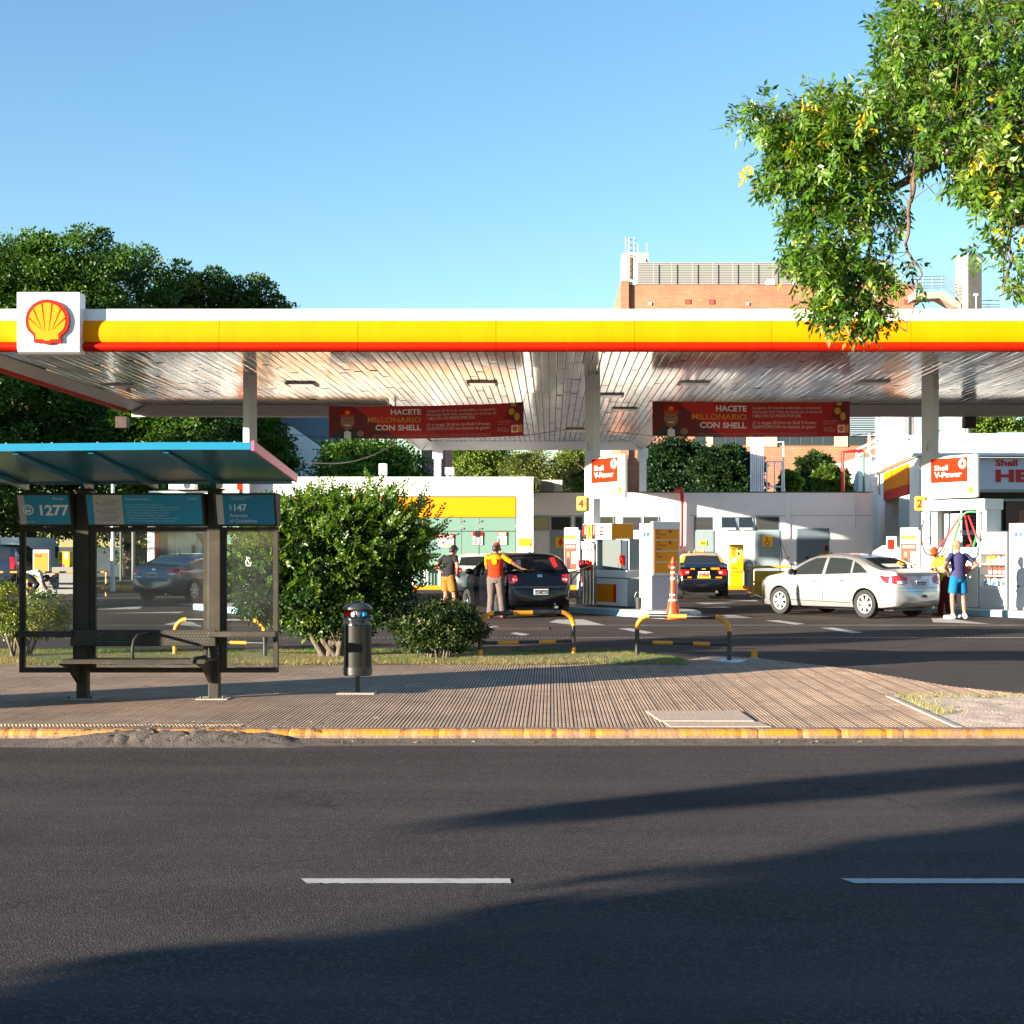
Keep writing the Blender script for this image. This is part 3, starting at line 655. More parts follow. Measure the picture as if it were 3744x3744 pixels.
# ------------------------------------------------------------------ banners
def banner(name,label,u0,u1,vtl,vbl,vtr,vbr,sag,Y):
    xa,xb=UX(u0,Y),UX(u1,Y); W=xb-xa; cx=(xa+xb)/2
    t=thing(name,label,'banner',(cx,Y,0),0,'promotional banners hung under the canopy')
    def top(s): return VZ(vtl+(vtr-vtl)*s,Y)-sag*4*s*(1-s)
    def bot(s): return VZ(vbl+(vbr-vbl)*s,Y)-sag*.8*4*s*(1-s)
    def wob(s,t): return .06*math.sin(s*7+t*1.5)+.03*math.sin(s*17+1.1-t*2)
    def P(s,tt,off=0.): z=bot(s)+(top(s)-bot(s))*tt; return (xa-cx+W*s,wob(s,tt)-off,z)
    mb=MB(); n,m=48,10
    vs=[P(i/n,j/m) for j in range(m+1) for i in range(n+1)]
    mb.add(vs,[(j*(n+1)+i,j*(n+1)+i+1,(j+1)*(n+1)+i+1,(j+1)*(n+1)+i) for j in range(m) for i in range(n)])
    cloth=build('cloth',mb,BANNER,t,smooth=True)
    k=W/5.2
    def warp(b,off):
        out=[]
        for (s,_,tt) in b.v: out.append(P(s,tt,off))
        b.v=out; return b
    def area(pts,off,m,nm,sub=8):
        bm=bmesh.new(); f=bm.faces.new([bm.verts.new((a,0,b)) for a,b in pts]); bmesh.ops.triangulate(bm,faces=[f]); 
        for _ in range(3): bmesh.ops.subdivide_edges(bm,edges=bm.edges[:],cuts=1,use_grid_fill=True)
        b=MB(); bm.verts.index_update(); b.add([v.co[:] for v in bm.verts],[tuple(v.index for v in f.verts) for f in bm.faces]); bm.free(); warp(b,off); return b
    b=area([(0.002,0.002),(.36,.002),(.245,.45),(.13,.98),(.002,.98)],.004,None,''); build('print_panel',b,BANND,t)
    b=area([(.245,.45),(.36,.002),(.62,.002),(.40,.42),(.3,.98),(.13,.98)],.004,None,''); build('print_panel',b,BANNL,t)
    b=area([(.90,.55),(.998,.35),(.998,.995),(.93,.995)],.005,None,''); build('print_panel',b,BANND,t)
    # the smiling man in cap and bow tie, as flat printed shapes
    def ellp(cx_,cy_,rx,ry,a0=0,a1=360,n=20): return [(cx_+rx*math.cos(R(a0+(a1-a0)*i/n)),cy_+ry*math.sin(R(a0+(a1-a0)*i/n))) for i in range(n+(0 if a1-a0>=360 else 1))]
    fig=thing('printed_man',None,None); fig.parent=t
    shapes=[('suit',[(.02,.0),(.035,.18),(.075,.30),(.115,.30),(.165,.22),(.19,.0)],INKD),('shirt',[(.078,.30),(.112,.30),(.115,.0),(.078,.0)],SIGNW),
     ('face',ellp(.095,.52,.036,.235),SKIN),('neck',[(.080,.34),(.110,.34),(.108,.27),(.082,.27)],SKINT),('cap',[(.057,.68)]+ellp(.095,.70,.037,.24,180,0,12)+[(.133,.68)],RED),('cap_brim',ellp(.095,.69,.042,.045),mat('cap_brim_print',(.42,.05,.01),.5)),
     ('bow_tie',[(.074,.30),(.094,.25),(.116,.30),(.116,.19),(.094,.24),(.074,.19)],BLACK),('smile',ellp(.095,.42,.017,.035,180,360,10),SIGNW),('eyes',ellp(.082,.57,.006,.014),INKD),('eyes',ellp(.108,.57,.006,.014),INKD),
     ('hand',ellp(.162,.15,.019,.10),SKIN),('cap_badge',ellp(.095,.80,.012,.06),GOLD)]
    for i,(nm,pts,m) in enumerate(shapes):
        b=area(pts,.007+.0012*i,None,''); o=build(nm,b,m,fig)
    # words
    def words_(lines,m,nm):
        b=MB()
        for (body,s,tt,h,al,bold,wd) in lines:
            vs,fs,w0=text_geo(body,bold); hh=top(.5)-bot(.5); kk=h/.72; kx=kk*hh/W*.92
            if wd: kx=wd/w0
            sh={'l':0,'r':-w0*kx}[al]
            b.add([(s+sh+x*kx,0,tt+y*kk) for x,y in vs],fs)
        warp(b,.016); return build(nm,b,m,t)
    words_([('HACETE',.475,.74,.16,'r',.025,.155),('CON SHELL',.475,.26,.165,'r',.025,.235)],SIGNW,'lettering')
    words_([('MILLONARIO',.475,.50,.165,'r',.015,.275)],PRINTY,'lettering')
    words_([('Cargando 20 litros de combustible o comprando',.505,.80,.085,'l',.004,.35),('lubricantes Shell Helix, participás por el sorteo de',.505,.685,.085,'l',.004,.355),
            ('1 MILLÓN DE PESOS POR DÍA.',.505,.565,.085,'l',.014,.25),('¡Y si cargás 20 litros de Shell V-Power,',.505,.37,.088,'l',.014,.325),('QUINTUPLICÁS tus chances de ganar!',.505,.25,.088,'l',.014,.32)],mat('banner_pink_print',(.62,.45,.42),.5),'lettering')
    words_([('Además duplicás',.865,.43,.045,'l',0,.07),('chances con',.865,.36,.045,'l',0,.055),('LATAM',.868,.235,.04,'l',.01,.04),('PASS',.868,.14,.085,'l',0,.055),
            ('BASES Y CONDICIONES EN LAS ESTACIONES DE SERVICIO ADHERIDAS DEL PAIS PARTICIPANTES',.23,.085,.03,'l',0,.6),('PROMOCION SIN OBLIGACION DE COMPRA VALIDA HASTA AGOTAR STOCK MAYORES DE 18',.23,.035,.03,'l',0,.6)],mat('banner_pale_print',(.45,.28,.26),.5),'lettering')
    b=area([(.937,.11),(.972,.11),(.972,.33),(.937,.33)],.008,None,''); build('logo_patch',b,SIGNW,t)
    b=area([(.973,.11),(.993,.11),(.993,.33),(.973,.33)],.008,None,''); build('logo_patch',b,PRINTY,t)
    o=shell_outline(1.); b=area([(.9545+a*.0135,.22+c*.082) for a,c in o],.012,None,''); build('emblem',b,mat('emblem_orange',(.75,.12,.01),.4),t)
    for (a,c,rx,ry) in ((.938,.74,.016,.10),(.947,.94,.014,.05),(.965,.58,.014,.12)):
        b=area(ellp(a,c,rx,ry),.009,None,''); build('printed_coin',b,GOLD,t)
    # tie ropes
    mb=MB()
    for s,tt,dx,dz in ((0,1,-.12,.0),(0,0,-1.2,.12),(1,1,.1,.35),(1,0,1.2,.18)):
        q=Vector(P(s,tt)); mb.tube([q,q+Vector((dx,.1,dz))],.008,5)
    build('rope',mb,BLACK,t)
    return t
banner('banner','red banner hanging between the first two pillars above the bush',620,988,765,826,758,822,.06,39.5)
banner('banner','red banner hanging just left of the pillar numbered 2',1231,1604,756,822,757,823,.04,39.5)

AXR=AX+math.pi; MIRROR=True   # local x runs along D to the street, y to the sunlit side
# ------------------------------------------------------------------ pump islands (x along D to the street, y to the sunlit side)
def island(cx,cy,label):
    t=thing('pump_island',label,'pump island',(cx,cy,0),AXR,'raised pump islands')
    pts=[(-3.9,-1.0),(1.3,-1.0),(2.1,-.55),(2.35,.0),(2.1,.42),(1.5,.52),(-3.9,.52)]
    mb=MB(); mb.prism(pts,'z',-.02,.15); build('kerb_side',mb,BLUEK,t,bevel=.03)
    mb=MB(); mb.prism([(a*.985,b*.93) for a,b in pts],'z',.15,.154); build('island_top',mb,mat('island_top_concrete',(.30,.30,.29),.8,var=.15,vscale=3),t); return t
C4=(1.82,35.6); C2=(10.35,35.6); C6=(-6.7,35.6)
island(*C4,'pale blue kerbed island under the pump numbered 4'); island(*C2,'pale blue kerbed island under the pump numbered 2'); island(*C6,'pale blue kerbed island half hidden behind the big bush')
Xv,Yv,Zv_=Vector((1,0,0)),Vector((0,1,0)),Vector((0,0,1))
def hose(mb,pts,r=.016,n=7): 
    pts=[Vector(p) for p in pts]; out=[]
    for i in range(len(pts)-1):
        p0=pts[max(i-1,0)];p1=pts[i];p2=pts[i+1];p3=pts[min(i+2,len(pts)-1)]
        for k in range(6):
            s=k/6; out.append(.5*((2*p1)+(-p0+p2)*s+(2*p0-5*p1+4*p2-p3)*s*s+(-p0+3*p1-3*p2+p3)*s**3))
    out.append(pts[-1]); mb.tube(out,r,n)
def nozzle(par,x,y,z,m):
    mb=MB(); mb.box(x-.035,x+.035,y-.03,y+.05,z-.16,z+.04); mb.tube([(x,y+.02,z+.03),(x,y+.10,z+.07),(x,y+.12,z+.0),(x,y+.1,z-.12)],[.03,.03,.02,.014],8); mb.tube([(x,y-.0,z-.14),(x,y+.06,z-.18),(x,y+.08,z-.05)],.01,6)
    return build('nozzle',mb,m,par,bevel=.006)
# --- pump 4
t=thing('fuel_pump','white and yellow fuel pump beside the pillar numbered 4','fuel pump',(*C4,0),AXR,'fuel pumps')
mb=MB(); mb.box(-1.25,0,-.65,0,.16,.86); build('lower_cabinet',mb,WHITE,t,bevel=.012)
mb=MB(); mb.box(-1.25,0,-.64,.012,.30,.36) if 0 else None
mb.box(-1.25,.006,-.66,.004,.155,.20); build('plinth',mb,DGREY,t)
mb=MB(); mb.box(-1.27,.02,-.66,.03,.88,1.06); build('middle_band',mb,WHITE,t,bevel=.015)
mb=MB(); mb.box(.001,.004,-.645,-.005,.21,.85); build('side_panel',mb,BGREY,t)
mb=MB(); mb.box(-1.245,-.55,.001,.006,.28,.72); build('door_panel',mb,YELLOW,t); mb=MB(); mb.box(-.55,-.44,.001,.006,.28,.72); build('door_stripe',mb,ORED,t)
mb=MB(); mb.box(-1.1,-.04,-.62,-.10,1.06,1.82); build('core',mb,BGREY,t)
mb=MB(); mb.box(-1.05,-.30,-.10,-.03,1.07,1.80); build('front_screen',mb,mat('screen_panel',(.085,.105,.105),.6,var=.03),t,bevel=.01)
mb=MB(); mb.box(-.30,-.08,-.10,-.06,1.08,1.78); build('recess',mb,mat('navy_recess',(.02,.028,.045),.5),t)
mb=MB(); mb.box(-1.80,-.60,-.65,0.03,1.81,2.20); hd=build('head',mb,WHITE,t,bevel=.012)
mb=MB(); mb.box(-.597,-.594,-.64,.02,1.82,2.19); build('end_panel',mb,OCHRE,hd)
for i,(c,lt) in enumerate(((ORED,'V-Power'),(YELLOW,'Super'),(ORED,'V-Power'))):
    mb=MB(); x0=-1.79+i*.185; mb.box(x0,x0+.165,.031,.036,1.90,2.18); mb.mat(1); mb.text(lt,(x0+.12,.039,1.93),Zv_,Xv*-1 if 0 else Vector((-1,0,0)),width=.22,bold=.02); mb.mat(2); mb.box(x0,x0+.165,.031,.035,1.82,1.90); build('grade_panel',mb,[c,SIGNW if c is ORED else INKR,BLACK if i!=1 else YELLOW],hd)
mb=MB(); 
for z in (2.07,1.99,1.91): mb.box(-1.08,-.93,.031,.036,z,z+.045)
build('display',mb,BLACK,hd)
mb=MB(); mb.box(-1.80,-1.27,-.62,-.02,.16,1.81); build('hose_cabinet',mb,mat('hose_cabinet_grey',(.42,.42,.42),.5),t,bevel=.01)
for i in range(4): mb=MB(); mb.cyl((-1.74+i*.14,.05),.035,.2,1.7,10); build('chrome_tube',mb,CHROME,t,smooth=40)
for i in range(3):
    mb=MB(); mb.box(-1.75+i*.16,-1.64+i*.16,.02,.12,1.58,1.76); build('hose_clamp',mb,LGREY,t,bevel=.01)
for i,m in enumerate((RED,BLACK,RED)): nozzle(t,-1.68+i*.15,.11,1.22,m)
mb=MB(); hose(mb,[(-1.75,.1,1.05),(-1.95,.25,.8),(-2.0,.3,.5),(-1.78,.12,.33)]); build('hose',mb,BLACK,t,smooth=True)
nozzle(t,-.2,-.05,1.35,RED)
# --- totem / service unit by pump 4 and pump 2
def service_unit(cx,cy,label,front=True):
    t=thing('price_totem',label,'service totem',(cx,cy,0),AXR,'grey service totems on the islands')
    mb=MB(); 
    mb.box(.48,.94,-.78,-.05,.154,2.18); mb.box(.48,.56,-.05,.0,.154,2.18); mb.box(.90,.94,-.05,0,.154,2.18); mb.box(.56,.90,-.05,0,.154,1.12); mb.box(.56,.90,-.05,0,2.08,2.18); mb.box(.56,.90,-.05,0,1.40,1.46) 
    build('body',mb,LGREY,t,bevel=.008)
    mb=MB(); mb.prism([(-.048,1.70),(-.002,1.46),(-.048,1.46)],'x',.56,.90); mb.prism([(-.048,2.0),(-.0,1.80),(-.0,1.76),(-.048,1.76)],'x',.56,.90); build('towel_dispenser',mb,WHITE,t)
    mb=MB(); mb.box(.64,.70,.001,.004,1.86,1.97); mb.box(.77,.83,.001,.004,1.86,1.97); mb.box(.69,.72,.001,.004,.87,1.0); mb.box(.66,.75,.001,.003,.84,.85); build('pictogram',mb,INKB,t)
    mb=MB(); mb.box(.69,.79,.001,.012,.69,.72); build('latch',mb,BLACK,t)
    mb=MB(); mb.box(.57,.93,.0005,.002,.71,.714); build('door_seam',mb,DGREY,t)
    mb=MB(); mb.box(.94,1.02,-.82,.03,.95,2.23); fr=build('price_panel',mb,LGREY,t,bevel=.03)
    mb=MB(); mb.box(.94,.95,-.78,-.01,.16,.95); build('lower_panel',mb,mat('lilac_grey_panel',(.40,.38,.42),.5),t)
    for i,(a,b) in enumerate((('V-Power','Nafta'),('V-Power','Diesel'),('Super',None),(None,None))):
        z0=1.80-i*.262; mb=MB(); mb.box(1.021,1.025,-.76,-.03,z0,z0+.245); mb.mat(1)
        if a:
            o=Vector((1.028,-.08,0)); rt=Vector((0,-1,0)); mb.text('Shell',o+Zv_*(z0+.178),rt,Zv_,size=.042,bold=.012); mb.text(a,o+Zv_*(z0+.10),rt,Zv_,size=.06,bold=.02)
            if a!='Super':
                pts=[(o+rt*.42+Zv_*(z0+.195)+rt*(.03*math.cos(k*.52))+Zv_*(.03*math.sin(k*.52))) for k in range(13)]; mb.tube(pts,.010,5)
        if b: mb.mat(1 if b=='Nafta' else 2); mb.text(b,Vector((1.028,-.08,z0+.025)),Vector((0,-1,0)),Zv_,size=.045,bold=.015)
        build('price_slot',mb,[OCHRE,mat('dark_red_ink',(.40,.012,.006),.5),INKD],fr)
    return t
service_unit(*C4,'grey totem listing three fuel grades on yellow panels beside the orange cone')
service_unit(C2[0]+.17,C2[1]-.23,'grey paper towel and waste totem at the far right by the oil cabinet')
# --- number plates, flag signs on the pillars
def flag_sign(px,py,label,num,nlabel):
    a=R(-62)+math.pi; t=thing('fuel_sign',label,'sign',(px-.04,py,0),a,'flag signs on the pillars')
    z0,z1=2.83,3.88; x0,x1=.10,1.72
    mb=MB(); mb.box(x0,x1,-.06,.06,z0,z1); cab=build('sign_box',mb,WHITE,t,bevel=.035)
    mb=MB(); rx0,rx1,rz0,rz1=x0+.05,x1-.28,3.22,3.82
    mb.box(rx0,rx1,.061,.066,rz0,rz1); mb.box(rx0,rx1,-.066,-.061,rz0,rz1); rp=build('red_face',mb,ORED,cab)
    mb=MB(); o=Vector((rx1-.14,.14,3.54)); rt=Vector((-1,0,0))
    # seen from +y: right is -x
    mb.text('Shell',Vector((rx0+.14,.071,3.53)),Vector((1,0,0)),Zv_,width=.47,size=.125,bold=.010)
    mb.text('V-Power',Vector((rx0+.14,.071,3.35)),Vector((1,0,0)),Zv_,width=.95,size=.135,bold=.022)
    ring=[(rx1-.17+.09*math.cos(k*math.pi/12),.071,3.66+.09*math.sin(k*math.pi/12)) for k in range(25)]; mb.tube(ring,.035,6)
    build('lettering',mb,SIGNW,cab)
    mb=MB(); oo=shell_outline(.085); mb.prism([(x1-.17+p,3.0+q) for p,q in oo],'y',.061,.07); build('emblem',mb,mat('emblem_plain_yellow',(.75,.25,.0),.5),cab)
    mb=MB(); mb.tube([(-.02,0,3.0),(.14,0,3.0)],.03,6); mb.tube([(-.02,0,3.7),(.14,0,3.7)],.03,6); mb.tube([(.05,.1,4.05),(.2,.2,4.25)],.015,6); mb.tube([(-.15,.05,3.55),(-.2,.32,3.75)],.012,6); build('bracket',mb,STEEL,t)
    n=thing('number_plate',nlabel,'number sign',(px,py,0),R(159.6),'pump number plates')
    mb=MB(); mb.M=Matrix.Translation((-.23,.2,0)); w_=.26
    mb.box(-.13,.12,-.10,.0,2.54,2.90); mb.M=None; pl=build('plate',mb,mat('amber_plate',(.86,.40,.004),.4),n,bevel=.03)
    mb=MB(); mb.text(num,Vector((-.235,.206,2.62)),Vector((1,0,0)),Zv_,size=.20,bold=.045,align='c'); build('numeral',mb,ORED,n)
    mb=MB(); mb.tube([(-.3,.1,2.72),(-.1,.05,2.72)],.02,6); build('bracket',mb,STEEL,n)
    # strip of small product stickers on the pillar
    s=thing('sticker_strip','white strip of small coloured stickers on the pillar numbered '+num,'sticker strip',(px,py,0),AXR,'sticker strips on pillars')
    mb=MB(); mb.box(-.17,.17,.111,.114,1.55,2.45); build('strip',mb,SIGNW,s)
    for k,(z,c1,c2) in enumerate(((2.32,INKD,SIGNB),(2.16,INKR,SIGNB),(1.99,OCHRE,SIGNB),(1.84,INKR,INKB),(1.68,OCHRE,SIGNB))):
        mb=MB(); mb.box(-.08,-.02,.115,.117,z,z+.05); mb.mat(1).box(.03,.09,.115,.117,z,z+.05); build('sticker',mb,[c1,c2],s)
flag_sign(1.04,37.45,'white and red flag sign on the pillar numbered 4','4','amber plate numbered 4 on the middle pillar')
flag_sign(9.55,37.4,'white and red flag sign on the pillar numbered 2','2','amber plate numbered 2 on the pillar behind the silver car')
# --- ad boards and slim units behind the pillars
def ad_board(x,y,label,grp='safety notice boards'):
    t=thing('notice_board',label,'notice board',(x,y,0),AXR,grp)
    mb=MB(); mb.box(-.30,.30,-.03,.03,1.0,2.12); fr=build('frame',mb,LGREY,t,bevel=.02)
    mb=MB(); mb.box(-.27,.27,.031,.034,1.72,2.09); build('white_header',mb,SIGNW,fr)
    mb=MB(); mb.box(-.27,.27,.0345,.036,1.82,1.92); build('yellow_strip',mb,mat('lemon_print',(.85,.65,.02),.5),fr)
    mb=MB(); mb.box(-.27,.27,.031,.034,1.04,1.71); build('red_poster',mb,mat('poster_red',(.70,.05,.025),.5),fr)
    mb=MB(); mb.prism([(-.2,1.05),(-.18,1.3),(-.1,1.36),(-.02,1.3),(.02,1.05)],'y',.035,.037); mb.mat(1); mb.prism([(-.1+.06*math.cos(k*.5),1.43+.085*math.sin(k*.5)) for k in range(13)],'y',.035,.037); mb.mat(2); mb.box(.07,.24,.035,.037,1.2,1.5); mb.box(-.2,.2,.035,.037,1.6,1.66); build('poster_print',mb,[INKD,SKIN,SIGNW],fr)
    mb=MB(); mb.text('Para tu',(-.24,.036,2.02),Xv,Zv_,size=.04); mb.text('seguridad',(-.24,.036,1.95),Xv,Zv_,size=.04); build('lettering',mb,INKD,fr)
    mb=MB(); mb.box(-.34,.36,-.06,.1,.96,1.0); build('shelf',mb,BLACK,t)
    mb=MB(); mb.box(.30,.36,-.05,.0,.15,2.05); build('post',mb,GREYP,t)
    return t
ad_board(.52,37.95,'white and red notice board left of the pillar numbered 4'); ad_board(UX(1716,38.2),38.2,'white and red notice board left of the pillar numbered 2')
def slim_unit(x,y,label):
    t=thing('air_unit',label,'service unit',(x,y,0),AXR,'slim service units on the islands')
    mb=MB(); mb.box(-.24,.24,-.2,.2,.154,2.02); build('body',mb,LGREY,t,bevel=.02)
    mb=MB(); mb.box(-.2,.2,.201,.205,1.42,1.95); build('cork_panel',mb,mat('tan_panel',(.50,.38,.24),.7,var=.1),t)
    mb=MB(); mb.box(-.26,.26,.2,.26,1.0,1.38); bx=build('soap_box',mb,SIGNW,t,bevel=.01); mb=MB(); mb.box(-.26,.26,.2,.265,1.38,1.42); build('lid',mb,mat('lemon_lid',(.85,.6,.01),.4),bx)
    mb=MB(); mb.lathe([(0,.262),(.09,.262),(.09,.268),(0,.268)],16,(0,0,1.2),'y'); build('dial',mb,CHROME,bx)
    mb=MB(); mb.box(-.12,.12,.201,.206,.70,.92); build('sticker',mb,mat('maroon_print',(.12,.02,.02),.5),t)
    mb=MB(); mb.box(-.245,.245,-.205,.205,.154,.5); build('plinth',mb,DGREY,t); return t
slim_unit(.96,38.3,'slim grey unit with a tan panel behind the pillar numbered 4'); slim_unit(UX(1745,38.4),38.4,'slim grey unit with a tan panel behind the pillar numbered 2')
# --- pump 2 with overhead hose gantry
t=thing('fuel_pump','fuel pump with an overhead hose gantry and coloured hoses','fuel pump',(C2[0],C2[1],0),AXR,'fuel pumps')
mb=MB(); mb.box(-1.75,-.15,-.62,.0,.16,1.62); build('lower_cabinet',mb,WHITE,t,bevel=.015)
mb=MB(); mb.box(-1.7,-.9,.001,.006,.26,.72); build('door_panel',mb,OCHRE,t); mb=MB(); mb.box(-.9,-.8,.001,.006,.26,.72); build('door_stripe',mb,RED,t)
mb=MB(); mb.box(-.62,-.40,.001,.006,1.28,1.42); mb.box(-1.4,-1.2,.001,.006,1.28,1.42); build('sticker',mb,mat('lemon_print2',(.85,.55,.01),.5),t)
mb=MB(); mb.box(-1.3,-.7,.001,.01,1.1,1.22); build('display',mb,BLACK,t)
mb=MB(); mb.box(-1.85,.10,-.64,.06,2.52,2.78); build('gantry_beam',mb,WHITE,t,bevel=.02)
mb=MB(); mb.box(-.22,.06,-.60,-.05,1.62,2.52); build('gantry_post',mb,LGREY,t,bevel=.01)
mb=MB(); mb.box(-1.75,-1.5,-.6,-.1,1.62,2.52); build('gantry_post',mb,GREYP,t,bevel=.01)
mb=MB(); mb.box(-1.45,-.95,-.4,-.3,1.62,2.45); build('back_screen',mb,mat('screen_grey',(.25,.26,.27),.5),t)
GREENH=mat('green_hose',(.01,.30,.07),.35); REDH=mat('red_hose',(.60,.02,.02),.35)
H=[(BLACK,[(-1.72,.04,2.5),(-1.78,.15,2.0),(-1.6,.22,1.5),(-1.2,.2,1.45),(-.95,.12,2.0),(-.98,.05,2.45)]),(REDH,[(-.62,.05,2.4),(-.95,.15,1.9),(-1.25,.2,1.5),(-1.3,.12,1.2)]),(REDH,[(-.62,.05,2.4),(-.74,.14,1.9),(-.8,.15,1.4),(-.72,.1,1.1)]),
   (REDH,[(-.5,.05,2.4),(-.30,.14,1.9),(-.22,.14,1.7),(-.4,.1,1.65)]),(GREENH,[(-.08,.05,2.46),(-.40,.2,2.42),(-.62,.24,1.9),(-.75,.2,1.5),(-.68,.15,1.2)]),(GREENH,[(-.1,.06,2.0),(-.14,.2,1.6),(-.3,.3,1.2),(-.5,.3,.85),(-.55,.1,.95)]),(REDH,[(-.4,.05,2.4),(-.1,.15,1.95),(-.02,.12,1.8)])]
for m,pts in H: mb=MB(); hose(mb,pts,.022); build('hose',mb,m,t,smooth=True)
for x in (-1.72,-.58,-.08): mb=MB(); mb.tube([(x,.08,2.52),(x,.09,1.75)],.02,8); mb.tube([(x,.09,1.9),(x,.09,1.75)],.034,8); build('hose_retractor',mb,CHROME,t,smooth=40)
for x,m in ((-1.3,RED),(-.72,BLACK),(-.45,RED)): nozzle(t,x,.06,1.12,m)
# --- oil cabinet with bottles
t=thing('oil_cabinet','white cabinet of yellow red and white oil bottles on the island','display cabinet',(C2[0]+.12,C2[1]-.16,0),AXR)
mb=MB(); mb.box(-.32,.50,-.5,-.46,.154,1.98); mb.box(-.32,-.28,-.46,0,.154,1.98); mb.box(.46,.50,-.46,0,.154,1.98); mb.box(-.28,.46,-.46,.0,1.46,1.98); mb.box(-.28,.46,-.46,.0,.154,.66); build('carcass',mb,WHITE,t,bevel=.01)
for z in (.66,.93,1.20): mb=MB(); mb.box(-.28,.46,-.46,-.01,z,z+.02); build('shelf',mb,LGREY,t)
mb=MB(); mb.text('HELIX',(.12,.004,1.50),Xv,Zv_,width=.25,bold=.01); build('lettering',mb,INKR,t)
for a,b in ((-.27,.08),(.10,.45)): mb=MB(); mb.box(a,b,.001,.015,.19,.62); build('door',mb,LGREY,t,bevel=.006)
# bottles: things standing in the cabinet
def bottle_mb(h,w_,hand=False):
    mb=MB(); mb.prism([(-w_/2,0),(w_/2,0),(w_/2,h*.68),(w_*.22,h*.86),(-w_*.10,h*.86),(-w_/2,h*.70)],'y',-.035,.035); return mb
COLS={'yellow':mat('yellow_bottle',(.80,.50,.01),.3),'red':mat('red_bottle',(.62,.05,.03),.3),'white':mat('white_bottle',(.72,.72,.72),.3),'grey':mat('grey_bottle',(.35,.36,.38),.3)}
def bottle(lx,z,col,h,w_,label):
    p=Vector((C2[0]+.12,C2[1]-.16,z+.02))+D*lx+N1*(-.12); t=thing('oil_bottle',label,'oil bottle',p,AXR,'oil bottles in the cabinet')
    build('body',bottle_mb(h,w_),COLS[col],t,bevel=.012); mb=MB(); mb.cyl((w_*.05,0),.018,h*.86,h*.98,10); build('cap',mb,RED if col!='red' else BLACK,t)
    mb=MB(); mb.box(-w_*.36,w_*.36,.036,.038,h*.15,h*.5); build('sticker',mb,SIGNW if col!='white' else INKB,t)
for i,c in enumerate(('yellow','yellow','grey','grey')):
    bottle(-.10+i*.145,1.20,c,.225,.115,['yellow oil bottle on the top shelf, at the end beside the man','yellow oil bottle on the top shelf next to a grey one','grey oil bottle on the top shelf next to a yellow one','grey oil bottle at the right end of the top shelf'][i])
for i,c in enumerate(('red','red','red','red')): bottle(-.06+i*.14,.93,c,.225,.115,'red oil bottle in the row on the middle shelf')
for i,c in enumerate(('white','white','white')): bottle((-.16,.06,.33)[i],.66,c,.235,.17,['large white oil can at the left end of the bottom shelf','large white oil can in the middle of the bottom shelf','large white oil can at the right end of the bottom shelf'][i])
# ice cream style unit and machine seen left of pump 2
t=thing('payment_unit','white sloped payment unit with a red panel behind the silver car','service unit',(UX(1690,39.5),39.5,0),AXR)
mb=MB(); mb.prism([(-.55,.15),(.55,.15),(.55,1.35),(.35,1.62),(-.2,1.66),(-.55,1.5)],'y',-.3,.3); build('body',mb,WHITE,t,bevel=.02)
mb=MB(); mb.box(-.05,.3,.301,.306,1.62-.16,1.62+.25); mb.box(-.05,.3,-.05,.301,1.6,1.9) ; build('panel',mb,LGREY,t)
mb=MB(); mb.box(0,.25,.307,.311,1.56,1.82); build('red_sticker',mb,RED,t)
# small bucket by the pump
t=thing('bucket','small dark bucket on the island between pump and totem','bucket',(C4[0]+.28,C4[1]-.35,.154),0)
mb=MB(); mb.lathe([(.10,0),(.13,.28),(.14,.28),(.115,.02),(0,.02)],16); build('pail',mb,BLACK,t,smooth=40); mb=MB(); mb.tube([(-.13,0,.27),(-.08,0,.40),(.08,0,.40),(.13,0,.27)],.005,5); build('handle',mb,STEEL,t)

MIRROR=False
# ------------------------------------------------------------------ restroom block (white wall behind the pumps)
def fbox(mb,u0,u1,v0,v1,Y,d,z=None):
    """box on a wall facing -y at depth Y, measured in picture units, d proud of (or into, if <0) the wall"""
    return mb.box(UX(u0,Y),UX(u1,Y),min(Y-d,Y+.001),max(Y-d,Y+.001),VZ(v1,Y),VZ(v0,Y))
YW=58.5
t=thing('restroom_block','long low white building with grey doors and louvred vents','building',(0,YW,0))
def wl(mb,name,m,par=t,yy=YW,**k): mb.v=[(a,b-yy,c) for a,b,c in mb.v]; return build(name,mb,m,par,**k)
xa,xb=UX(1006,YW),UX(1646,YW)
mb=MB(); mb.box(xa,xb,YW,YW+5,-.05,VZ(932,YW)); mb.box(xa,xb,YW-.02,YW+.1,VZ(932,YW)-.06,VZ(931,YW)+.03); wl(mb,'wall',WALLW)
mb=MB(); mb.box(xa,xb,YW-.035,YW+.2,VZ(931,YW)+.03,VZ(930,YW)+.05); wl(mb,'coping',DGREY)
mb=MB(); fbox(mb,1006,1643,972,973.2,YW,.004); wl(mb,'wall_joint',GREYP)
mb=MB(); fbox(mb,1012,1034,975,1110,YW,.003); fbox(mb,1006,1038,1001,1110,YW,.002); wl(mb,'grey_dado',LGREY)
mb=MB(); fbox(mb,1291.5,1301,933,1110,YW,.10); wl(mb,'pilaster',WALLW,bevel=.02)
mb=MB(); fbox(mb,1481,1491,933,1110,YW,.06); wl(mb,'pilaster',WALLW,bevel=.02)
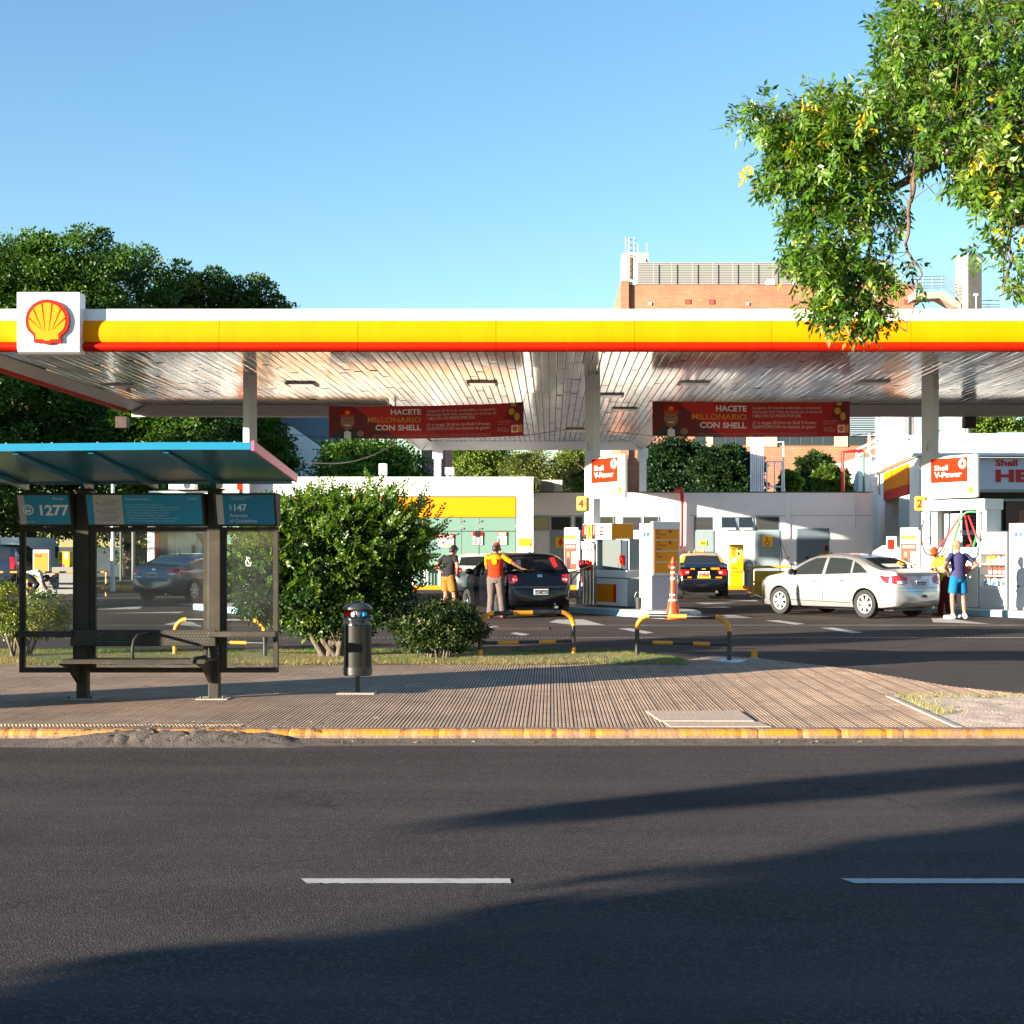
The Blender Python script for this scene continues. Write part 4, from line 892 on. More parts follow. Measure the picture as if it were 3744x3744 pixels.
def louver(u0,u1,v0,v1,n):
    mb=MB(); fbox(mb,u0,u1,v0,v1,YW,.006); f=wl(mb,'louvre',BGREY)
    mb=MB(); z0,z1=VZ(v1,YW)+.04,VZ(v0,YW)-.04; X0,X1=UX(u0,YW)+.05,UX(u1,YW)-.05
    mb.box(X0,X1,YW-.009,YW-.007,z0,z1); mb.mat(1)
    for i in range(n):
        z=z0+(z1-z0)*(i+.1)/n; mb.add([(X0,YW-.055,z),(X1,YW-.055,z),(X1,YW-.012,z+(z1-z0)/n*.36),(X0,YW-.012,z+(z1-z0)/n*.36)],[(0,1,2,3)])
    wl(mb,'slats',[BLACK,mat('slat_grey',(.16,.17,.17),.6)],t)
def door(u0,u1,v0,v1,m,knob=True):
    mb=MB(); fbox(mb,u0-1.5,u1+1.5,v0-1.5,v1,YW,.03); f=wl(mb,'door_frame',BGREY)
    mb=MB(); fbox(mb,u0,u1,v0,v1,YW,.045); d=wl(mb,'door',m,bevel=.006)
    if knob:
        mb=MB(); fbox(mb,u0+2,u0+5,1064,1065.5,YW,.11); fbox(mb,u0+2,u0+4,1060,1070,YW,.055); wl(mb,'handle',CHROME)
def window(u0,u1,v0,v1,tilt=0.):
    mb=MB(); 
    for a in ((u0,u1,v0,v0+1.6),(u0,u1,v1-1.6,v1),(u0,u0+1.6,v0,v1),(u1-1.6,u1,v0,v1)): fbox(mb,*a,YW,.05)
    f=wl(mb,'window',BGREY)
    mb=MB(); z0,z1=VZ(v1,YW)+.04,VZ(v0,YW)-.04; X0,X1=UX(u0,YW)+.04,UX(u1,YW)-.04
    mb.add([(X0,YW-.02-tilt,z0),(X1,YW-.02-tilt,z0),(X1,YW-.02,z1),(X0,YW-.02,z1)],[(0,1,2,3)]); mb.mat(1)
    if tilt:
        mb.box(X0,X1,YW-.03-tilt,YW-.0-tilt,z0-.05,z0+.03)
    wl(mb,'pane',[TIN,mat('aqua_frame',(.36,.50,.52),.5)])
louver(1038.6,1078,974,1001,11); louver(1084,1100,974,1001,11); louver(1173,1211,974,1001,11); louver(1309,1346,974,1001,11); louver(1424,1471,974,1001,11)
window(1007,1037,974,1000.5); window(1131,1158,974,1003); window(1213,1243,974,1003); window(1360,1389.5,974.5,999,.12); window(1392,1421,974.5,999,.12)
DOORM=mat('grey_door_paint',(.20,.26,.285),.5,var=.04)
door(1039,1078,1002,1110,DOORM); door(1311,1346,1002,1110,DOORM); door(1425,1470.5,1002,1110,DOORM); door(1504,1563,998,1106,mat('dark_blue_door',(.10,.13,.16),.5),False)
mb=MB(); fbox(mb,1007,1646,1104,1110,YW,.008); wl(mb,'plinth',LGREY)
mb=MB(); mb.tube([(UX(1612,YW),YW-.06,VZ(932,YW)),(UX(1612,YW),YW-.06,VZ(997,YW))],.035,8); wl(mb,'downpipe',WALLW)
mb=MB(); X=UX(1443,58.8); 
for dx in (0,.3,.6): mb.tube([(X+.1+dx,58.9,3.7),(X+.1+dx,58.9,5.0)],.03,6)
mb.tube([(X+.1,58.9,5.0),(X+.7,58.9,5.0)],.03,6); mb.tube([(X+.1,58.9,4.0),(X+.7,58.9,4.0)],.03,6); mb.tube([(X-.3,58.9,5.72),(X+.75,58.9,5.78),(X+.78,58.9,3.7)],.035,6); wl(mb,'ladder_hoop',WHITE)
# wall signs
def wsign(name,label,cat,u0,u1,v0,v1,c,draw,Y=YW,dd=.06,grp=None):
    s=thing(name,label,cat,(UX((u0+u1)/2,Y),Y,0),0,grp); x0=UX((u0+u1)/2,Y)
    mb=MB(); mb.box(UX(u0,Y)-x0,UX(u1,Y)-x0,-dd-.012,-dd,VZ(v1,Y),VZ(v0,Y)); build('plate',mb,c,s)
    if draw:
        mb=MB(); draw(mb,(UX(u1,Y)-UX(u0,Y)),VZ(v1,Y),VZ(v0,Y),-dd-.016); 
        if mb.v: build('pictogram',mb,[INKR,INKD],s)
    return s
LEMON=mat('lemon_sign',(.74,.45,.004),.5)
def woman(mb,w,z0,z1,y):
    h=z1-z0; zc=lambda t:z0+h*t
    mb.prism([(.045*math.cos(k*.6),zc(.82)+.045*math.sin(k*.6)) for k in range(11)],'y',y-.003,y)
    mb.prism([(-.05,zc(.74)),(.05,zc(.74)),(.12,zc(.36)),(-.12,zc(.36))],'y',y-.003,y); mb.prism([(-.045,zc(.36)),(-.01,zc(.36)),(-.01,zc(.08)),(-.045,zc(.08))],'y',y-.003,y); mb.prism([(.01,zc(.36)),(.045,zc(.36)),(.045,zc(.08)),(.01,zc(.08))],'y',y-.003,y)
wsign('door_sign','yellow sign with a red woman figure on a grey door','sign',1048,1068,1013,1033,LEMON,woman)
def wheelchair(mb,w,z0,z1,y):
    h=z1-z0; P=lambda a,b:(w*(a-.5),y,z0+h*b)
    mb.tube([P(.45+.22*math.cos(k*.3),.36+.22*math.sin(k*.3)) for k in range(8,20)],.02,5); mb.tube([P(.42,.74),P(.42,.5),P(.62,.5),P(.72,.24),P(.80,.26)],.02,5); mb.tube([P(.42,.64),P(.58,.64)],.018,5)
    mb.prism([(w*(.42-.5)+.035*math.cos(k*.6),z0+h*.83+.035*math.sin(k*.6)) for k in range(11)],'y',y-.003,y)
wsign('door_sign','square yellow wheelchair sign on a grey door','sign',1438,1457,1011.5,1031,LEMON,wheelchair)
def lines3(mb,w,z0,z1,y):
    mb.mat(1)
    for k in range(2): mb.text(('SOLO','PERSONAL')[k],(0,y,z0+(z1-z0)*(.55-.35*k)),Xv,Zv_,width=w*.7,size=.06,bold=.02,align='c')
wsign('door_sign','small yellow notice on the grey door above the taxi','sign',1320,1333,1020,1029,LEMON,lines3)
def esta(mb,w,z0,z1,y):
    mb.mat(1); h=z1-z0
    for k,b in enumerate(('Estacionamiento','Exclusivo Clientes','mientras','permanezcan en la','Estación de Servicio')): mb.text(b,(0,y,z0+h*(.80-.175*k)),Xv,Zv_,width=w*(.8 if k!=2 else .35),size=h*.085,bold=.02,align='c')
# hydrant pipe and hose cabinet
t2=thing('hydrant_pipe','red fire pipe running down the white wall to a hose cabinet','fire pipe',(0,YW,0))
X=UX(1286,YW-.3); mb=MB(); mb.tube([(X-.25,YW-.1,VZ(927,YW)),(X,YW-.25,VZ(922,YW)),(X+.02,YW-.3,VZ(928,YW)),(X,YW-.3,VZ(1030,YW)),(X-.12,YW-.3,VZ(1034,YW)),(X-.5,YW-.3,VZ(1034,YW))],.075,10); wl(mb,'pipe',mat('fire_red',(.45,.015,.015),.35),t2,smooth=40)
mb=MB(); fbox(mb,1271,1280,1027,1062,YW,.35); wl(mb,'hose_cabinet',mat('fire_red',(.45,.015,.015),.35),t2,bevel=.02)
# things on the roof
t3=thing('air_conditioner','cream air conditioner with a round grille on the white roof edge','air conditioner',(0,59,0))
mb=MB(); mb.box(UX(1017,59),UX(1061,59),58.8,59.4,VZ(931,59)+.05,VZ(906,59)); wl(mb,'case',mat('cream_case',(.72,.70,.62),.5),t3,59,bevel=.02)
mb=MB(); c=(UX(1033,59),0,VZ(920,59))
for k in range(9): r_=.05+.028*k; mb.tube([(c[0]+r_*math.cos(q*.35),58.785,c[2]+r_*math.sin(q*.35)) for q in range(19)],.008,4)
wl(mb,'grille',GREYP,t3,59)
t4=thing('pipe_bundle','tall bundle of white vent pipes rising from the white roof','pipes',(0,60.5,0))
for i in range(7):
    X=UX(1417,60.5)+i*.083; mb=MB(); mb.cyl((X,60.5),.033,3.6,6.75+.03*(i%3),8); wl(mb,'pipe',WHITE,t4,60.5,smooth=40)
mb=MB(); mb.box(UX(1414,60.5),UX(1441,60.5),60.4,60.6,6.1,6.25); wl(mb,'clamp',WHITE,t4,60.5)
# raised walk with yellow kerb in front of the block
mb=MB(); mb.box(UX(720,57),UX(1646,57),56.3,YW-.0,-.03,.13); structure('raised_walk',mb,CONC)
mb=MB(); mb.box(UX(720,56.2),UX(1640,56.2),56.16,56.3,-.03,.145); structure('raised_walk_kerb',mb,KYEL,bevel=.02)
for i,(u0,u1) in enumerate(((756,782),(1038,1062),(1300,1322))):
    Y=53; mb=MB(); mb.prism([(UX(u0,Y),0),(UX(u1,Y),0),(UX(u1,Y)-.03,.13),(UX(u0,Y)+.03,.13)],'y',Y-.08,Y+.08)
    s=build('wheel_stop',mb,KYEL,bevel=.02); tag(s,['yellow wheel stop half hidden by the big bush','yellow wheel stop behind the black hatchback','yellow wheel stop behind the taxi'][i],'wheel stop','yellow wheel stops')

# ------------------------------------------------------------------ shop with yellow band and glass front
YS=57.2
t=thing('station_shop','white flat roofed shop with a yellow band and mint glass front','shop',(0,YS,0))
def sh(mb,name,m,par=t,**k): return wl(mb,name,m,par,YS,**k)
xl,xr=UX(415,YS),UX(1006,YS)
mb=MB(); mb.box(xl,xr,YS,YS+7,VZ(936,YS),VZ(901,YS)); mb.box(UX(974,YS),xr,YS-.03,YS+7,-.05,VZ(901.5,YS)); mb.box(xl,xr,YS+3.2,YS+7,-.05,VZ(936,YS)); mb.box(UX(278,YS),UX(291,YS),YS,YS+.5,0,VZ(960,YS)); mb.box(UX(278,YS),xl,YS+.2,YS+6,VZ(975,YS),VZ(926,YS)); mb.box(UX(420,YS),UX(452,YS),YS-.1,YS+.4,VZ(950,YS),VZ(900,YS)); sh(mb,'wall',WALLW)
mb=MB(); mb.box(xl,xr+.03,YS-.05,YS+7,VZ(901,YS),VZ(899.6,YS)); sh(mb,'coping',LGREY)
mb=MB(); fbox(mb,700,973,938,976,YS,.06); fbox(mb,455,700,938,976,YS,.06); sh(mb,'yellow_band',mat('shop_yellow',(.80,.27,.0005),.5,spec=.25),bevel=.01)
mb=MB(); fbox(mb,452,476,903,925,YS,.5); sh(mb,'orange_sign',ORED)
MINT=mat('mint_frosted_glass',(.145,.255,.215),.3,spec=.3,var=.04,vscale=.7)
us=[291,330,372,415,470,540,605,666,728,800,871,905,973]
for i,(a,b) in enumerate(zip(us[:-1],us[1:])):
    if b<=455: 
        mb=MB(); fbox(mb,a+.6,b-.6,985,1108,YS+.3,.02); sh(mb,'glass_panel',mat('dark_shop_glass',(.03,.05,.055),.25,spec=.25)); continue
    mb=MB(); fbox(mb,a+.4,b-.4,1003,1104,YS,.02); fbox(mb,a+.4,b-.4,977,1001.6,YS,.02); g=sh(mb,'glass_panel',MINT)
for u in us[5:-1]:
    mb=MB(); 
    for v in (983,997): fbox(mb,u-4,u+4,v-1.3,v+1.3,YS,.06)
    sh(mb,'glass_clamp',STEEL)
mb=MB(); fbox(mb,798.4,801.6,977,1106,YS,.05); sh(mb,'mullion',DGREY)
mb=MB(); fbox(mb,455,1006,1104,1109,YS,.03); sh(mb,'plinth',DGREY)
mb=MB(); fbox(mb,291,300,1000,1060,YS+.2,.05); sh(mb,'red_poster',RED)
# menu posters on the glass
def poster(u0,u1,v0,v1,label,kind):
    Y=YS-.03; s=thing('menu_poster',label,'poster',(UX((u0+u1)/2,Y),Y,0),0,'menu posters on the shop glass'); x0=UX((u0+u1)/2,Y); W=UX(u1,Y)-UX(u0,Y); za,zb=VZ(v1,Y),VZ(v0,Y); h=zb-za
    mb=MB(); mb.box(-W/2,W/2,-.03,-.01,za,zb); build('sheet',mb,mat('poster_blue_white',(.34,.42,.46),.5),s)
    mb=MB(); mb.box(-W/2,W/2,-.034,-.031,zb-h*.32,zb); build('red_header',mb,RED,s)
    mb=MB(); 
    if kind==0:
        mb.prism([(.13*math.cos(k*.5),zb-h*.16+.13*math.sin(k*.5)) for k in range(13)],'y',-.038,-.036)
    else: mb.mat(1).box(-W*.38,W*.40,-.038,-.036,zb-h*.27,zb-h*.06)
    mb.mat(2 if kind==0 else 3)
    if kind==0:
        for r_ in range(4):
            for c_ in (-.2,.22): mb.ell((c_*W*1.0,-.036,za+h*(.10+.15*r_)),(W*.13,.006,h*.045),10,6)
    else: mb.ell((W*.12,-.036,za+h*.22),(W*.28,.006,h*.10),10,6); mb.mat(4).box(-W*.40,-W*.28,-.038,-.036,za+h*.1,za+h*.45) if kind==2 else None
    build('food_print',mb,[BLACK,SIGNW,mat('food_brown',(.20,.09,.04),.5),mat('bun_tan',(.55,.34,.14),.5),mat('cola_brown',(.10,.02,.012),.4)],s)
    if kind: mb=MB(); mb.text('COMBO',(-W*.3,-.04,zb-h*.15),Xv,Zv_,width=W*.5); mb.text('$ 140',(-W*.3,-.04,zb-h*.25),Xv,Zv_,width=W*.35); build('lettering',mb,INKR,s)
poster(824.5,856.5,1007.5,1033,'menu poster with one burger beside the bush, above the man in black',1)
poster(892,911,1003.5,1028,'menu poster with rows of small dishes',0)
poster(938.5,956.5,1003.5,1028,'menu poster with a bottle and burger above the black hatchback',2)
wsign('wall_notice','yellow parking notice with small black print on the shop corner','sign',978,1002,1015.5,1030.5,LEMON,esta,Y=YS,dd=.04)
# cafe tables glimpsed under the bush
for i,u in enumerate((768,792,815)):
    Y=56.75; s=thing('cafe_table',['dark cafe table half hidden by the bush','dark cafe table in the middle of three by the shop glass','dark cafe table behind the man in black'][i],'table',(UX(u,Y),Y,.13),0,'cafe tables at the shop')
    mb=MB(); mb.box(-.33,.33,-.3,.3,.72,.75); build('table_top',mb,mat('brown_table',(.16,.10,.06),.5),s)
    for a in (-.29,.29):
        for b in (-.25,.25): mb=MB(); mb.cyl((a,b),.02,0,.72,8); build('leg',mb,STEEL,s)
# roof clutter on the shop
for i,(u,v,w_,h_,lab) in enumerate(((849,905,.36,.3,'beige box on two stubs on the shop roof'),(723,905,.3,.45,'beige vent hood on the shop roof above the bush'))):
    Y=59; X=UX(849 if i==0 else 723,Y); s=thing('roof_vent',lab,'roof vent',(X,Y,VZ(901,YS)),0,'vents on the shop roof')
    mb=MB(); mb.box(-w_/2,w_/2,-.2,.2,.18,.18+h_); build('hood',mb,mat('cream_case',(.72,.70,.62),.5),s,bevel=.02)
    mb=MB(); mb.cyl((-.09,0),.04,0,.19,8); mb.cyl((.10,0),.04,0,.19,8); build('stub',mb,WHITE,s)
s=thing('air_conditioner','small grey and white air conditioner on the low shop roof behind the bus shelter','air conditioner',(UX(345,YS),YS,VZ(926,YS)),0)
mb=MB(); mb.box(-.5,.5,-.2,.3,.05,.36); build('case',mb,LGREY,s,bevel=.02); mb=MB(); mb.lathe([(.13,-.21),(.10,-.215),(0,-.205)],16,(.2,0,.2),'y'); build('grille',mb,DGREY,s)

# ------------------------------------------------------------------ oil change bay at the right
t=thing('oil_change_bay','white oil change bay with a yellow header and a red lettered sign','building',(12.5,51.0,0))
A=Vector((12.6,57.2,0)); B=Vector((11.45,46.6,0)); B2=Vector((11.45,46.1,0)); 
def ob(mb,name,m,**k): mb.v=[((a-11.4)*1.097,(b-46.5)*1.097,c*1.063) for a,b,c in mb.v]; return build(name,mb,m,t,**k)
# side wall toward the pumps (built along the line A-B), as piers with the bay opening between them
def along(s): return A+(B-A)*s
dirS=(B-A).normalized(); nS=Vector((-dirS.y,dirS.x,0)); nS = nS if nS.x<0 else -nS
def slab(mb,s0,s1,z0,z1,proud=0.,thick=.3):
    p0=along(s0)+nS*proud; p1=along(s1)+nS*proud; q0=p0-nS*thick; q1=p1-nS*thick
    mb.add([(p0.x,p0.y,z0),(p1.x,p1.y,z0),(q1.x,q1.y,z0),(q0.x,q0.y,z0),(p0.x,p0.y,z1),(p1.x,p1.y,z1),(q1.x,q1.y,z1),(q0.x,q0.y,z1)],[(3,2,1,0),(4,5,6,7),(0,1,5,4),(1,2,6,5),(2,3,7,6),(3,0,4,7)]); return mb
mb=MB(); slab(mb,-.02,.22,-.05,4.35,0,.5); slab(mb,.86,1.0,-.05,4.35,0,.6); slab(mb,.0,1.0,4.3,4.45,0,.3); ob(mb,'wall',WALLW)
mb=MB(); slab(mb,.22,.86,3.62,4.32,.06,.1); ob(mb,'yellow_header',YELLOW,bevel=.01); mb=MB(); slab(mb,.22,.86,3.28,3.61,.06,.1); ob(mb,'red_header',RED,bevel=.01)
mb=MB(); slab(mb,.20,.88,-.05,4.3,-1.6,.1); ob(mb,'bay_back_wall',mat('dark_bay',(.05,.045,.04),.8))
mb=MB(); 
for k in range(30): slab(mb,.55,.86,.2+k*.085,.25+k*.085,-1.4,.05)
ob(mb,'roller_shutter',GREYP)
mb=MB(); slab(mb,.62,.80,1.9,3.0,-1.35,.03); ob(mb,'helix_poster',OCHRE)
# front facade
mb=MB(); mb.box(11.4,11.9,46.0,46.6,-.05,4.4); mb.box(21.0,21.6,46.0,46.6,-.05,4.4); mb.box(11.9,21.6,46.3,46.6,-.05,.3); ob(mb,'corner_column',WALLW,bevel=.02)
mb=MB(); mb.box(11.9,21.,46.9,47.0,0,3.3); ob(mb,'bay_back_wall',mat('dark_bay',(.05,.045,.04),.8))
for k in range(8):
    mb=MB(); x0=12.1+k*1.12; 
    for j in range(24): mb.box(x0,x0+1.04,46.82,46.88,.3+j*.115,.37+j*.115)
    ob(mb,'shutter',mat('brown_shutter',(.10,.085,.075),.5))
mb=MB(); mb.box(12.0,21,46.60,46.68,1.9,2.05); mb.box(12,21,46.6,46.68,3.0,3.08); ob(mb,'rail',GREYP)
mb=MB(); mb.box(14.3,15.25,46.66,46.78,2.0,2.98); ob(mb,'window_poster',mat('dark_poster',(.06,.02,.015),.3)); mb=MB(); mb.text('DENTRO',(14.4,46.64,2.84),Xv,Zv_,width=.55); mb.box(14.7,15.0,46.64,46.65,2.3,2.7); ob(mb,'poster_print',mat('dim_print',(.28,.10,.06),.5))
mb=MB(); mb.box(12.0,21.2,46.05,46.3,3.36,4.38); ob(mb,'sign_panel',mat('sign_pale_blue',(.58,.64,.70),.5))
mb=MB(); X=UX(1879,46.0); mb.text('Shell',(X,46.03,VZ(880,46)),Xv,Zv_,size=.21,width=.68,bold=.03); mb.text('HELIX',(X,46.03,VZ(910,46)),Xv,Zv_,width=2.35,size=.37,bold=.05); mb.box(X+1.5,X+2.6,46.03,46.04,VZ(876,46),VZ(873,46)); ob(mb,'lettering',INKR)
# white overhanging roof edge, rising to a low hip
mb=MB(); ez=[(4.40),(5.12)]
o0=along(-.03)+nS*.25; o1=Vector((11.15,45.75,0)); o2=Vector((22,45.75,0))
i0=o0-nS*.9; i1=Vector((12.2,46.8,0)); i2=Vector((22,46.8,0))
V=[]
for z,ps in ((4.42,(o0,o1,o2)),(4.95,(o0-nS*.1,o1+Vector((.1,.1,0)),o2+Vector((0,.1,0)))),(5.15,(o0-nS*.45,o1+Vector((.5,.5,0)),o2+Vector((0,.5,0)))),(5.25,(Vector((22,57,0)),Vector((17.5,52,0)),Vector((22,50,0))))):
    for p_ in ps: V.append((p_.x,p_.y,z if z<5.2 else 5.55))
V+= [(o0.x+.3,o0.y,4.42),(12.0,46.5,4.42),(22,46.5,4.42)]
mb.add(V,[(0,1,4,3),(1,2,5,4),(3,4,7,6),(4,5,8,7),(6,7,10,9),(7,8,11,10),(0,12,13,1),(1,13,14,2)]); ob(mb,'roof_edge',WHITE,smooth=35)
mb=MB(); mb.add([(16.2,52,5.3),(24,49,5.35),(24,60,6.3),(18,60,6.3)],[(0,1,2,3)]); mb.box(14,24,58,60,4.3,5.2); ob(mb,'roof',mat('pale_blue_roof',(.42,.50,.60),.6))
# pipes by its corner
s=thing('standpipe','red and green standpipes beside the oil change bay roof','pipe',(UX(1590,60),60,0))
mb=MB(); mb.tube([(0,0,3.6),(0,0,5.45),(.8,0,5.5)],.08,8); build('red_pipe',mb,mat('fire_red',(.45,.015,.015),.35),s); mb=MB(); mb.tube([(.85,0,3.6),(.85,0,5.5)],.05,8); build('green_pipe',mb,mat('dark_green_pipe',(.02,.15,.09),.4),s)
s=thing('roof_ladder','thin grey ladder and mast at the corner of the oil change bay','ladder',(UX(1640,57.5),57.0,0))
mb=MB(); mb.tube([(.28,0,3.6),(.28,0,7.6),(.0,0,7.62),(.95,0,7.62)],.04,6); build('mast',mb,GREYP,s)
mb=MB(); mb.tube([(-.05,0,3.7),(-.05,0,5.2)],.025,6); mb.tube([(.2,0,3.7),(.2,0,5.2)],.025,6); 
for k in range(6): mb.tube([(-.05,0,3.9+k*.24),(.2,0,3.9+k*.24)],.018,5)
build('ladder',mb,LGREY,s)
# rooftop truss railing and white tanks behind
s=thing('roof_truss','white truss railing along the roof behind the oil change bay','railing',(UX(1630,66),66,0))
mb=MB(); 
def seg(a,b,r=.05): mb.tube([a,b],r,6)
def PT(u,v): return (UX(u,66)-UX(1630,66),0,VZ(v,66))
for a,b in (((1617,862),(1660,836)),((1617,885),(1617,848)),((1640,855),(1640,818)),((1655,850),(1655,818)),((1648,820),(1740,824)),((1648,832),(1740,834)),((1850,820),(1775,818)),((1617,848),(1660,828))): seg(PT(*a),PT(*b))
for k in range(9): seg(PT(1650+k*10,832),PT(1655+k*10,821),.03); seg(PT(1655+k*10,821),PT(1660+k*10,832),.03)
build('truss',mb,WHITE,s)
mb=MB(); mb.box(UX(1615,67)-UX(1630,66),14,.5,8,0,5.6); build('roof_block',mb,WALLW,s)
for i,(u0,u1) in enumerate(((1652,1722),(1776,1832))):
    Y=78; X=UX((u0+u1)/2,Y); r=(UX(u1,Y)-UX(u0,Y))/2; s=thing('storage_tank',['large white storage tank left of the pillar numbered 2','white storage tank right of the pillar numbered 2'][i],'tank',(X,Y,0),0,'white storage tanks')
    mb=MB(); mb.lathe([(r,0),(r,8.7),(r*.6,9.2),(0,9.4)],28); build('shell',mb,WHITE,s,smooth=40)
    mb=MB(); mb.cyl((r*.55,-r*.95),.16,3,9,10); build('pipe',mb,DGREY,s)

# ------------------------------------------------------------------ brick building far behind
BRICK=bpy.data.materials.new('orange_brick'); BRICK.use_nodes=True
nt=BRICK.node_tree; b=nt.nodes['Principled BSDF']; tc=nt.nodes.new('ShaderNodeTexCoord'); mp=nt.nodes.new('ShaderNodeMapping'); mp.inputs['Rotation'].default_value=(R(90),0,0)
br=nt.nodes.new('ShaderNodeTexBrick'); nt.links.new(tc.outputs['Object'],mp.inputs[0]); nt.links.new(mp.outputs[0],br.inputs['Vector'])
br.inputs['Scale'].default_value=1; br.inputs['Brick Width'].default_value=.46; br.inputs['Row Height'].default_value=.155; br.inputs['Mortar Size'].default_value=.02; br.inputs['Mortar Smooth'].default_value=.4
br.inputs['Color1'].default_value=(.45,.19,.105,1); br.inputs['Color2'].default_value=(.38,.15,.082,1); br.inputs['Mortar'].default_value=(.17,.085,.055,1)
nz=nt.nodes.new('ShaderNodeTexNoise'); nz.inputs['Scale'].default_value=.35; nz.inputs['Detail'].default_value=7; nt.links.new(tc.outputs['Object'],nz.inputs['Vector']); mr=nt.nodes.new('ShaderNodeMapRange'); mr.inputs[1].default_value=.3; mr.inputs[2].default_value=.7; mr.inputs[3].default_value=.8; mr.inputs[4].default_value=1.2; nt.links.new(nz.outputs['Fac'],mr.inputs[0])
mx=nt.nodes.new('ShaderNodeMix'); mx.data_type='RGBA'; mx.blend_type='MULTIPLY'; mx.inputs[0].default_value=1; nt.links.new(br.outputs['Color'],mx.inputs[6]); nt.links.new(mr.outputs[0],mx.inputs[7]); nt.links.new(mx.outputs[2],b.inputs['Base Color']); b.inputs['Roughness'].default_value=.9
YB_=115.
t=thing('brick_building','tall orange brick building with a slatted roof screen above the canopy','building',(0,YB_,0))
def bk(mb,name,m,**k): mb.v=[(a,b-YB_,c) for a,b,c in mb.v]; return build(name,mb,m,t,**k)
mb=MB(); mb.box(UX(1172,YB_),UX(1725,YB_),YB_,YB_+16,-.3,VZ(538,YB_)); bk(mb,'wall',BRICK)
mb=MB(); mb.box(UX(1171,YB_),UX(1186,YB_),YB_-.3,YB_+16,-.3,VZ(531,YB_)); bk(mb,'corner_pier',BRICK)
mb=MB(); mb.box(UX(1172,YB_)-.05,UX(1725,YB_)+.05,YB_-.04,YB_+16,VZ(538,YB_),VZ(536.5,YB_)); bk(mb,'coping',mat('brick_dark',(.22,.10,.07),.9))
Zs0,Zs1=VZ(537,YB_),VZ(487,YB_); mb=MB(); n=15
mb.box(UX(1207,YB_),UX(1690,YB_),YB_+2.2,YB_+2.25,Zs0,Zs1)
mb.mat(1)
for k in range(n+1):
    z=Zs0+(Zs1-Zs0)*k/n; mb.box(UX(1205,YB_),UX(1692,YB_),YB_+2.13,YB_+2.19,z,z+.100)
bk(mb,'roof_screen',[mat('screen_metal',(.10,.10,.095),.6,var=.12,vscale=.5),mat('slat_metal',(.25,.25,.235),.5)])
mb=MB(); 
for u in (1235,1270,1310,1349,1387,1426,1464,1500,1540,1580,1620,1660): mb.box(UX(u,YB_),UX(u,YB_)+.06,YB_+1.8,YB_+1.84,Zs0,Zs1)
bk(mb,'screen_rib',mat('rib_metal',(.26,.26,.25),.6))
mb=MB(); mb.add([(UX(1178,YB_),YB_+5,20),(UX(1231,YB_),YB_+5,20),(UX(1231,YB_),YB_+8,20),(UX(1178,YB_),YB_+8,20),(UX(1180,YB_),YB_+5,VZ(453,YB_)),(UX(1231,YB_),YB_+5,VZ(453,YB_)),(UX(1231,YB_),YB_+8,VZ(453,YB_)),(UX(1180,YB_),YB_+8,VZ(453,YB_))],[(4,5,6,7),(0,1,5,4),(1,2,6,5),(2,3,7,6),(3,0,4,7)])
bk(mb,'roof_hut',mat('stained_render',(.42,.37,.30),.9,var=.08,vscale=1,dirt=(.33,.22,.14,.8),dscale=1.1))
mb=MB(); mb.box(UX(1205,YB_),UX(1226,YB_),YB_+4.9,YB_+4.98,Zs0,VZ(465,YB_)); bk(mb,'hut_door',mat('hut_door',(.48,.52,.52),.6)); mb=MB(); mb.box(UX(1209,YB_),UX(1221,YB_),YB_+4.86,YB_+4.9,VZ(476,YB_),VZ(470,YB_)); bk(mb,'door_vent',GREYP)
mb=MB(); mb.box(UX(1193,YB_),UX(1198,YB_),YB_+4.88,YB_+4.96,Zs0,VZ(462,YB_)); bk(mb,'rust_strip',mat('rust',(.22,.09,.03),.9,var=.3))
mb=MB(); 
for k in range(10): z=Zs0+.3+k*.42; mb.tube([(UX(1184,YB_),YB_+3.2,z),(UX(1191,YB_),YB_+2.9,z),(UX(1204,YB_),YB_+3.2,z)],.035,5)
for u in (1184,1191,1200): mb.tube([(UX(u,YB_),YB_+3,Zs0),(UX(u,YB_),YB_+3,Zs0+4.3)],.03,5)
bk(mb,'cage_ladder',STEEL)
mb=MB(); mb.tube([(UX(1211,YB_),YB_+5.5,VZ(453,YB_)),(UX(1211,YB_),YB_+5.5,VZ(433,YB_))],.04,5); mb.tube([(UX(1229,YB_),YB_+5.5,VZ(453,YB_)),(UX(1229,YB_),YB_+5.5,VZ(432,YB_))],.03,5); bk(mb,'antenna',STEEL)
for u in (1292,1337,1705): mb=MB(); mb.box(UX(u,YB_),UX(u+11,YB_),YB_-.06,YB_+.01,VZ(574,YB_),VZ(565,YB_)); bk(mb,'vent_plate',mat('rust_red_plate',(.22,.055,.04),.8))
for u in (1224,1408,1550): mb=MB(); mb.box(UX(u,YB_),UX(u+5,YB_),YB_-.1,YB_+.01,VZ(576,YB_),VZ(571,YB_)); bk(mb,'flood_lamp',LGREY)
for u in (1186,1447): mb=MB(); mb.box(UX(u,YB_),UX(u+14,YB_),YB_-.1,YB_+1.0,VZ(538,YB_),VZ(528,YB_)); bk(mb,'roof_box',mat('pale_green_box',(.45,.52,.47),.6))
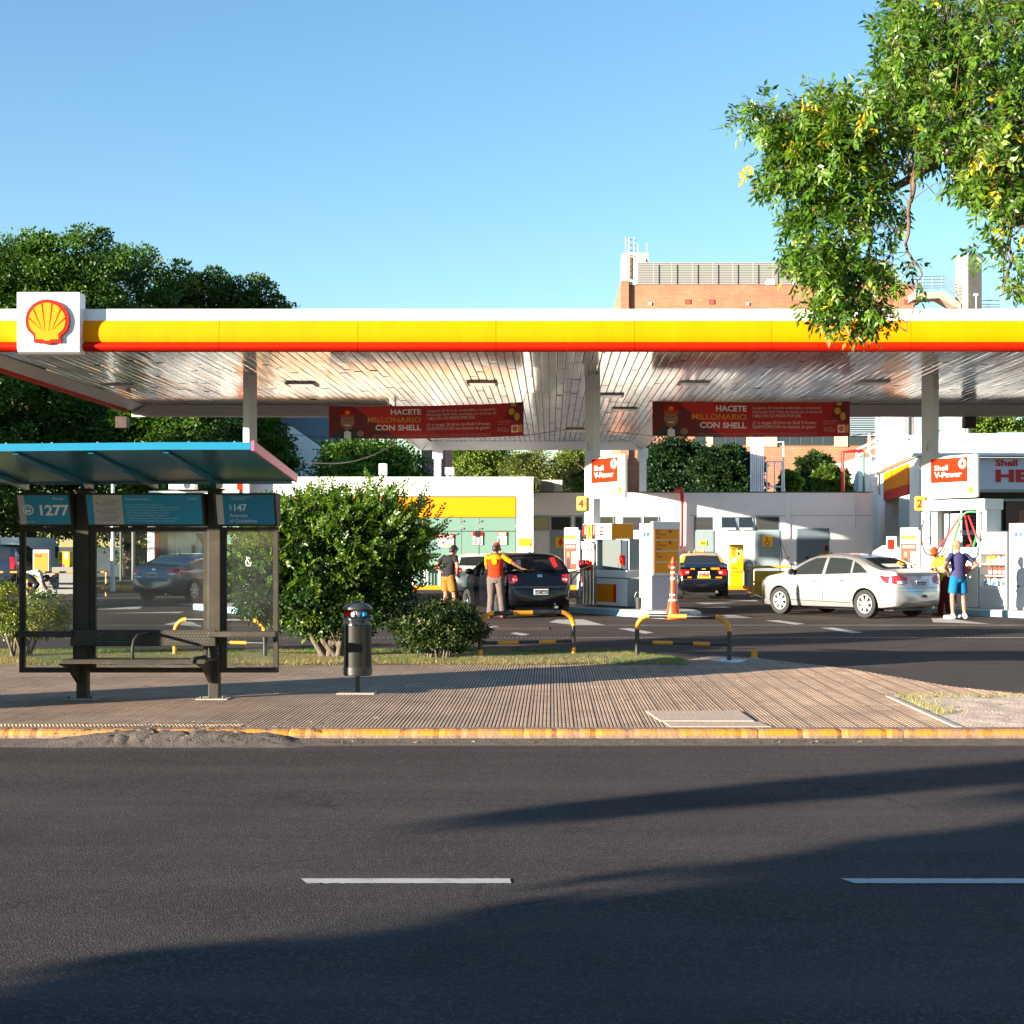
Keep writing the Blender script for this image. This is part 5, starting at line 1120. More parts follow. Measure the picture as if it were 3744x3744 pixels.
# big bent letters of the roof sign, mostly behind leaves
mb=MB(); 
for cx_ in (1525,1592,1650):
    mb.tube([(UX(cx_+22*math.cos(q),YB_),YB_+1.5,VZ(520-24*math.sin(q),YB_)) for q in np.linspace(2.8,6.5,14)],.12,6)
bk(mb,'roof_sign',WHITE)
mb=MB(); WD=mat('dark_window',(.02,.03,.04),.06,coat=.5)
for (u0,u1) in ((1310,1332),(1345,1408),(1466.7,1573.5),(1600,1634)):
    f=MB(); f.box(UX(u0,YB_),UX(u1,YB_),YB_-.05,YB_+.05,VZ(841,YB_),VZ(800,YB_)); wo=bk(f,'window',mat('window_frame_brown',(.10,.07,.05),.6))
    n=max(1,int((u1-u0)/21)); 
    for k in range(n):
        a=u0+2+(u1-u0-2)*k/n; p=MB(); p.box(UX(a,YB_),UX(a+(u1-u0-2)/n-2.5,YB_),YB_-.08,YB_-.055,VZ(839,YB_),VZ(802,YB_)); bk(p,'pane',WD)
for (u0,u1) in ((1332,1345),(1408,1466),(1574,1599)): bk(MB().box(UX(u0,YB_),UX(u1,YB_),YB_-.12,YB_+.05,VZ(843,YB_),VZ(798,YB_)),'cream_spandrel',mat('cream_spandrel',(.42,.36,.26),.8))
mb=MB(); 
for k in range(9): mb.box(UX(1600,YB_),UX(1660,YB_),YB_-.3,YB_-.1,VZ(823-k*4.2,YB_),VZ(820.5-k*4.2,YB_))
bk(mb,'louvre',BGREY)
# concrete tower with stair bridge
YT=108.
t=thing('stair_tower','weathered concrete tower with a bridge of steps and thin railings','tower',(0,YT,0))
def tw(mb,name,m,**k): mb.v=[(a,b-YT,c) for a,b,c in mb.v]; return build(name,mb,m,t,**k)
def T(u,v): return (UX(u,YT),VZ(v,YT))
M3=Matrix.Translation((UX(1831,YT),YT,0))@Matrix.Rotation(R(28),4,'Z')
mb=MB(); mb.M=M3; mb.box(-.62,.72,-.4,.9,-.3,VZ(493,YT)); mb.M=None; tw(mb,'shaft',CONC)
mb=MB(); mb.M=M3; mb.box(-.66,.76,-.44,.94,VZ(493,YT),VZ(481,YT)); mb.M=None; tw(mb,'cap_band',mat('cap_grey_band',(.42,.45,.43),.6))
mb=MB(); mb.prism([T(1722,553),T(1778,551),T(1812,573),T(1812,584),T(1800,580),T(1771,563),T(1722,566)],'y',YT-.2,YT+1.4); tw(mb,'stair_bridge',CONC)
mb=MB()
for dv in (0,-4,-10,-16,-22): mb.tube([(T(1716,545+dv*1.0)[0],YT-.2,T(1716,545+dv)[1]),(T(1781,544+dv)[0],YT-.2,T(1781,544+dv)[1]),(T(1812,568+dv)[0],YT-.2,T(1812,568+dv)[1])],.035,5)
for u in (1725,1740,1757,1775): mb.tube([(T(u,552)[0],YT-.2,T(u,552)[1]),(T(u,522)[0],YT-.2,T(u,522)[1])],.03,5)
for dv in (0,7,12): mb.tube([(T(1850,568+dv)[0],YT-.2,T(1850,568+dv)[1]),(T(1885,568+dv)[0],YT-.2,T(1885,568+dv)[1])],.04,5)
tw(mb,'railing',STEEL)
mb=MB(); mb.tube([(T(1835,581)[0],YT-.9,T(1835,600)[1]),(T(1835,559)[0],YT-.9,T(1835,561)[1])],.05,6); mb.box(T(1831,0)[0],T(1838,0)[0],YT-1.0,YT-.7,T(0,562)[1],T(0,558)[1]); tw(mb,'lamp',LGREY)
# dark blue house and white gable behind the shop at the left
t=thing('blue_house','dark blue grey house with a white sloping wall behind the shop','house',(0,80,0))
mb=MB(); mb.box(UX(470,80),UX(640,80),80,88,-.3,VZ(770,80)); wl(mb,'wall',mat('slate_blue_wall',(.13,.17,.22),.8,var=.06),t,80)
mb=MB(); mb.prism([(UX(545,79),VZ(806,79)),(UX(552,79),VZ(806,79)),(UX(640,79),VZ(868,79)),(UX(640,79),-.3),(UX(545,79),-.3)],'y',78.6,79.2); wl(mb,'sloping_wall',WALLW,t,80)
mb=MB(); mb.box(UX(537,79),UX(545,79),78.5,79.2,-.3,VZ(800,79)); wl(mb,'brown_pier',mat('brown_pier',(.07,.045,.04),.8),t,80)
mb=MB(); mb.box(UX(606,79.9),UX(622,79.9),79.9,80,VZ(842,79.9),VZ(833,79.9)); wl(mb,'window',WD,t,80)
t=thing('pink_house','dull pink house wall between the trees behind the shop','house',(0,84,0))
mb=MB(); mb.box(UX(795,84),UX(840,84),84,90,-.3,VZ(828,84)); wl(mb,'wall',mat('dull_pink_wall',(.26,.13,.13),.85,var=.08),t,84); mb=MB(); mb.box(UX(800,84),UX(806,84),83.95,84,VZ(880,84),VZ(860,84)); wl(mb,'window',WD,t,84)
# ------------------------------------------------------------------ bus shelter
YP=16.04
t=thing('bus_shelter','grey bus shelter with a blue roof, sign panels, glass and a bench','bus shelter',(0,YP,0))
def bs(mb,name,m,par=t,**k): mb.v=[(a,b-YP,c) for a,b,c in mb.v]; return build(name,mb,m,par,**k)
XPa,XPb=UX(157,YP),UX(405,YP)
for X in (XPa,XPb):
    mb=MB(); mb.box(X-.058,X+.058,YP-.06,YP+.06,-.01,.62); mb.box(X-.07,X+.07,YP-.035,YP+.09,.62,2.26); mb.box(X-.10,X+.10,YP-.06,YP+.1,2.25,2.27)
    p=bs(mb,'post',SHEL,bevel=.012)
    mb=MB(); mb.prism([(YP-.03,2.27),(YP+.06,2.27),(YP+.10,2.42),(YP-.28,2.47)],'x',X-.02,X+.03); bs(mb,'roof_bracket',CYAN,p)
    mb=MB(); mb.box(X-.17,X+.17,YP-.17,YP+.17,-.0,.012); bs(mb,'base_plate',CONC,p)
    for dx in (-.12,.12):
        mb=MB(); mb.cyl((X+dx,YP-.12),.014,.012,.035,8); bs(mb,'bolt',BLACK,p)
# roof: a shallow folded sheet rising to the street
XR0,XR1=-9.2,UX(555,16.3); yF,yBk=13.95,16.35; zF,zB=2.555,2.36
def roofz(x,y): 
    s=(yBk-y)/(yBk-yF); k=0.0 if x>-3.65 else -(-3.65-x)*.010
    return zB+(zF-zB)*s+k
mb=MB(); xs=[XR0,-7.2,-5.4,-3.65,XR1]
vs=[]
for x in xs:
    for y,dz in ((yF,0),(yBk,0),(yBk,.05),(yF,.07)): vs.append((x+(.0 if y==yF or x!=XR1 else 0),y,roofz(x,y)+dz))
fs=[]
for i in range(len(xs)-1):
    for j in range(4): a=i*4+j; b=i*4+(j+1)%4; fs.append((a,b,b+4,a+4))
fs+=[(3,2,1,0),tuple(len(vs)-4+k for k in range(4))]
mb.add(vs,fs); mb.m=[0]*len(fs)
for i in range(len(xs)-1): mb.m[i*4+0]=1
rf=bs(mb,'roof',[CYAN,ROOFU])
mb=MB(); mb.box(XR1-.005,XR1+.02,yF,yBk,2.0,2.01) if 0 else None
mb.add([(XR1+.004,yF,roofz(XR1,yF)-.01),(XR1+.004,yBk,roofz(XR1,yBk)-.01),(XR1+.004,yBk,roofz(XR1,yBk)+.075),(XR1+.004,yF,roofz(XR1,yF)+.085),(XR1+.03,yF,roofz(XR1,yF)-.01),(XR1+.03,yBk,roofz(XR1,yBk)-.01),(XR1+.03,yBk,roofz(XR1,yBk)+.075),(XR1+.03,yF,roofz(XR1,yF)+.085)],[(0,1,2,3),(7,6,5,4),(0,4,5,1),(1,5,6,2),(2,6,7,3),(3,7,4,0)]); bs(mb,'end_trim',mat('end_trim_pink_reflection',(.50,.10,.20),.3),rf)  # pink of a reflection painted onto the roof's end face
mb=MB(); x=XR0+.2
while x<XR1-.05: mb.ell((x,yF+.02,roofz(x,yF)+.072),(.012,.012,.012),6,4); x+=.43
bs(mb,'rivets',STEEL,rf)
for X in (XPa-1.42,XPa-.71,XPa,(XPa+XPb)/2,XPb):
    mb=MB(); mb.add([(X-.025,yF+.06,roofz(X,yF+.06)-.01),(X+.025,yF+.06,roofz(X,yF+.06)-.01),(X+.025,yBk-.02,roofz(X,yBk)-.075),(X-.025,yBk-.02,roofz(X,yBk)-.075),(X-.025,yF+.06,roofz(X,yF+.06)-.022),(X+.025,yF+.06,roofz(X,yF+.06)-.022),(X+.025,yBk-.02,roofz(X,yBk)),(X-.025,yBk-.02,roofz(X,yBk))],[(4,5,2,3),(0,1,5,4),(0,4,3,7),(1,6,2,5),(3,2,6,7),(0,7,6,1)]); bs(mb,'roof_rib',CYAN,rf)
mb=MB(); mb.box(XR0,XR1-.03,yBk-.05,yBk,2.33,2.37); bs(mb,'rear_beam',ROOFU,rf)
# glass panels with double frames
GL=glass('shelter_glass',(.90,.93,.92),.035)
def panel(xa,xb,za,zb,y):
    mb=MB()
    for e,(yy0,yy1) in ((.052,(y-.025,y+.03)),(.03,(y-.045,y-.025))):
        mb.box(xa,xb,yy0,yy1,za,za+e); mb.box(xa,xb,yy0,yy1,zb-e,zb); mb.box(xa,xa+e,yy0,yy1,za+e,zb-e); mb.box(xb-e,xb,yy0,yy1,za+e,zb-e)
    f=bs(mb,'glass_frame',SHEL)
    mb=MB(); mb.box(xa+.053,xb-.053,y-.004,y+.004,za+.053,zb-.053); g=bs(mb,'glass',GL,f); return f,g
zA,zB_=VZ(1269,YP),VZ(994.5,YP)
panel(UX(36.5,YP),XPa-.065,zA,zB_,YP+.04); panel(XPa+.075,XPb-.075,zA,zB_,YP+.04); f3,g3=panel(XPb+.07,UX(524,YP),zA,zB_,YP+.04)
mb=MB(); mb.tube([(UX(468+4.5*math.cos(q)*(1+.2*math.sin(3*q)),YP),YP+.03,VZ(1060+8*math.sin(q),YP)) for q in np.linspace(0,5.6,16)],.008,5); mb.tube([(UX(464,YP),YP+.03,VZ(1050,YP)),(UX(472,YP),YP+.03,VZ(1068,YP))],.008,5); bs(mb,'graffiti',SIGNGR,f3)
for (xa,xb) in ((UX(29,15.85),XPa-.06),(XPb-.03,UX(522,15.9))):
    mb=MB(); mb.box(xa,xb,YP-.20,YP-.03,.675,.735); bs(mb,'leaning_rail',SHEL,bevel=.01)
# bench
mb=MB(); xa,xb=UX(135,15.95),UX(409,15.95)
mb.box(xa,xb,YP-.14,YP-.09,.575,.75); back=bs(mb,'backrest',SHEL,bevel=.01)
mb=MB()
for g0 in (xa+.30,xa+1.03):
    for i in range(14):
        for j in range(4): mb.prism([(g0+i*.034+(.017 if j%2 else 0)+.0048*math.cos(k*1.05),.625+j*.03+.0048*math.sin(k*1.05)) for k in range(6)],'y',YP-.1415,YP-.1405)
bs(mb,'perforation',mat('perforation',(.15,.14,.12),.7),back)
mb=MB(); xs0,xs1=UX(112,15.3),UX(391,15.4)
mb.prism([(YP-.72,.43),(YP-.69,.475),(YP-.10,.45),(YP-.10,.43),(YP-.66,.445)],'x',xs0,xs1); bs(mb,'seat',SHEL,bevel=.01)
for X in (XPa,XPb):
    mb=MB(); mb.prism([(YP-.74,.44),(YP-.10,.42),(YP-.06,.75),(YP-.10,.75),(YP-.13,.48),(YP-.70,.50)],'x',X-.085,X-.06) if X==XPb else None
    mb.prism([(YP-.70,.43),(YP-.06,.44),(YP-.06,.18),(YP-.10,.18),(YP-.40,.36)],'x',X-.045,X-.01); bs(mb,'bench_bracket',SHEL)
mb=MB(); xc=UX(258,15.6); mb.tube([(xc,YP-.60,.46),(xc,YP-.60,.58),(xc+.005,YP-.57,.66),(xc+.02,YP-.48,.71),(xc+.05,YP-.25,.72),(xc+.06,YP-.13,.715)],.017,8); bs(mb,'armrest',SHEL,smooth=True)
# tilted sign cabinets
zS0,zS1=VZ(993,YP-.03),VZ(931,YP-.03)
def cabinet(xa,xb):
    mb=MB(); mb.add([(xa,YP-.10,zS0),(xb,YP-.10,zS0),(xb,YP+.08,zS0),(xa,YP+.08,zS0),(xa-.0,YP-.22,zS1),(xb+.0,YP-.22,zS1),(xb,YP+.08,zS1),(xa,YP+.08,zS1)],[(3,2,1,0),(4,5,6,7),(0,1,5,4),(1,2,6,5),(2,3,7,6),(3,0,4,7)])
    c=bs(mb,'sign_cabinet',SHEL,bevel=.008); return c
up=Vector((0,-.12,zS1-zS0)).normalized(); nrm=Vector((0,-1,-.12/(zS1-zS0))).normalized(); H_=(zS1-zS0)
def onsign(x,tz,off): return Vector((x,YP-.10-.12*tz,zS0+H_*tz))+nrm*off
def spanel(mb,xa,xb,t0,t1,off): mb.add([onsign(xa,t0,off),onsign(xb,t0,off),onsign(xb,t1,off),onsign(xa,t1,off)],[(0,1,2,3)])
def stext(mb,body,x,tz,h,width=None,bold=0.,al='l'): mb.text(body,onsign(x,tz,.006),Xv,up,size=h,width=width,bold=bold,align=al)
xa,xb=UX(34,YP-.1),XPa-.075
c=cabinet(xa,xb); mb=MB(); spanel(mb,xa+.10,xb-.02,.06,.93,.003); mb.mat(1); spanel(mb,xa+.03,xa+.10,.06,.93,.003); bs(mb,'print',[SIGNB,SIGNGR],c)
mb=MB(); stext(mb,'1277',UX(78,YP-.12),.34,.115,UX(132,YP)-UX(78,YP),.03); X=UX(56,YP-.12); 
mb.tube([onsign(X,.5,.006)+Xv*(.052*math.cos(q))+up*(.052*math.sin(q)) for q in np.linspace(0,6.283,25)],.007,5)
for (a,b_,c_,d_) in ((-.028,.028,-.028,-.004),(-.028,-.018,-.004,.03),(.018,.028,-.004,.03),(-.028,.028,.026,.034),(-.024,-.014,-.038,-.028),(.014,.024,-.038,-.028)): mb.add([onsign(X+a,.5,.006)+up*c_,onsign(X+b_,.5,.006)+up*c_,onsign(X+b_,.5,.006)+up*d_,onsign(X+a,.5,.006)+up*d_],[(0,1,2,3)])
stext(mb,'Parada',UX(112,YP),.80,.026,UX(131,YP)-UX(112,YP)); stext(mb,'Buenos Aires Ciudad',UX(42,YP),.13,.014,.18); bs(mb,'lettering',SIGNW,c)
xa,xb=XPa+.075,XPb-.08
c=cabinet(xa,xb); mb=MB(); spanel(mb,xa+.02,xb-.02,.06,.94,.003); mb.mat(1); xm=xa+.40; spanel(mb,xa+.09,xm,.06,.94,.005); bs(mb,'print',[SIGNB,SIGNGR],c)
mb=MB()
for r_,tz in enumerate((.66,.42,.20)):
    mb.mat(0 if r_<2 else 1); stext(mb,('108','150','163')[r_],xa+.115,tz,.022,.035,.01); mb.mat(0)
    mb.tube([onsign(xa+.16,tz-.02,.006),onsign(xa+.34,tz-.02,.006)],.0015,4)
    for k in range(7): mb.tube([onsign(xa+.17+k*.024,tz-.005,.006),onsign(xa+.24+k*.024,tz+.14,.006)],.0012,4)
bs(mb,'route_lines',[INKD,INKR],c)
mb=MB(); stext(mb,'Recordá siempre',xm+.04,.79,.024,.25,.006)
for k,b_ in enumerate(('Para subir al colectivo hacé la fila y dejá bajar primero','Cedé el asiento a quienes más lo necesitan','El asiento reservado es para personas con movilidad reducida','Llevá siempre tu tarjeta con saldo para pagar','Cuidá la limpieza de los refugios y el colectivo','Cuidar y proteger los refugios es tarea de todos','Usar los cestos de la vía pública para arrojar la basura')): stext(mb,'• '+b_,xm+.03,.63-.08*k,.014,.42+.05*((k*7)%4))
stext(mb,'BA Móvil',xb-.16,.80,.022,.10); bs(mb,'lettering',mat('pale_blue_print',(.42,.62,.70),.5),c)
xa,xb=XPb+.03,UX(523,YP-.12)
c=cabinet(xa,xb); mb=MB(); spanel(mb,xa+.10,xb-.025,.06,.94,.003); mb.mat(1); spanel(mb,xa+.03,xa+.10,.06,.94,.003); bs(mb,'print',[mat('sign_blue_deep',(.006,.17,.30),.3),SIGNGR],c)
mb=MB(); stext(mb,'147',UX(448,YP),.47,.075,UX(472,YP)-UX(448,YP),.03); stext(mb,'Atención',UX(439,YP),.28,.04,UX(472,YP)-UX(439,YP)); stext(mb,'al Ciudadano',UX(439,YP),.12,.04,UX(489,YP)-UX(439,YP))
for k in range(2): mb.tube([onsign(UX(438,YP)+(.012+.018*k)*math.cos(q),.57,.006)+up*((.03+.012*k)*math.sin(q)) for q in np.linspace(-1.0,1.0,8)],.004,4)
stext(mb,'Descargá la aplicación BA Móvil',UX(444,YP),.86,.014,UX(481,YP)-UX(444,YP)); stext(mb,'y consultá los horarios',UX(444,YP),.80,.014,.16); bs(mb,'lettering',mat('pale_blue_print',(.42,.62,.70),.5),c)
# end advertising panel, unseen at the left, added to shade the left post
mb=MB(); mb.box(-7.15,-6.98,14.15,15.75,.15,2.2); bs(mb,'advert_panel',SHEL,bevel=.02)

# ------------------------------------------------------------------ litter bin
X,Y=UX(675,16.6),16.6
t=thing('litter_bin','black perforated litter bin on a post with a domed lid','litter bin',(X,Y,0))
mb=MB(); mb.cyl((0,0),.028,.0,.24,12); build('post',mb,BLACK,t,smooth=40); mb=MB(); mb.box(-.22,.20,-.14,.14,.0,.014); build('base_slab',mb,CONC,t)
MESHM=bpy.data.materials.new('perforated_black'); MESHM.use_nodes=True; nt=MESHM.node_tree; b=nt.nodes['Principled BSDF']; tc=nt.nodes.new('ShaderNodeTexCoord'); ck=nt.nodes.new('ShaderNodeTexChecker'); ck.inputs['Scale'].default_value=90; ck.inputs[1].default_value=(.022,.022,.018,1); ck.inputs[2].default_value=(.004,.004,.004,1); nt.links.new(tc.outputs['Object'],ck.inputs[0]); nt.links.new(ck.outputs[0],b.inputs['Base Color']); b.inputs['Roughness'].default_value=.5; b.inputs['Specular IOR Level'].default_value=.2
mb=MB(); mb.lathe([(.0,.205),(.150,.205),(.160,.215),(.160,.30)],32); mb.lathe([(.152,.29),(.152,.80)],32,cap=False); mb.mat(1); body=build('bin_body',mb,[BLACK],t,smooth=40)
mb=MB(); mb.lathe([(.154,.30),(.154,.78)],40,cap=False); build('perforated_sheet',mb,MESHM,body,smooth=True)
for k in range(4):
    a=k*math.pi/2+.6; mb=MB(); mb.prism([(.157*math.cos(a-.14),.157*math.sin(a-.14)),(.162*math.cos(a-.14),.162*math.sin(a-.14)),(.162*math.cos(a+.14),.162*math.sin(a+.14)),(.157*math.cos(a+.14),.157*math.sin(a+.14))],'z',.28,.80); build('strut',mb,mat('bin_satin_black',(.02,.021,.022),.3),body)
mb=MB(); n=36; vs=[]
for i,(r_,z) in enumerate(((.145,.86),(.164,.868),(.167,.83),(.163,.79),(.168,.77))):
    for j in range(n): q=2*math.pi*j/n; k=r_+.004*math.sin(j*5+i)+.003*math.sin(j*9); vs.append((k*math.cos(q),k*math.sin(q),z+.006*math.sin(j*3+i*2)))
mb.add(vs,[(i*n+j,i*n+(j+1)%n,(i+1)*n+(j+1)%n,(i+1)*n+j) for i in range(4) for j in range(n)]); build('bin_bag',mb,mat('bin_bag',(.012,.013,.015),.18),t,smooth=True)
mb=MB(); 
for a in (.4,2.5,4.6): mb.tube([(.13*math.cos(a),.13*math.sin(a),.80),(.13*math.cos(a),.13*math.sin(a),.97)],.008,6)
build('lid_support',mb,BLACK,t)
mb=MB(); mb.lathe([(.0,.945),(.155,.935),(.165,.945),(.165,.965),(.12,1.0),(.05,1.018),(.035,1.035),(0,1.04)],32); build('lid',mb,mat('bin_lid_satin',(.035,.036,.038),.28),t,smooth=35)
for nm,lab,p,m in (('crumpled_packet','blue crumpled packet sticking out of the bin',(.05,-.06,.87),mat('packet_blue',(.03,.30,.55),.3)),('crumpled_cup','red paper cup in the bin at its left side',(-.10,-.05,.86),RED),('crumpled_paper','white crumpled paper in the middle of the bin',(-.01,-.09,.86),SIGNW)):
    s=thing(nm,lab,'litter',(X+p[0],Y+p[1],p[2]),.4); mb=MB(); mb.ell((0,0,.025),(.055,.04,.045),9,6); mb.v=[(a+rnd.uniform(-.012,.012),b_+rnd.uniform(-.012,.012),c_+rnd.uniform(-.012,.012)) for a,b_,c_ in mb.v]; build('wrapper',mb,m,s)

# ------------------------------------------------------------------ yellow and black tube barriers
def hoop(name,label,xa,ya,xb,yb,h,dark=False,grp='yellow and black tube barriers beside the forecourt'):
    a=Vector((xa,ya,0)); b=Vector((xb,yb,0)); d=(b-a).normalized(); L_=(b-a).length; t=thing(name,label,'barrier',((xa+xb)/2,(ya+yb)/2,0),math.atan2(d.y,d.x),grp)
    h-=.035; r=.20; pts=[(-L_/2,0,-.02),(-L_/2,0,.14),(-L_/2,0,.30),(-L_/2,0,h-r)]+[(-L_/2+r-r*math.cos(q),0,h-r+r*math.sin(q)) for q in np.linspace(.15,1.57,8)]
    pts=[Vector(p) for p in pts]; mid=[Vector((-L_/2+r+(L_-2*r)*k/7,0,h)) for k in range(1,7)]; full=pts+mid+[Vector((-p.x,0,p.z)) for p in reversed(pts)]
    def run(pp,m,nm='tube'): mb=MB(); mb.tube(pp,.034,12); return build(nm,mb,m,t,smooth=40)
    n=len(pts)
    if dark==1: segs=[(full[0:4],KBLK),(full[3:n],KYEL)]
    elif dark==2: segs=[(full[0:3],KYEL),(full[2:4],KBLK),(full[3:n],KYEL)]
    else: segs=[(full[0:2],KYEL),(full[1:4],KBLK),(full[3:n],KYEL)]
    for pp,m in segs: run(pp,m)
    run([full[n-1]]+mid[0:2],KBLK); run(mid[1:4],KYEL) ; run(mid[3:6]+[full[n+6]],KBLK)
    rp=[Vector((-p.x,0,p.z)) for p in reversed(pts)]
    k=len(rp)
    run(rp[0:k-3],KYEL); run(rp[k-4:k-1],KBLK if dark!=2 else KBLK); run(rp[k-2:k],KYEL if not dark else KBLK)
    zl=.235; xs=[-L_/2,-L_/2+.24*L_*.75,-L_/2+.40*L_,-L_/2+.62*L_,-L_/2+.80*L_,L_/2]
    for i,(p,q) in enumerate(zip(xs[:-1],xs[1:])): mb=MB(); mb.tube([(p,0,zl),(q,0,zl)],.026,10); build('lower_rail',mb,KYEL if i%2 else KBLK,t,smooth=40)
    return t
hoop('tube_barrier','yellow and black tube barrier beside the small bush',UX(906,21.6),21.6,UX(1082,22.1),22.1,.70)
hoop('tube_barrier','yellow and black tube barrier in front of the orange cone',UX(1202,21.9),21.9,UX(1376,21.3),21.3,.66,1)
hoop('tube_barrier','yellow and black tube barrier seen through the shelter glass',UX(330,22.0),22.0,UX(500,21.6),21.6,.60,2)
# yellow stub bollard
X,Y=UX(1423,21.6),21.6; t=thing('bollard_stub','short yellow stub post where the ribbed pavement ends','bollard',(X,Y,0)); mb=MB(); mb.cyl((0,0),.045,-.01,.12,16); mb.cyl((0,0),.048,.10,.12,16); build('post',mb,KYEL,t,smooth=40); mb=MB(); mb.lathe([(.075,.0),(.07,.02),(.045,.03)],14); build('collar',mb,CONC,t)
mb=MB(); X=UX(1376,21.3); mb.prism([(X+.22*math.cos(q)*(1+.25*math.sin(q*5)),21.3+.3*math.sin(q)*(1+.3*math.sin(q*4+1))) for q in np.linspace(0,6.1,22)],'z',.0,.013); tag(build('mortar_patch',mb,mat('mortar_white',(.62,.60,.58),.9,var=.2,vscale=20)),'splash of white mortar round the barrier foot','mortar patch')
# tall traffic cone
X,Y=UX(1270,33.6),33.6; t=thing('traffic_cone','tall slim orange cone with white bands in front of the totem','traffic cone',(X,Y,0))
mb=MB(); mb.lathe([(.21,0),(.21,.035),(.175,.05),(.11,.40),(.078,.46),(.078,.50),(.06,.95),(.048,1.24),(.055,1.25),(.055,1.29),(.03,1.36),(.02,1.40),(0,1.405)],20); build('cone',mb,ORANGE,t,smooth=40)
for z0,z1,ra,rb in ((.405,.45,.113,.085),(.52,.56,.078,.076),(.88,.94,.066,.063),(1.02,1.07,.061,.059),(1.14,1.18,.056,.054)): mb=MB(); mb.lathe([(ra,z0),(rb,z1)],20); build('white_band',mb,REFL,t,smooth=True)
mb=MB(); mb.box(-.10,-.05,-.02,.02,1.14,1.22); mb.box(.05,.08,-.02,.02,1.2,1.24); build('handle',mb,ORANGE,t,bevel=.005)

# ------------------------------------------------------------------ hot water machine, grey bin, yellow notice barrier, motorcycle
Y=55.6; X=UX(1389,Y); t=thing('hot_water_machine','yellow hot water dispenser by the white wall','vending machine',(X,Y,.13))
LEM=mat('machine_yellow',(.76,.36,.001),.45,spec=.25)
mb=MB(); mb.box(-.245,.245,-.22,.22,.02,1.58); c=build('cabinet',mb,LEM,t,bevel=.02)
mb=MB(); mb.prism([(-.21,1.50),(.10,1.50),(.19,1.40),(.20,1.22),(.10,1.02),(-.21,.80)],'y',-.226,-.221); build('panel',mb,mat('machine_pale',(.85,.62,.10),.4),c)
mb=MB(); mb.box(-.20,-.06,-.235,-.226,1.12,1.44); mb.mat(1); mb.box(.02,.13,-.232,-.226,1.38,1.42); mb.box(.02,.10,-.232,-.226,1.18,1.28); build('controls',mb,[mat('amber_window',(.60,.22,.01),.2),BLACK],c)
mb=MB(); mb.box(-.20,-.02,-.232,-.226,.90,1.05); mb.box(0,.12,-.232,-.226,1.3,1.35); build('sticker',mb,mat('pinkish_sticker',(.6,.5,.45),.5),c)
mb=MB(); mb.text('Agua',(-.21,-.224,.66),Xv,Zv_,width=.24,size=.085,shear=.3); mb.text('Caliente',(-.13,-.224,.52),Xv,Zv_,width=.36,size=.085,shear=.3); build('lettering',mb,INKD,c)
X=UX(1412,55.8); t=thing('litter_bin','grey domed litter bin beside the yellow hot water machine','litter bin',(X,55.8,.13))
mb=MB(); mb.lathe([(.17,0),(.17,.62),(.19,.63),(.19,.78),(.18,.87),(.13,.95),(.06,.99),(0,1.0)],20); b=build('bin_body',mb,mat('bin_grey',(.25,.29,.32),.45),t,smooth=35); mb=MB(); mb.lathe([(.195,.56),(.20,.66),(.192,.70)],20); build('bin_bag',mb,mat('clear_bag',(.35,.38,.38),.2),t,smooth=True); mb=MB(); mb.box(-.10,.10,-.20,-.17,.74,.85); build('flap',mb,LGREY,b,bevel=.02)
Ya=48.2; X=UX(1456,Ya); t=thing('notice_barrier','yellow tube barrier with a yellow notice board behind the silver car','barrier',(X,Ya,0))
wd=UX(1493,Ya)-UX(1420,Ya)
mb=MB(); hh=.97; mb.tube([(-wd/2,0,0),(-wd/2,0,hh-.12),(-wd/2+.04,0,hh-.03),(-wd/2+.13,0,hh),(wd/2-.13,0,hh),(wd/2-.04,0,hh-.03),(wd/2,0,hh-.12),(wd/2,0,0)],.04,10); mb.tube([(-wd/2,0,.48),(wd/2,0,.48)],.03,8); mb.tube([(-wd/2,0,.12),(wd/2,0,.12)],.03,8); build('frame',mb,mat('barrier_amber',(.72,.36,.01),.4),t,smooth=40)
mb=MB(); mb.box(-wd/2+.06,wd/2-.10,-.02,.02,.50,.84); nb=build('board',mb,mat('amber_board',(.82,.46,.01),.5),t)
mb=MB()
for k,b_ in enumerate(('Estimado cliente:','Se recomienda estacionamiento fuera de','este sector, solo clientes en atención','Gracias.')): mb.text(b_,(-wd/2+.25,-.024,.765-.075*k),Xv,Zv_,size=.03,width=(.3,.82,.8,.15)[k])
build('lettering',mb,INKD,nb)
mb=MB(); mb.box(-wd/2+.06,wd/2-.10,-.01,.01,.14,.46); build('lower_sheet',mb,mat('amber_sheet',(.62,.33,.03),.6),t)
mb=MB(); mb.box(-wd/2-.04,-wd/2+.04,-.25,.25,0,.03); mb.box(wd/2-.04,wd/2+.04,-.25,.25,0,.03); build('foot',mb,STEEL,t)
X=UX(1500,51.); t=thing('motorcycle','dark motorcycle half hidden behind the silver car bonnet','motorcycle',(X,51,0),R(70))
mb=MB(); mb.lathe([(.20,-.05),(.30,-.05),(.31,0),(.30,.05),(.20,.05)],24,(.6,0,.31),'y'); mb.lathe([(.20,-.06),(.30,-.06),(.31,0),(.30,.06),(.20,.06)],24,(-.65,0,.31),'y'); build('tyre',mb,RUBBER,t,smooth=40)
mb=MB(); mb.tube([(.6,0,.31),(.40,0,.98)],.035,8); mb.tube([(.38,-.36,1.02),(.42,-.1,1.0),(.42,.1,1.0),(.38,.36,1.02)],.018,8); mb.tube([(.4,-.3,1.02),(.42,-.34,1.2)],.01,5); mb.tube([(.4,.3,1.02),(.42,.34,1.2)],.01,5); build('fork',mb,BLACK,t)
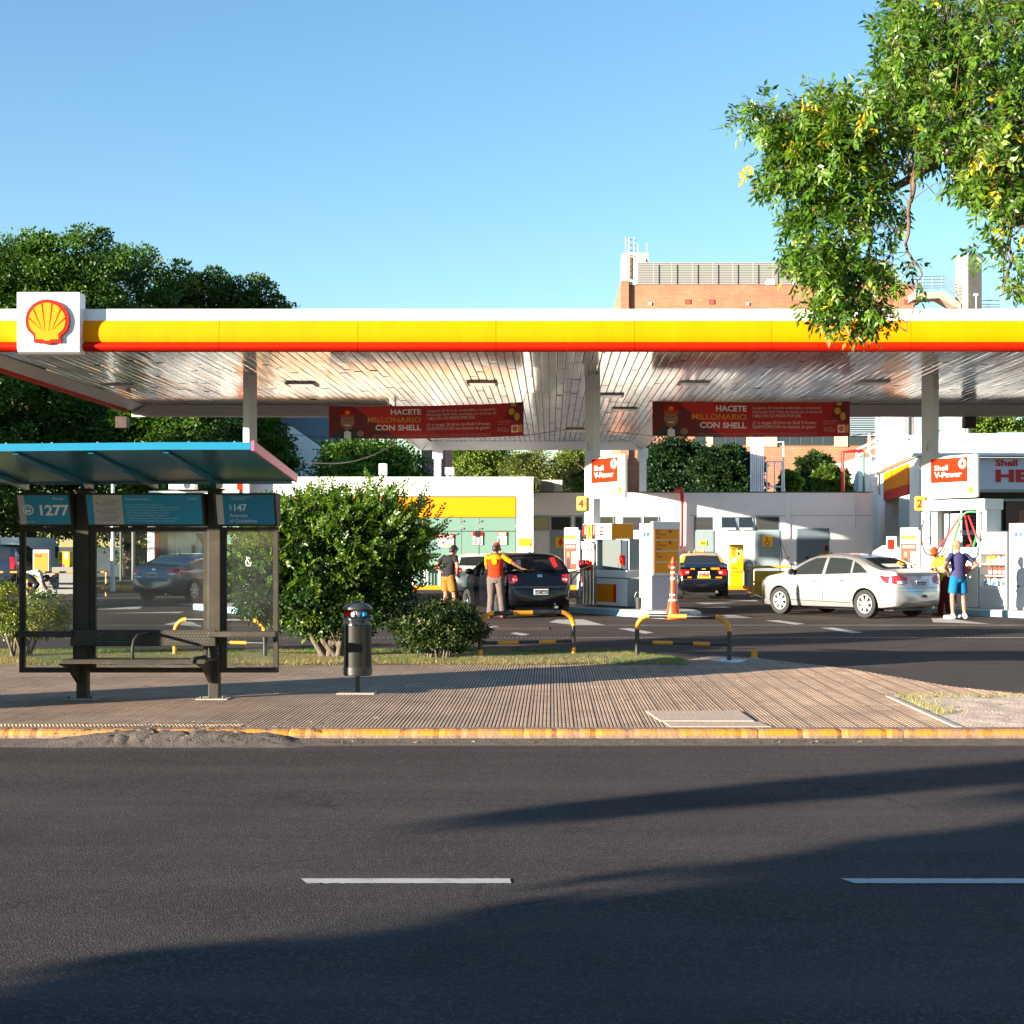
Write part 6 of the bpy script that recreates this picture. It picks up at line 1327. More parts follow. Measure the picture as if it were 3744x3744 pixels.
mb=MB(); mb.ell((.42,-.34,1.24),(.02,.07,.045),10,6); mb.ell((.42,.34,1.24),(.02,.07,.045),10,6); build('mirror',mb,BLACK,t,smooth=True)
mb=MB(); mb.ell((.12,0,.74),(.30,.14,.14),14,8); mb.ell((.1,0,.42),(.26,.17,.18),12,8); build('tank',mb,mat('dark_red_tank',(.12,.008,.01),.2),t,smooth=True); mb=MB(); mb.ell((-.42,0,.76),(.42,.13,.08),14,8); build('seat',mb,BLACK,t,smooth=True); mb=MB(); mb.ell((.52,0,.9),(.08,.1,.1),12,8); build('headlamp',mb,CHROME,t,smooth=True)
X=UX(1491,56); t=thing('squeegee','long dark window squeegee leaning on the white wall','squeegee',(X,57.9,.13)); mb=MB(); mb.tube([(0,-.4,0),(.0,.5,1.75)],.02,6); build('pole',mb,DGREY,t); mb=MB(); mb.tube([(.02,.48,1.7),(.5,.5,.45)],.02,6); build('blade',mb,GREYP,t)

# ------------------------------------------------------------------ things seen at the far left through the shelter
def striped_barrier(name,label,u0,u1,Y,h):
    xa,xb=UX(u0,Y),UX(u1,Y); t=thing(name,label,'barrier',((xa+xb)/2,Y,0),0,'orange and black striped barriers'); w_=xb-xa
    def stripes(a,b,r,nm,nseg,m0=0):
        a=Vector(a);b=Vector(b); mb=MB()
        for k in range(nseg): mb.mat((k+m0)%2).tube([a.lerp(b,k/nseg),a.lerp(b,(k+1)/nseg)],r,8)
        return build(nm,mb,[ORA,KBLK],t)
    n=max(4,int(w_/.22)); stripes((-w_/2,0,h),(w_/2,0,h),.035,'top_rail',n); stripes((-w_/2,0,.28),(w_/2,0,.28),.03,'lower_rail',n)
    np_=max(2,int(w_/1.4)+1)
    for k in range(np_): x=-w_/2+w_*k/(np_-1) if np_>2 else (-w_/2+.05+(w_-.1)*k); stripes((x,0,.02),(x,0,h),.05,'post',7)
    return t
ORA=mat('orange_stripe',(.70,.28,.02),.5)
striped_barrier('striped_barrier','long orange and black striped barrier seen through the left shelter glass',-60,165,48.,.80)
striped_barrier('striped_barrier','short orange and black striped barrier left of the lamp post',176,204,48.2,.80)
Y=47.7; t=thing('danger_sign','white danger sign about fuel unloading in front of the striped barrier','sign',(UX(95,Y),Y,0)); w_=UX(111,Y)-UX(79,Y)
mb=MB(); mb.box(-w_/2,w_/2,-.02,.02,.26,.78); DULLW=mat('dull_white_sheet',(.24,.24,.24),.6); pl=build('plate',mb,DULLW,t); mb=MB(); mb.box(-w_/2,w_/2,-.024,-.021,.60,.78); build('black_header',mb,INKD,pl)
mb=MB(); mb.prism([(.24*math.cos(k*.35),.69+.07*math.sin(k*.35)) for k in range(18)],'y',-.028,-.025); mb.mat(1).prism([(.21*math.cos(k*.35),.69+.052*math.sin(k*.35)) for k in range(18)],'y',-.031,-.029); build('oval',mb,[SIGNW,INKR],pl)
mb=MB(); mb.text('PELIGRO',(0,-.034,.665),Xv,Zv_,size=.05,width=.30,bold=.02,align='c'); mb.mat(1)
for k,b_ in enumerate(('DESCARGA','DE','COMBUSTIBLE')): mb.text(b_,(0,-.026,.50-.10*k),Xv,Zv_,size=.06,width=(.36,.09,.42)[k],bold=.025,align='c')
build('lettering',mb,[SIGNW,INKD],pl); mb=MB(); mb.tube([(-.2,0,0),(-.2,.02,.6)],.02,6); mb.tube([(.2,0,0),(.2,.02,.6)],.02,6); build('leg',mb,STEEL,t)
Y=50.5; t=thing('price_totem','orange price totem in a white frame behind the striped barrier','totem',(UX(79,Y),Y,0)); mb=MB(); mb.box(-.27,.27,-.1,.1,0,1.52); b=build('frame',mb,WHITE,t,bevel=.01); mb=MB(); mb.box(-.235,.235,-.106,-.101,.5,1.42); build('orange_panel',mb,mat('dull_orange',(.62,.27,.02),.5),b); mb=MB(); mb.text('Shell',(-.2,-.109,1.28),Xv,Zv_,width=.22,bold=.02); build('lettering',mb,INKR,b)
Y=50.8; t=thing('vending_machine','yellow vending machine behind the left shelter glass','vending machine',(UX(123,Y),Y,0)); mb=MB(); mb.prism([(-.21,.72),(.05,.72),(.21,.98),(.21,1.46),(-.21,1.46)],'y',-.16,.16); b=build('cabinet',mb,mat('mustard_machine',(.62,.40,.01),.4),t,bevel=.015); mb=MB(); mb.box(-.13,.12,-.12,.12,0,.72); build('pedestal',mb,mat('mustard_pedestal',(.45,.24,.02),.5),t); mb=MB(); 
for z in (1.36,1.28,1.18): mb.box(-.15,-.05,-.165,-.161,z,z+.045)
mb.mat(1).box(.04,.14,-.165,-.161,1.2,1.42); mb.mat(2).box(-.16,.02,-.165,-.161,.90,1.04); build('controls',mb,[INKD,SIGNW,mat('magenta_sticker',(.50,.05,.18),.5)],b)
Y=49.2; t=thing('white_board','blank white board leaning behind the danger sign','board',(UX(121,Y),Y,0)); mb=MB(); mb.box(-.40,.40,-.02,.02,.06,.95); build('sheet',mb,DULLW,t); mb=MB(); mb.tube([(-.38,0,0),(-.38,.2,.9)],.02,6); mb.tube([(.38,0,0),(.38,.2,.9)],.02,6); build('leg',mb,STEEL,t)
Y=54.; t=thing('lamp_post','slim white lamp post rising behind the bus shelter','lamp post',(UX(213,Y),Y,0)); mb=MB(); mb.cyl((0,0),.085,0,1.9,12); mb.cyl((0,0),.06,1.9,4.4,12); build('pole',mb,WHITE,t,smooth=40); mb=MB(); mb.ell((0,-.1,4.45),(.12,.3,.08),12,8); build('lantern',mb,LGREY,t,smooth=True)
for i,(u,lab,tp) in enumerate(((228,'thin grey post right of the white lamp post',1)  ,(252,'bent grey fence post with an angled top behind the grey saloon',2))):
    Y=56; t=thing('fence_post',lab,'post',(UX(u,Y),Y,0),0,'grey fence posts at the back'); mb=MB(); mb.tube([(0,0,0),(0,0,2.2)]+([(-.25,0,2.6)] if tp==2 else []),.045 if tp==1 else .08,8); build('pole',mb,mat('post_dull_grey',(.085,.09,.09),.6),t)
mb=MB(); mb.box(UX(-100,56),UX(290,56),55.9,56.1,-.02,.13); structure('back_kerb',mb,KYEL,bevel=.02)
mb=MB(); mb.quad((UX(-300,56),56.1,.1),(UX(300,56),56.1,.1),(UX(300,56),75,.1),(UX(-300,56),75,.1)); structure('back_verge',mb,SOIL)

mb=MB(); a=Vector((UX(575,38),38,VZ(872,38))); b=Vector((UX(748,44),44,VZ(836,44))); mb.tube([a.lerp(b,k/10)+Vector((0,0,-.25*math.sin(math.pi*k/10))) for k in range(11)],.02,6)
tag(build('cable',mb,LGREY),'thin pale cable slung from the canopy edge above the big bush','cable')
# ------------------------------------------------------------------ vehicles
def smooth1(xs,ys,s):
    n=len(xs); dx=xs[1]-xs[0]; k=max(1,int(3*s/dx)); w_=np.exp(-.5*((np.arange(-k,k+1)*dx)/s)**2); w_/=w_.sum()
    yp=np.concatenate([np.full(k,ys[0]),ys,np.full(k,ys[-1])]); return np.convolve(yp,w_,'valid')
def car(name,label,cat,loc,head,S,paint,group='cars at the filling station',roof_paint=None):
    """S: dict of side profile and features; local x forward, y left; loc = ground point under the car's middle"""
    hx,hy=head; rot=math.atan2(hy,hx); t=thing(name,label,cat,(loc[0],loc[1],0),rot,group)
    L,W,H=S['L'],S['W']/2,S['H']; n=110; xs=np.linspace(-L/2,L/2,n); tp=np.array(S['top']); 
    T=smooth1(xs,np.interp(xs,tp[:,0],tp[:,1]),.035); 
    bl=np.array(S['bot']); Bz=smooth1(xs,np.interp(xs,bl[:,0],bl[:,1]),.04)
    pl=np.array(S['plan']); Wx=smooth1(xs,np.interp(xs,pl[:,0],pl[:,1]),.03)
    be=np.array(S['belt']); Be=np.interp(xs,be[:,0],be[:,1])
    rings=[]
    for i in range(n):
        w_,t_,b_=Wx[i],T[i],Bz[i]; t_=max(t_,b_+.08); belt=min(Be[i],t_-.025); g=min(1,max(0,(t_-belt-.03)/(H-Be.max()))); hb=belt-b_
        gl=t_-belt; yr=w_*(.955-.235*g); ys=w_*.955
        pts=[(0,b_),(w_*.82,b_),(w_*.93,b_+.03),(w_*.975,b_+.22*hb),(w_*.985,b_+.40*hb),(w_,b_+.58*hb),(w_*.992,b_+.74*hb),(w_*.975,b_+.90*hb),(w_*.955,belt),
             (ys+(yr-ys)*.30,belt+gl*.30),(ys+(yr-ys)*.62,belt+gl*.60),(yr,belt+gl*.86),(yr*.90,belt+gl*.955),(yr*.6,belt+gl*.99),(0,t_+.004)]
        rings.append([(xs[i],y,z) for y,z in pts])
    k=len(rings[0]); vs=[];fs=[]
    for r_ in rings: vs+= [p for p in r_]+[(p[0],-p[1],p[2]) for p in reversed(r_[1:-1])]
    m=2*k-2
    for i in range(n-1):
        for j in range(m): a=i*m+j; b=i*m+(j+1)%m; fs.append((a,b,b+m,a+m))
    fs+=[tuple(range(m-1,-1,-1)),tuple(range((n-1)*m,n*m))]
    fs=[tuple(reversed(f)) for f in fs]
    bvh=BVHTree.FromPolygons([Vector(v) for v in vs],fs)
    mb=MB(); mb.add(vs,fs); body=build('body',mb,[paint,BLACK] if roof_paint is None else [paint,BLACK,roof_paint],t,smooth=42)
    if roof_paint is not None:
        for p in body.data.polygons:
            c=p.center; bz=float(np.interp(c.x,be[:,0],be[:,1]))
            if c.z>bz+.03 and -L/2+S.get('roofx',.9)<c.x<L/2-S.get('roofx2',1.35): p.material_index=2
    # wheel arches
    wr=S['wr']; wheels=[(S['xr'],1),(S['xr'],-1),(S['xf'],1),(S['xf'],-1)]
    cm=MB()
    for x,_ in wheels[::2]: cm.tube([(x,-2,wr),(x,-W+.30,wr)],wr+.045,36); cm.tube([(x,W-.30,wr),(x,2,wr)],wr+.045,36)
    cut=build('arch_cutter',cm,BLACK); bm_=body.modifiers.new('arches','BOOLEAN'); bm_.operation='DIFFERENCE'; bm_.object=cut; bm_.solver='EXACT'
    cut.parent=t
    bpy.context.view_layer.update(); me=evalmesh(body); body.modifiers.clear(); old=body.data; body.data=me; bpy.data.meshes.remove(old); cm_=cut.data; bpy.data.objects.remove(cut); bpy.data.meshes.remove(cm_)
    for i_,m_ in enumerate([paint,BLACK] if roof_paint is None else [paint,BLACK,roof_paint]): 
        if i_<len(body.data.materials): body.data.materials[i_]=m_
    def cast(o,d,off):
        h,nm,_,_=bvh.ray_cast(Vector(o),Vector(d))
        for q_ in range(1,40):
            if h is not None: break
            h,nm,_,_=bvh.ray_cast(Vector((o[0],o[1],o[2]-.008*q_)),Vector(d))
        if h is None: h,nm,_,_=bvh.find_nearest(Vector(o)); 
        if nm.dot(Vector(d))>0: nm=-nm
        return h+nm*off
    def patch(nm,ax,top,bot,mt,off=.006,nu=14,nv=7,par=body,label=None):
        def rs(pl,u):
            pl=[Vector((*p,0)) for p in pl]; q=u*(len(pl)-1); i=min(int(q),len(pl)-2); return pl[i].lerp(pl[i+1],q-i)
        b=MB(); P=[]
        for j in range(nv+1):
            for i in range(nu+1):
                a=rs(bot,i/nu).lerp(rs(top,i/nu),j/nv)
                if ax=='L': P.append(cast((a.x,3,a.y),(0,-1,0),off))
                elif ax=='R': P.append(cast((a.x,-3,a.y),(0,1,0),off))
                elif ax=='B': P.append(cast((-5,a.x,a.y),(1,0,0),off))
                elif ax=='F': P.append(cast((5,a.x,a.y),(-1,0,0),off))
                elif ax=='T': P.append(cast((a.x,a.y,5),(0,0,-1),off))
        b.add(P,[(j*(nu+1)+i,j*(nu+1)+i+1,(j+1)*(nu+1)+i+1,(j+1)*(nu+1)+i) for j in range(nv) for i in range(nu)])
        return build(nm,b,mt,par,smooth=60,label=label)
    for sd in ('L','R'):
        for w_ in S['side_windows']: patch('side_window',sd,w_[0],w_[1],TIN)
        for x0,z0,x1,z1 in S.get('seams',[]): 
            q=.006; patch('door_seam',sd,[(x0-q,z0),(x1-q,z1)] if abs(z1-z0)>abs(x1-x0) else [(x0,z0+q),(x1,z1+q)],[(x0+q,z0),(x1+q,z1)] if abs(z1-z0)>abs(x1-x0) else [(x0,z0-q),(x1,z1-q)],BLACK,.003,12,1)
        for x,z in S['handles']:
            p=cast((x,3 if sd=='L' else -3,z),(0,-1 if sd=='L' else 1,0),.0); b=MB(); b.ell((p.x,p.y,p.z),(.10,.022,.016),12,6); build('door_handle',b,S.get('hm',paint),body,smooth=True)
        x,z=S['mirror']; sg=1 if sd=='L' else -1; p=cast((x,3*sg,z),(0,-sg,0),.0); b=MB(); b.ell((p.x,p.y+sg*.11,p.z+.03),(.06,.11,.075),12,8); b.box(p.x-.03,p.x+.03,min(p.y-.02*sg,p.y+.08*sg),max(p.y-.02*sg,p.y+.08*sg),p.z-.02,p.z+.01); build('wing_mirror',b,S.get('mm',paint),body,smooth=40)
    patch('rear_window','B',*S['rear_window'],TIN,.006,16,8); patch('windscreen','F',*S['windscreen'],TIN,.006,16,8)
    for ax,tp_,bt_,mt_ in S['lamps']: patch('tail_lamp' if ax in('B','L','R') and mt_ in (TREDL,TWHT) else 'headlamp',ax,tp_,bt_,mt_,.008,8,5)
    for d in S.get('decals',[]): patch(d[0],*d[1:5],**(d[5] if len(d)>5 else {}))
    # number plate
    px,pz=S['plate']; p=cast((-5,0,pz),(1,0,0),.012); bt=-.0
    b=MB(); b.box(p.x-.012,p.x+.01,-.17,.17,pz-.065,pz+.065); b.mat(1).box(p.x-.014,p.x-.0125,-.158,.158,pz-.052,pz+.04); b.mat(2); b.text(S['reg'],(p.x-.016,.15,pz-.042),(0,-1,0),(0,0,1),width=.29,size=.06); build('number_plate',b,[SIGNW,INKD,SIGNW],body)
    # wheels
    for x,sg in wheels:
        we=bpy.data.objects.new('wheel',None); link(we,t); we.location=(x,sg*(W-.11),wr); 
        b=MB(); r=wr; ri=S.get('ri',.205); b.lathe([(ri,-.085),(r*.90,-.10),(r*.985,-.085),(r,-.05),(r,.05),(r*.985,.085),(r*.90,.10),(ri,.085),(ri-.01,.0)],40,(0,0,0),'y',cap=False); build('tyre',b,RUBBER,we,smooth=35)
        b=MB(); yo=.07*sg; b.lathe([(ri+.005,yo*1.18),(ri-.012,yo*1.2),(ri-.022,yo*.9),(ri-.03,-yo*.6)],36,(0,0,0),'y',cap=False)
        ns=S.get('spokes',7)
        for q in range(ns):
            a=2*math.pi*q/ns+.2; ca,sa=math.cos(a),math.sin(a); 
            for (r0,r1,w0,w1) in ((.045,ri-.015,.026,.034),):
                pts=[(r0*ca-w0*sa,r0*sa+w0*ca),(r0*ca+w0*sa,r0*sa-w0*ca),(r1*ca+w1*sa,r1*sa-w1*ca),(r1*ca-w1*sa,r1*sa+w1*ca)]
                b.prism(pts,'y',min(yo*.75,yo*1.12),max(yo*.75,yo*1.12))
        b.lathe([(.0,yo*1.22),(.05,yo*1.2),(.062,yo*1.05),(.062,yo*.6)],20,(0,0,0),'y'); build('rim',b,S.get('rimm',CHROME),we,smooth=35)
        b=MB(); b.lathe([(0,-.02*sg),(ri-.02,-.02*sg),(ri-.02,-.04*sg),(0,-.04*sg)],24,(0,0,0),'y'); build('brake_disc',b,DGREY,we)
    # underbody
    b=MB(); b.box(-L/2+.35,L/2-.35,-W+.32,W-.32,.17,.40); build('underbody',b,BLACK,t)
    b=MB(); ex=cast((-5,-.45*W/.9,.30),(1,0,0),0); b.tube([(ex.x-.03,-.5*W,.24),(ex.x+.25,-.5*W,.24)],.03,10); build('exhaust',b,STEEL,t)
    b=MB(); az=H-.03; ax_=S.get('aerial'); 
    if ax_: zz=float(np.interp(ax_[0],xs,T)); b.ell((ax_[0],0,zz+.01),(.05,.025,.025),10,6); b.tube([(ax_[0],0,zz+.02),(ax_[0]-.08,ax_[1],zz+ax_[2])],.008,6); build('aerial',b,BLACK,body)
    return t
def plain(**k): return dict(**k)
SILVER=mat('silver_car_paint',(.46,.465,.48),.36,metal=.72,coat=1.); CARBLK=mat('black_car_paint',(.004,.005,.008),.10,coat=.0,spec=.42); TAXIY=mat('taxi_yellow',(.80,.46,.01),.3,coat=.8); CARGRY=mat('grey_blue_car_paint',(.085,.10,.11),.30,metal=.5,coat=1.); CARWHT=mat('white_car_paint',(.72,.72,.70),.3,coat=1.); SUVD=mat('dark_blue_car_paint',(.012,.016,.028),.2,coat=1.)
sedan=dict(L=4.60,W=1.79,H=1.48,wr=.325,ri=.215,xr=-1.345,xf=1.345,spokes=7,
 top=[(-2.3,.60),(-2.285,.64),(-2.25,.72),(-2.235,.93),(-2.20,1.02),(-2.10,1.075),(-1.78,1.11),(-1.5,1.20),(-1.05,1.375),(-.7,1.445),(-.35,1.475),(.0,1.475),(.3,1.445),(.6,1.36),(1.30,1.015),(1.7,.94),(2.05,.82),(2.24,.66),(2.3,.50)],
 bot=[(-2.3,.42),(-2.2,.27),(-1.8,.22),(1.8,.19),(2.2,.22),(2.3,.36)],plan=[(-2.3,.50),(-2.27,.64),(-2.2,.76),(-2.05,.835),(-1.7,.875),(-1.2,.895),(1.3,.893),(1.8,.86),(2.05,.78),(2.2,.62),(2.28,.44),(2.3,.36)],
 belt=[(-2.3,1.0),(-1.4,1.015),(0,.97),(1.1,.93),(2.3,.84)],
 side_windows=[([(-.02,1.37),(.32,1.36),(.60,1.25),(1.02,1.01)],[(-.02,.985),(.35,.975),(.7,.965),(1.04,.955)]),([(-.86,1.315),(-.6,1.36),(-.12,1.375)],[(-.90,1.015),(-.5,1.0),(-.12,.985)]),([(-1.16,1.20),(-1.05,1.245),(-.94,1.29)],[(-1.42,1.035),(-1.15,1.03),(-.96,1.02)])],
 seams=[(-.07,.97,-.07,.36),(1.04,.93,1.08,.40),(-.98,1.0,-.93,.72),(-.93,.72,-1.02,.62),(1.06,.36,-.9,.34)],handles=[(.17,.82),(-.70,.845)],mirror=(.88,1.0),
 rear_window=([(-.53,1.36),(0,1.385),(.53,1.36)],[(-.62,1.135),(0,1.135),(.62,1.135)]),windscreen=([(-.56,1.39),(0,1.41),(.56,1.39)],[(-.70,1.03),(0,1.05),(.70,1.03)]),
 lamps=[('B',[(.44,.93),(.62,.985),(.84,.98)],[(.46,.80),(.62,.775),(.84,.80)],TREDL),('B',[(-.84,.98),(-.62,.985),(-.44,.93)],[(-.84,.80),(-.62,.775),(-.46,.80)],TREDL),('L',[(-2.16,.97),(-1.95,.96),(-1.80,.93)],[(-2.16,.80),(-1.98,.80),(-1.82,.89)],TREDL),('R',[(-2.16,.97),(-1.95,.96),(-1.80,.93)],[(-2.16,.80),(-1.98,.80),(-1.82,.89)],TREDL),('B',[(.50,.86),(.74,.86)],[(.52,.80),(.74,.80)],TWHT),('B',[(-.74,.86),(-.50,.86)],[(-.74,.80),(-.52,.80)],TWHT),
  ('L',[(1.85,.80),(2.1,.74)],[(1.9,.68),(2.15,.60)],TWHT),('R',[(1.85,.80),(2.1,.74)],[(1.9,.68),(2.15,.60)],TWHT)],
 plate=(0,.80),reg='KNW 535',hm=CHROME,mm=BLACK,rimm=mat('alloy_rim',(.52,.52,.53),.35,metal=.35),aerial=(-.75,0,.10),
 decals=[('boot_seam','B',[(-.70,.70),(.70,.70)],[(-.70,.692),(.70,.692)],BLACK),('boot_recess','B',[(-.30,.895),(.30,.895)],[(-.27,.715),(.27,.715)],mat('silver_recess',(.40,.40,.41),.35,metal=.5)),('dent_scuff','B',[(-.16,.53),(-.05,.545),(.04,.50)],[(-.16,.47),(-.06,.48),(.04,.49)],BLACK),('bumper_seam','B',[(-.80,.62),(.80,.62)],[(-.80,.612),(.80,.612)],DGREY),('badge','B',[(-.06,.955),(.06,.955)],[(-.06,.93),(.06,.93)],mat('badge_dark_gold',(.25,.17,.05),.3)),('window_notice','B',[(-.16,1.23),(.40,1.23)],[(-.18,1.155),(.42,1.155)],SIGNW,dict(off=.012)),('boot_lid_seam','B',[(-.68,.98),(.68,.98)],[(-.68,.973),(.68,.973)],DGREY)])
car('parked_car','silver saloon parked by the pump numbered 2','car',(7.05,35.5),(-.596,.803),sedan,SILVER)
hatch=dict(L=3.70,W=1.69,H=1.51,wr=.30,ri=.20,xr=-1.24,xf=1.15,spokes=8,
 top=[(-1.85,.60),(-1.83,.66),(-1.78,.74),(-1.755,.98),(-1.70,1.06),(-1.45,1.40),(-1.33,1.46),(-1.0,1.495),(-.4,1.51),(.05,1.50),(.35,1.44),(1.02,1.02),(1.5,.92),(1.75,.74),(1.85,.52)],
 bot=[(-1.85,.40),(-1.75,.27),(-1.4,.22),(1.5,.19),(1.78,.22),(1.85,.36)],plan=[(-1.85,.56),(-1.83,.68),(-1.77,.76),(-1.6,.815),(-1.2,.84),(1.1,.845),(1.5,.80),(1.72,.66),(1.82,.48),(1.85,.38)],
 belt=[(-1.85,1.03),(-1,1.0),(0,.96),(1,.93),(1.85,.86)],
 side_windows=[([(-.02,1.41),(.25,1.39),(.45,1.30),(.78,1.07)],[(-.02,.99),(.3,.98),(.55,.97),(.82,.96)]),([(-.95,1.39),(-.6,1.41),(-.10,1.415)],[(-.95,1.02),(-.6,1.0),(-.10,.99)])],
 seams=[(-.06,.96,-.06,.36),(.86,.92,.90,.40),(-1.0,1.0,-.92,.60)],handles=[(.10,.84),(-.80,.87)],mirror=(.72,1.0),
 rear_window=([(-.56,1.385),(0,1.41),(.56,1.385)],[(-.64,1.10),(0,1.095),(.64,1.10)]),windscreen=([(-.55,1.42),(0,1.44),(.55,1.42)],[(-.66,1.05),(0,1.06),(.66,1.05)]),
 lamps=[('B',[(.56,.98),(.66,1.0),(.76,.99)],[(.53,.86),(.62,.80),(.80,.80)],TREDL),('B',[(-.76,.99),(-.66,1.0),(-.56,.98)],[(-.80,.80),(-.62,.80),(-.53,.86)],TREDL),('L',[(-1.70,.95),(-1.56,.97)],[(-1.74,.80),(-1.58,.82)],TREDL),('R',[(-1.70,.95),(-1.56,.97)],[(-1.74,.80),(-1.58,.82)],TREDL),('B',[(.56,.90),(.68,.90)],[(.56,.85),(.68,.85)],TWHT),('B',[(-.68,.90),(-.56,.90)],[(-.68,.85),(-.56,.85)],TWHT)],
 plate=(0,.60),reg='HIC 663',mm=CARBLK,rimm=CHROME,aerial=(-1.1,0,.22),
 decals=[('hatch_seam','B',[(-.66,.72),(.66,.72)],[(-.66,.712),(.66,.712)],DGREY),('red_sticker','B',[(-.47,1.37),(-.33,1.38)],[(-.51,1.17),(-.40,1.14)],mat('sticker_red',(.60,.02,.03),.4),dict(off=.012)),('white_sticker','B',[(.38,1.33),(.50,1.32)],[(.40,1.20),(.50,1.20)],SIGNGR,dict(off=.012)),('wiper','B',[(-.30,1.125),(.22,1.14)],[(-.30,1.11),(.22,1.12)],BLACK,dict(off=.02)),('badge','B',[(-.07,.99),(.05,.99)],[(-.07,.93),(.05,.93)],CHROME,dict(off=.012)),('bumper_line','B',[(-.8,.70),(.8,.70)],[(-.8,.694),(.8,.694)],DGREY)])
hatch['plate']=(0,.60)
car('parked_car','black hatchback being refuelled at the pump numbered 4','car',(-.90,35.69),(-.36,.933),hatch,CARBLK)
taxi=dict(sedan); taxi.update(L=4.15,W=1.61,H=1.43,wr=.29,ri=.19,xr=-1.20,xf=1.24,
 top=[(-2.07,.58),(-2.05,.62),(-2.02,.70),(-2.0,.93),(-1.95,1.0),(-1.55,1.035),(-1.30,1.10),(-.95,1.35),(-.6,1.415),(-.2,1.43),(.1,1.42),(.35,1.37),(1.05,.99),(1.6,.88),(1.95,.70),(2.07,.5)],
 bot=[(-2.07,.40),(-1.98,.28),(-1.5,.24),(1.7,.2),(2.0,.23),(2.07,.36)],plan=[(-2.07,.62),(-2.05,.70),(-1.98,.755),(-1.7,.79),(-1.2,.805),(1.2,.803),(1.7,.76),(1.95,.62),(2.05,.45),(2.07,.38)],belt=[(-2.07,.95),(-1,.95),(0,.93),(1,.90),(2.07,.8)],
 side_windows=[([(-.02,1.33),(.25,1.32),(.45,1.22),(.82,.99)],[(-.02,.955),(.3,.945),(.55,.94),(.85,.935)]),([(-.80,1.30),(-.5,1.33),(-.10,1.335)],[(-.95,.965),(-.5,.96),(-.10,.955)])],seams=[(-.06,.93,-.06,.36),(.86,.90,.9,.4)],handles=[(.1,.82),(-.75,.84)],mirror=(.75,.98),
 rear_window=([(-.50,1.335),(0,1.355),(.50,1.335)],[(-.60,1.075),(0,1.07),(.60,1.075)]),windscreen=([(-.52,1.35),(0,1.37),(.52,1.35)],[(-.62,1.02),(0,1.03),(.62,1.02)]),
 lamps=[('B',[(.42,.90),(.58,.92),(.74,.92)],[(.46,.78),(.58,.75),(.76,.75)],TREDL),('B',[(-.74,.92),(-.58,.92),(-.42,.90)],[(-.76,.75),(-.58,.75),(-.46,.78)],TREDL),('B',[(.46,.86),(.56,.86)],[(.48,.79),(.56,.79)],TWHT),('B',[(-.56,.86),(-.46,.86)],[(-.56,.79),(-.48,.79)],TWHT),('L',[(-1.96,.9),(-1.85,.9)],[(-1.96,.76),(-1.85,.76)],TREDL),('R',[(-1.96,.9),(-1.85,.9)],[(-1.96,.76),(-1.85,.76)],TREDL)],
 plate=(0,.80),reg='OVC 451',aerial=None,roofx=.85,roofx2=1.3,mm=CARBLK,hm=CARBLK,rimm=DGREY,
 decals=[('cab_number','B',[(-.20,.735),(.20,.735)],[(-.20,.655),(.20,.655)],mat('cab_plate',(.80,.52,.03),.4),dict(off=.012)),('yellow_sticker','B',[(-.48,.97),(-.22,.97)],[(-.48,.92),(-.22,.92)],YELLOW,dict(off=.012)),('yellow_sticker','B',[(.28,.96),(.40,.96)],[(.28,.92),(.40,.92)],YELLOW,dict(off=.012)),('yellow_sticker','B',[(-.55,.70),(-.36,.70)],[(-.55,.66),(-.36,.66)],YELLOW,dict(off=.012)),('yellow_sticker','B',[(.38,.70),(.50,.70)],[(.38,.665),(.50,.665)],YELLOW,dict(off=.012)),('badge','B',[(-.06,.95),(.06,.95)],[(-.06,.92),(.06,.92)],GOLD,dict(off=.012)),('bumper_line','B',[(-.75,.63),(.75,.63)],[(-.75,.62),(.75,.62)],DGREY)])
tx=car('taxi','black and yellow taxi with a roof sign facing the white wall','taxi',(4.76,47.6),(.036,.999),taxi,CARBLK,roof_paint=TAXIY)
tx['label']='black and yellow taxi with a roof sign facing the white wall'
mb=MB(); mb.prism([(-.17,1.44),(.17,1.44),(.14,1.545),(-.14,1.545)],'x',-.12,.12); sgn=build('roof_sign',mb,mat('taxi_sign_dark',(.18,.07,.03),.4),tx,bevel=.01); mb=MB(); mb.text('TAXI',(-.123,.13,1.465),(0,-1,0),(0,0,1),width=.26,bold=.02); build('lettering',mb,mat('taxi_print',(.7,.55,.35),.4),sgn); mb=MB(); mb.tube([(-.1,-.62,1.40),(-.1,-.4,1.45),(-.1,.4,1.45),(-.1,.62,1.40)],.012,6); build('roof_bar',mb,BLACK,tx); mb=MB(); mb.text('1209',(-2.06,.14,.672),(0,-1,0),(0,0,1),width=.28,bold=.02); build('lettering',mb,INKR,tx)
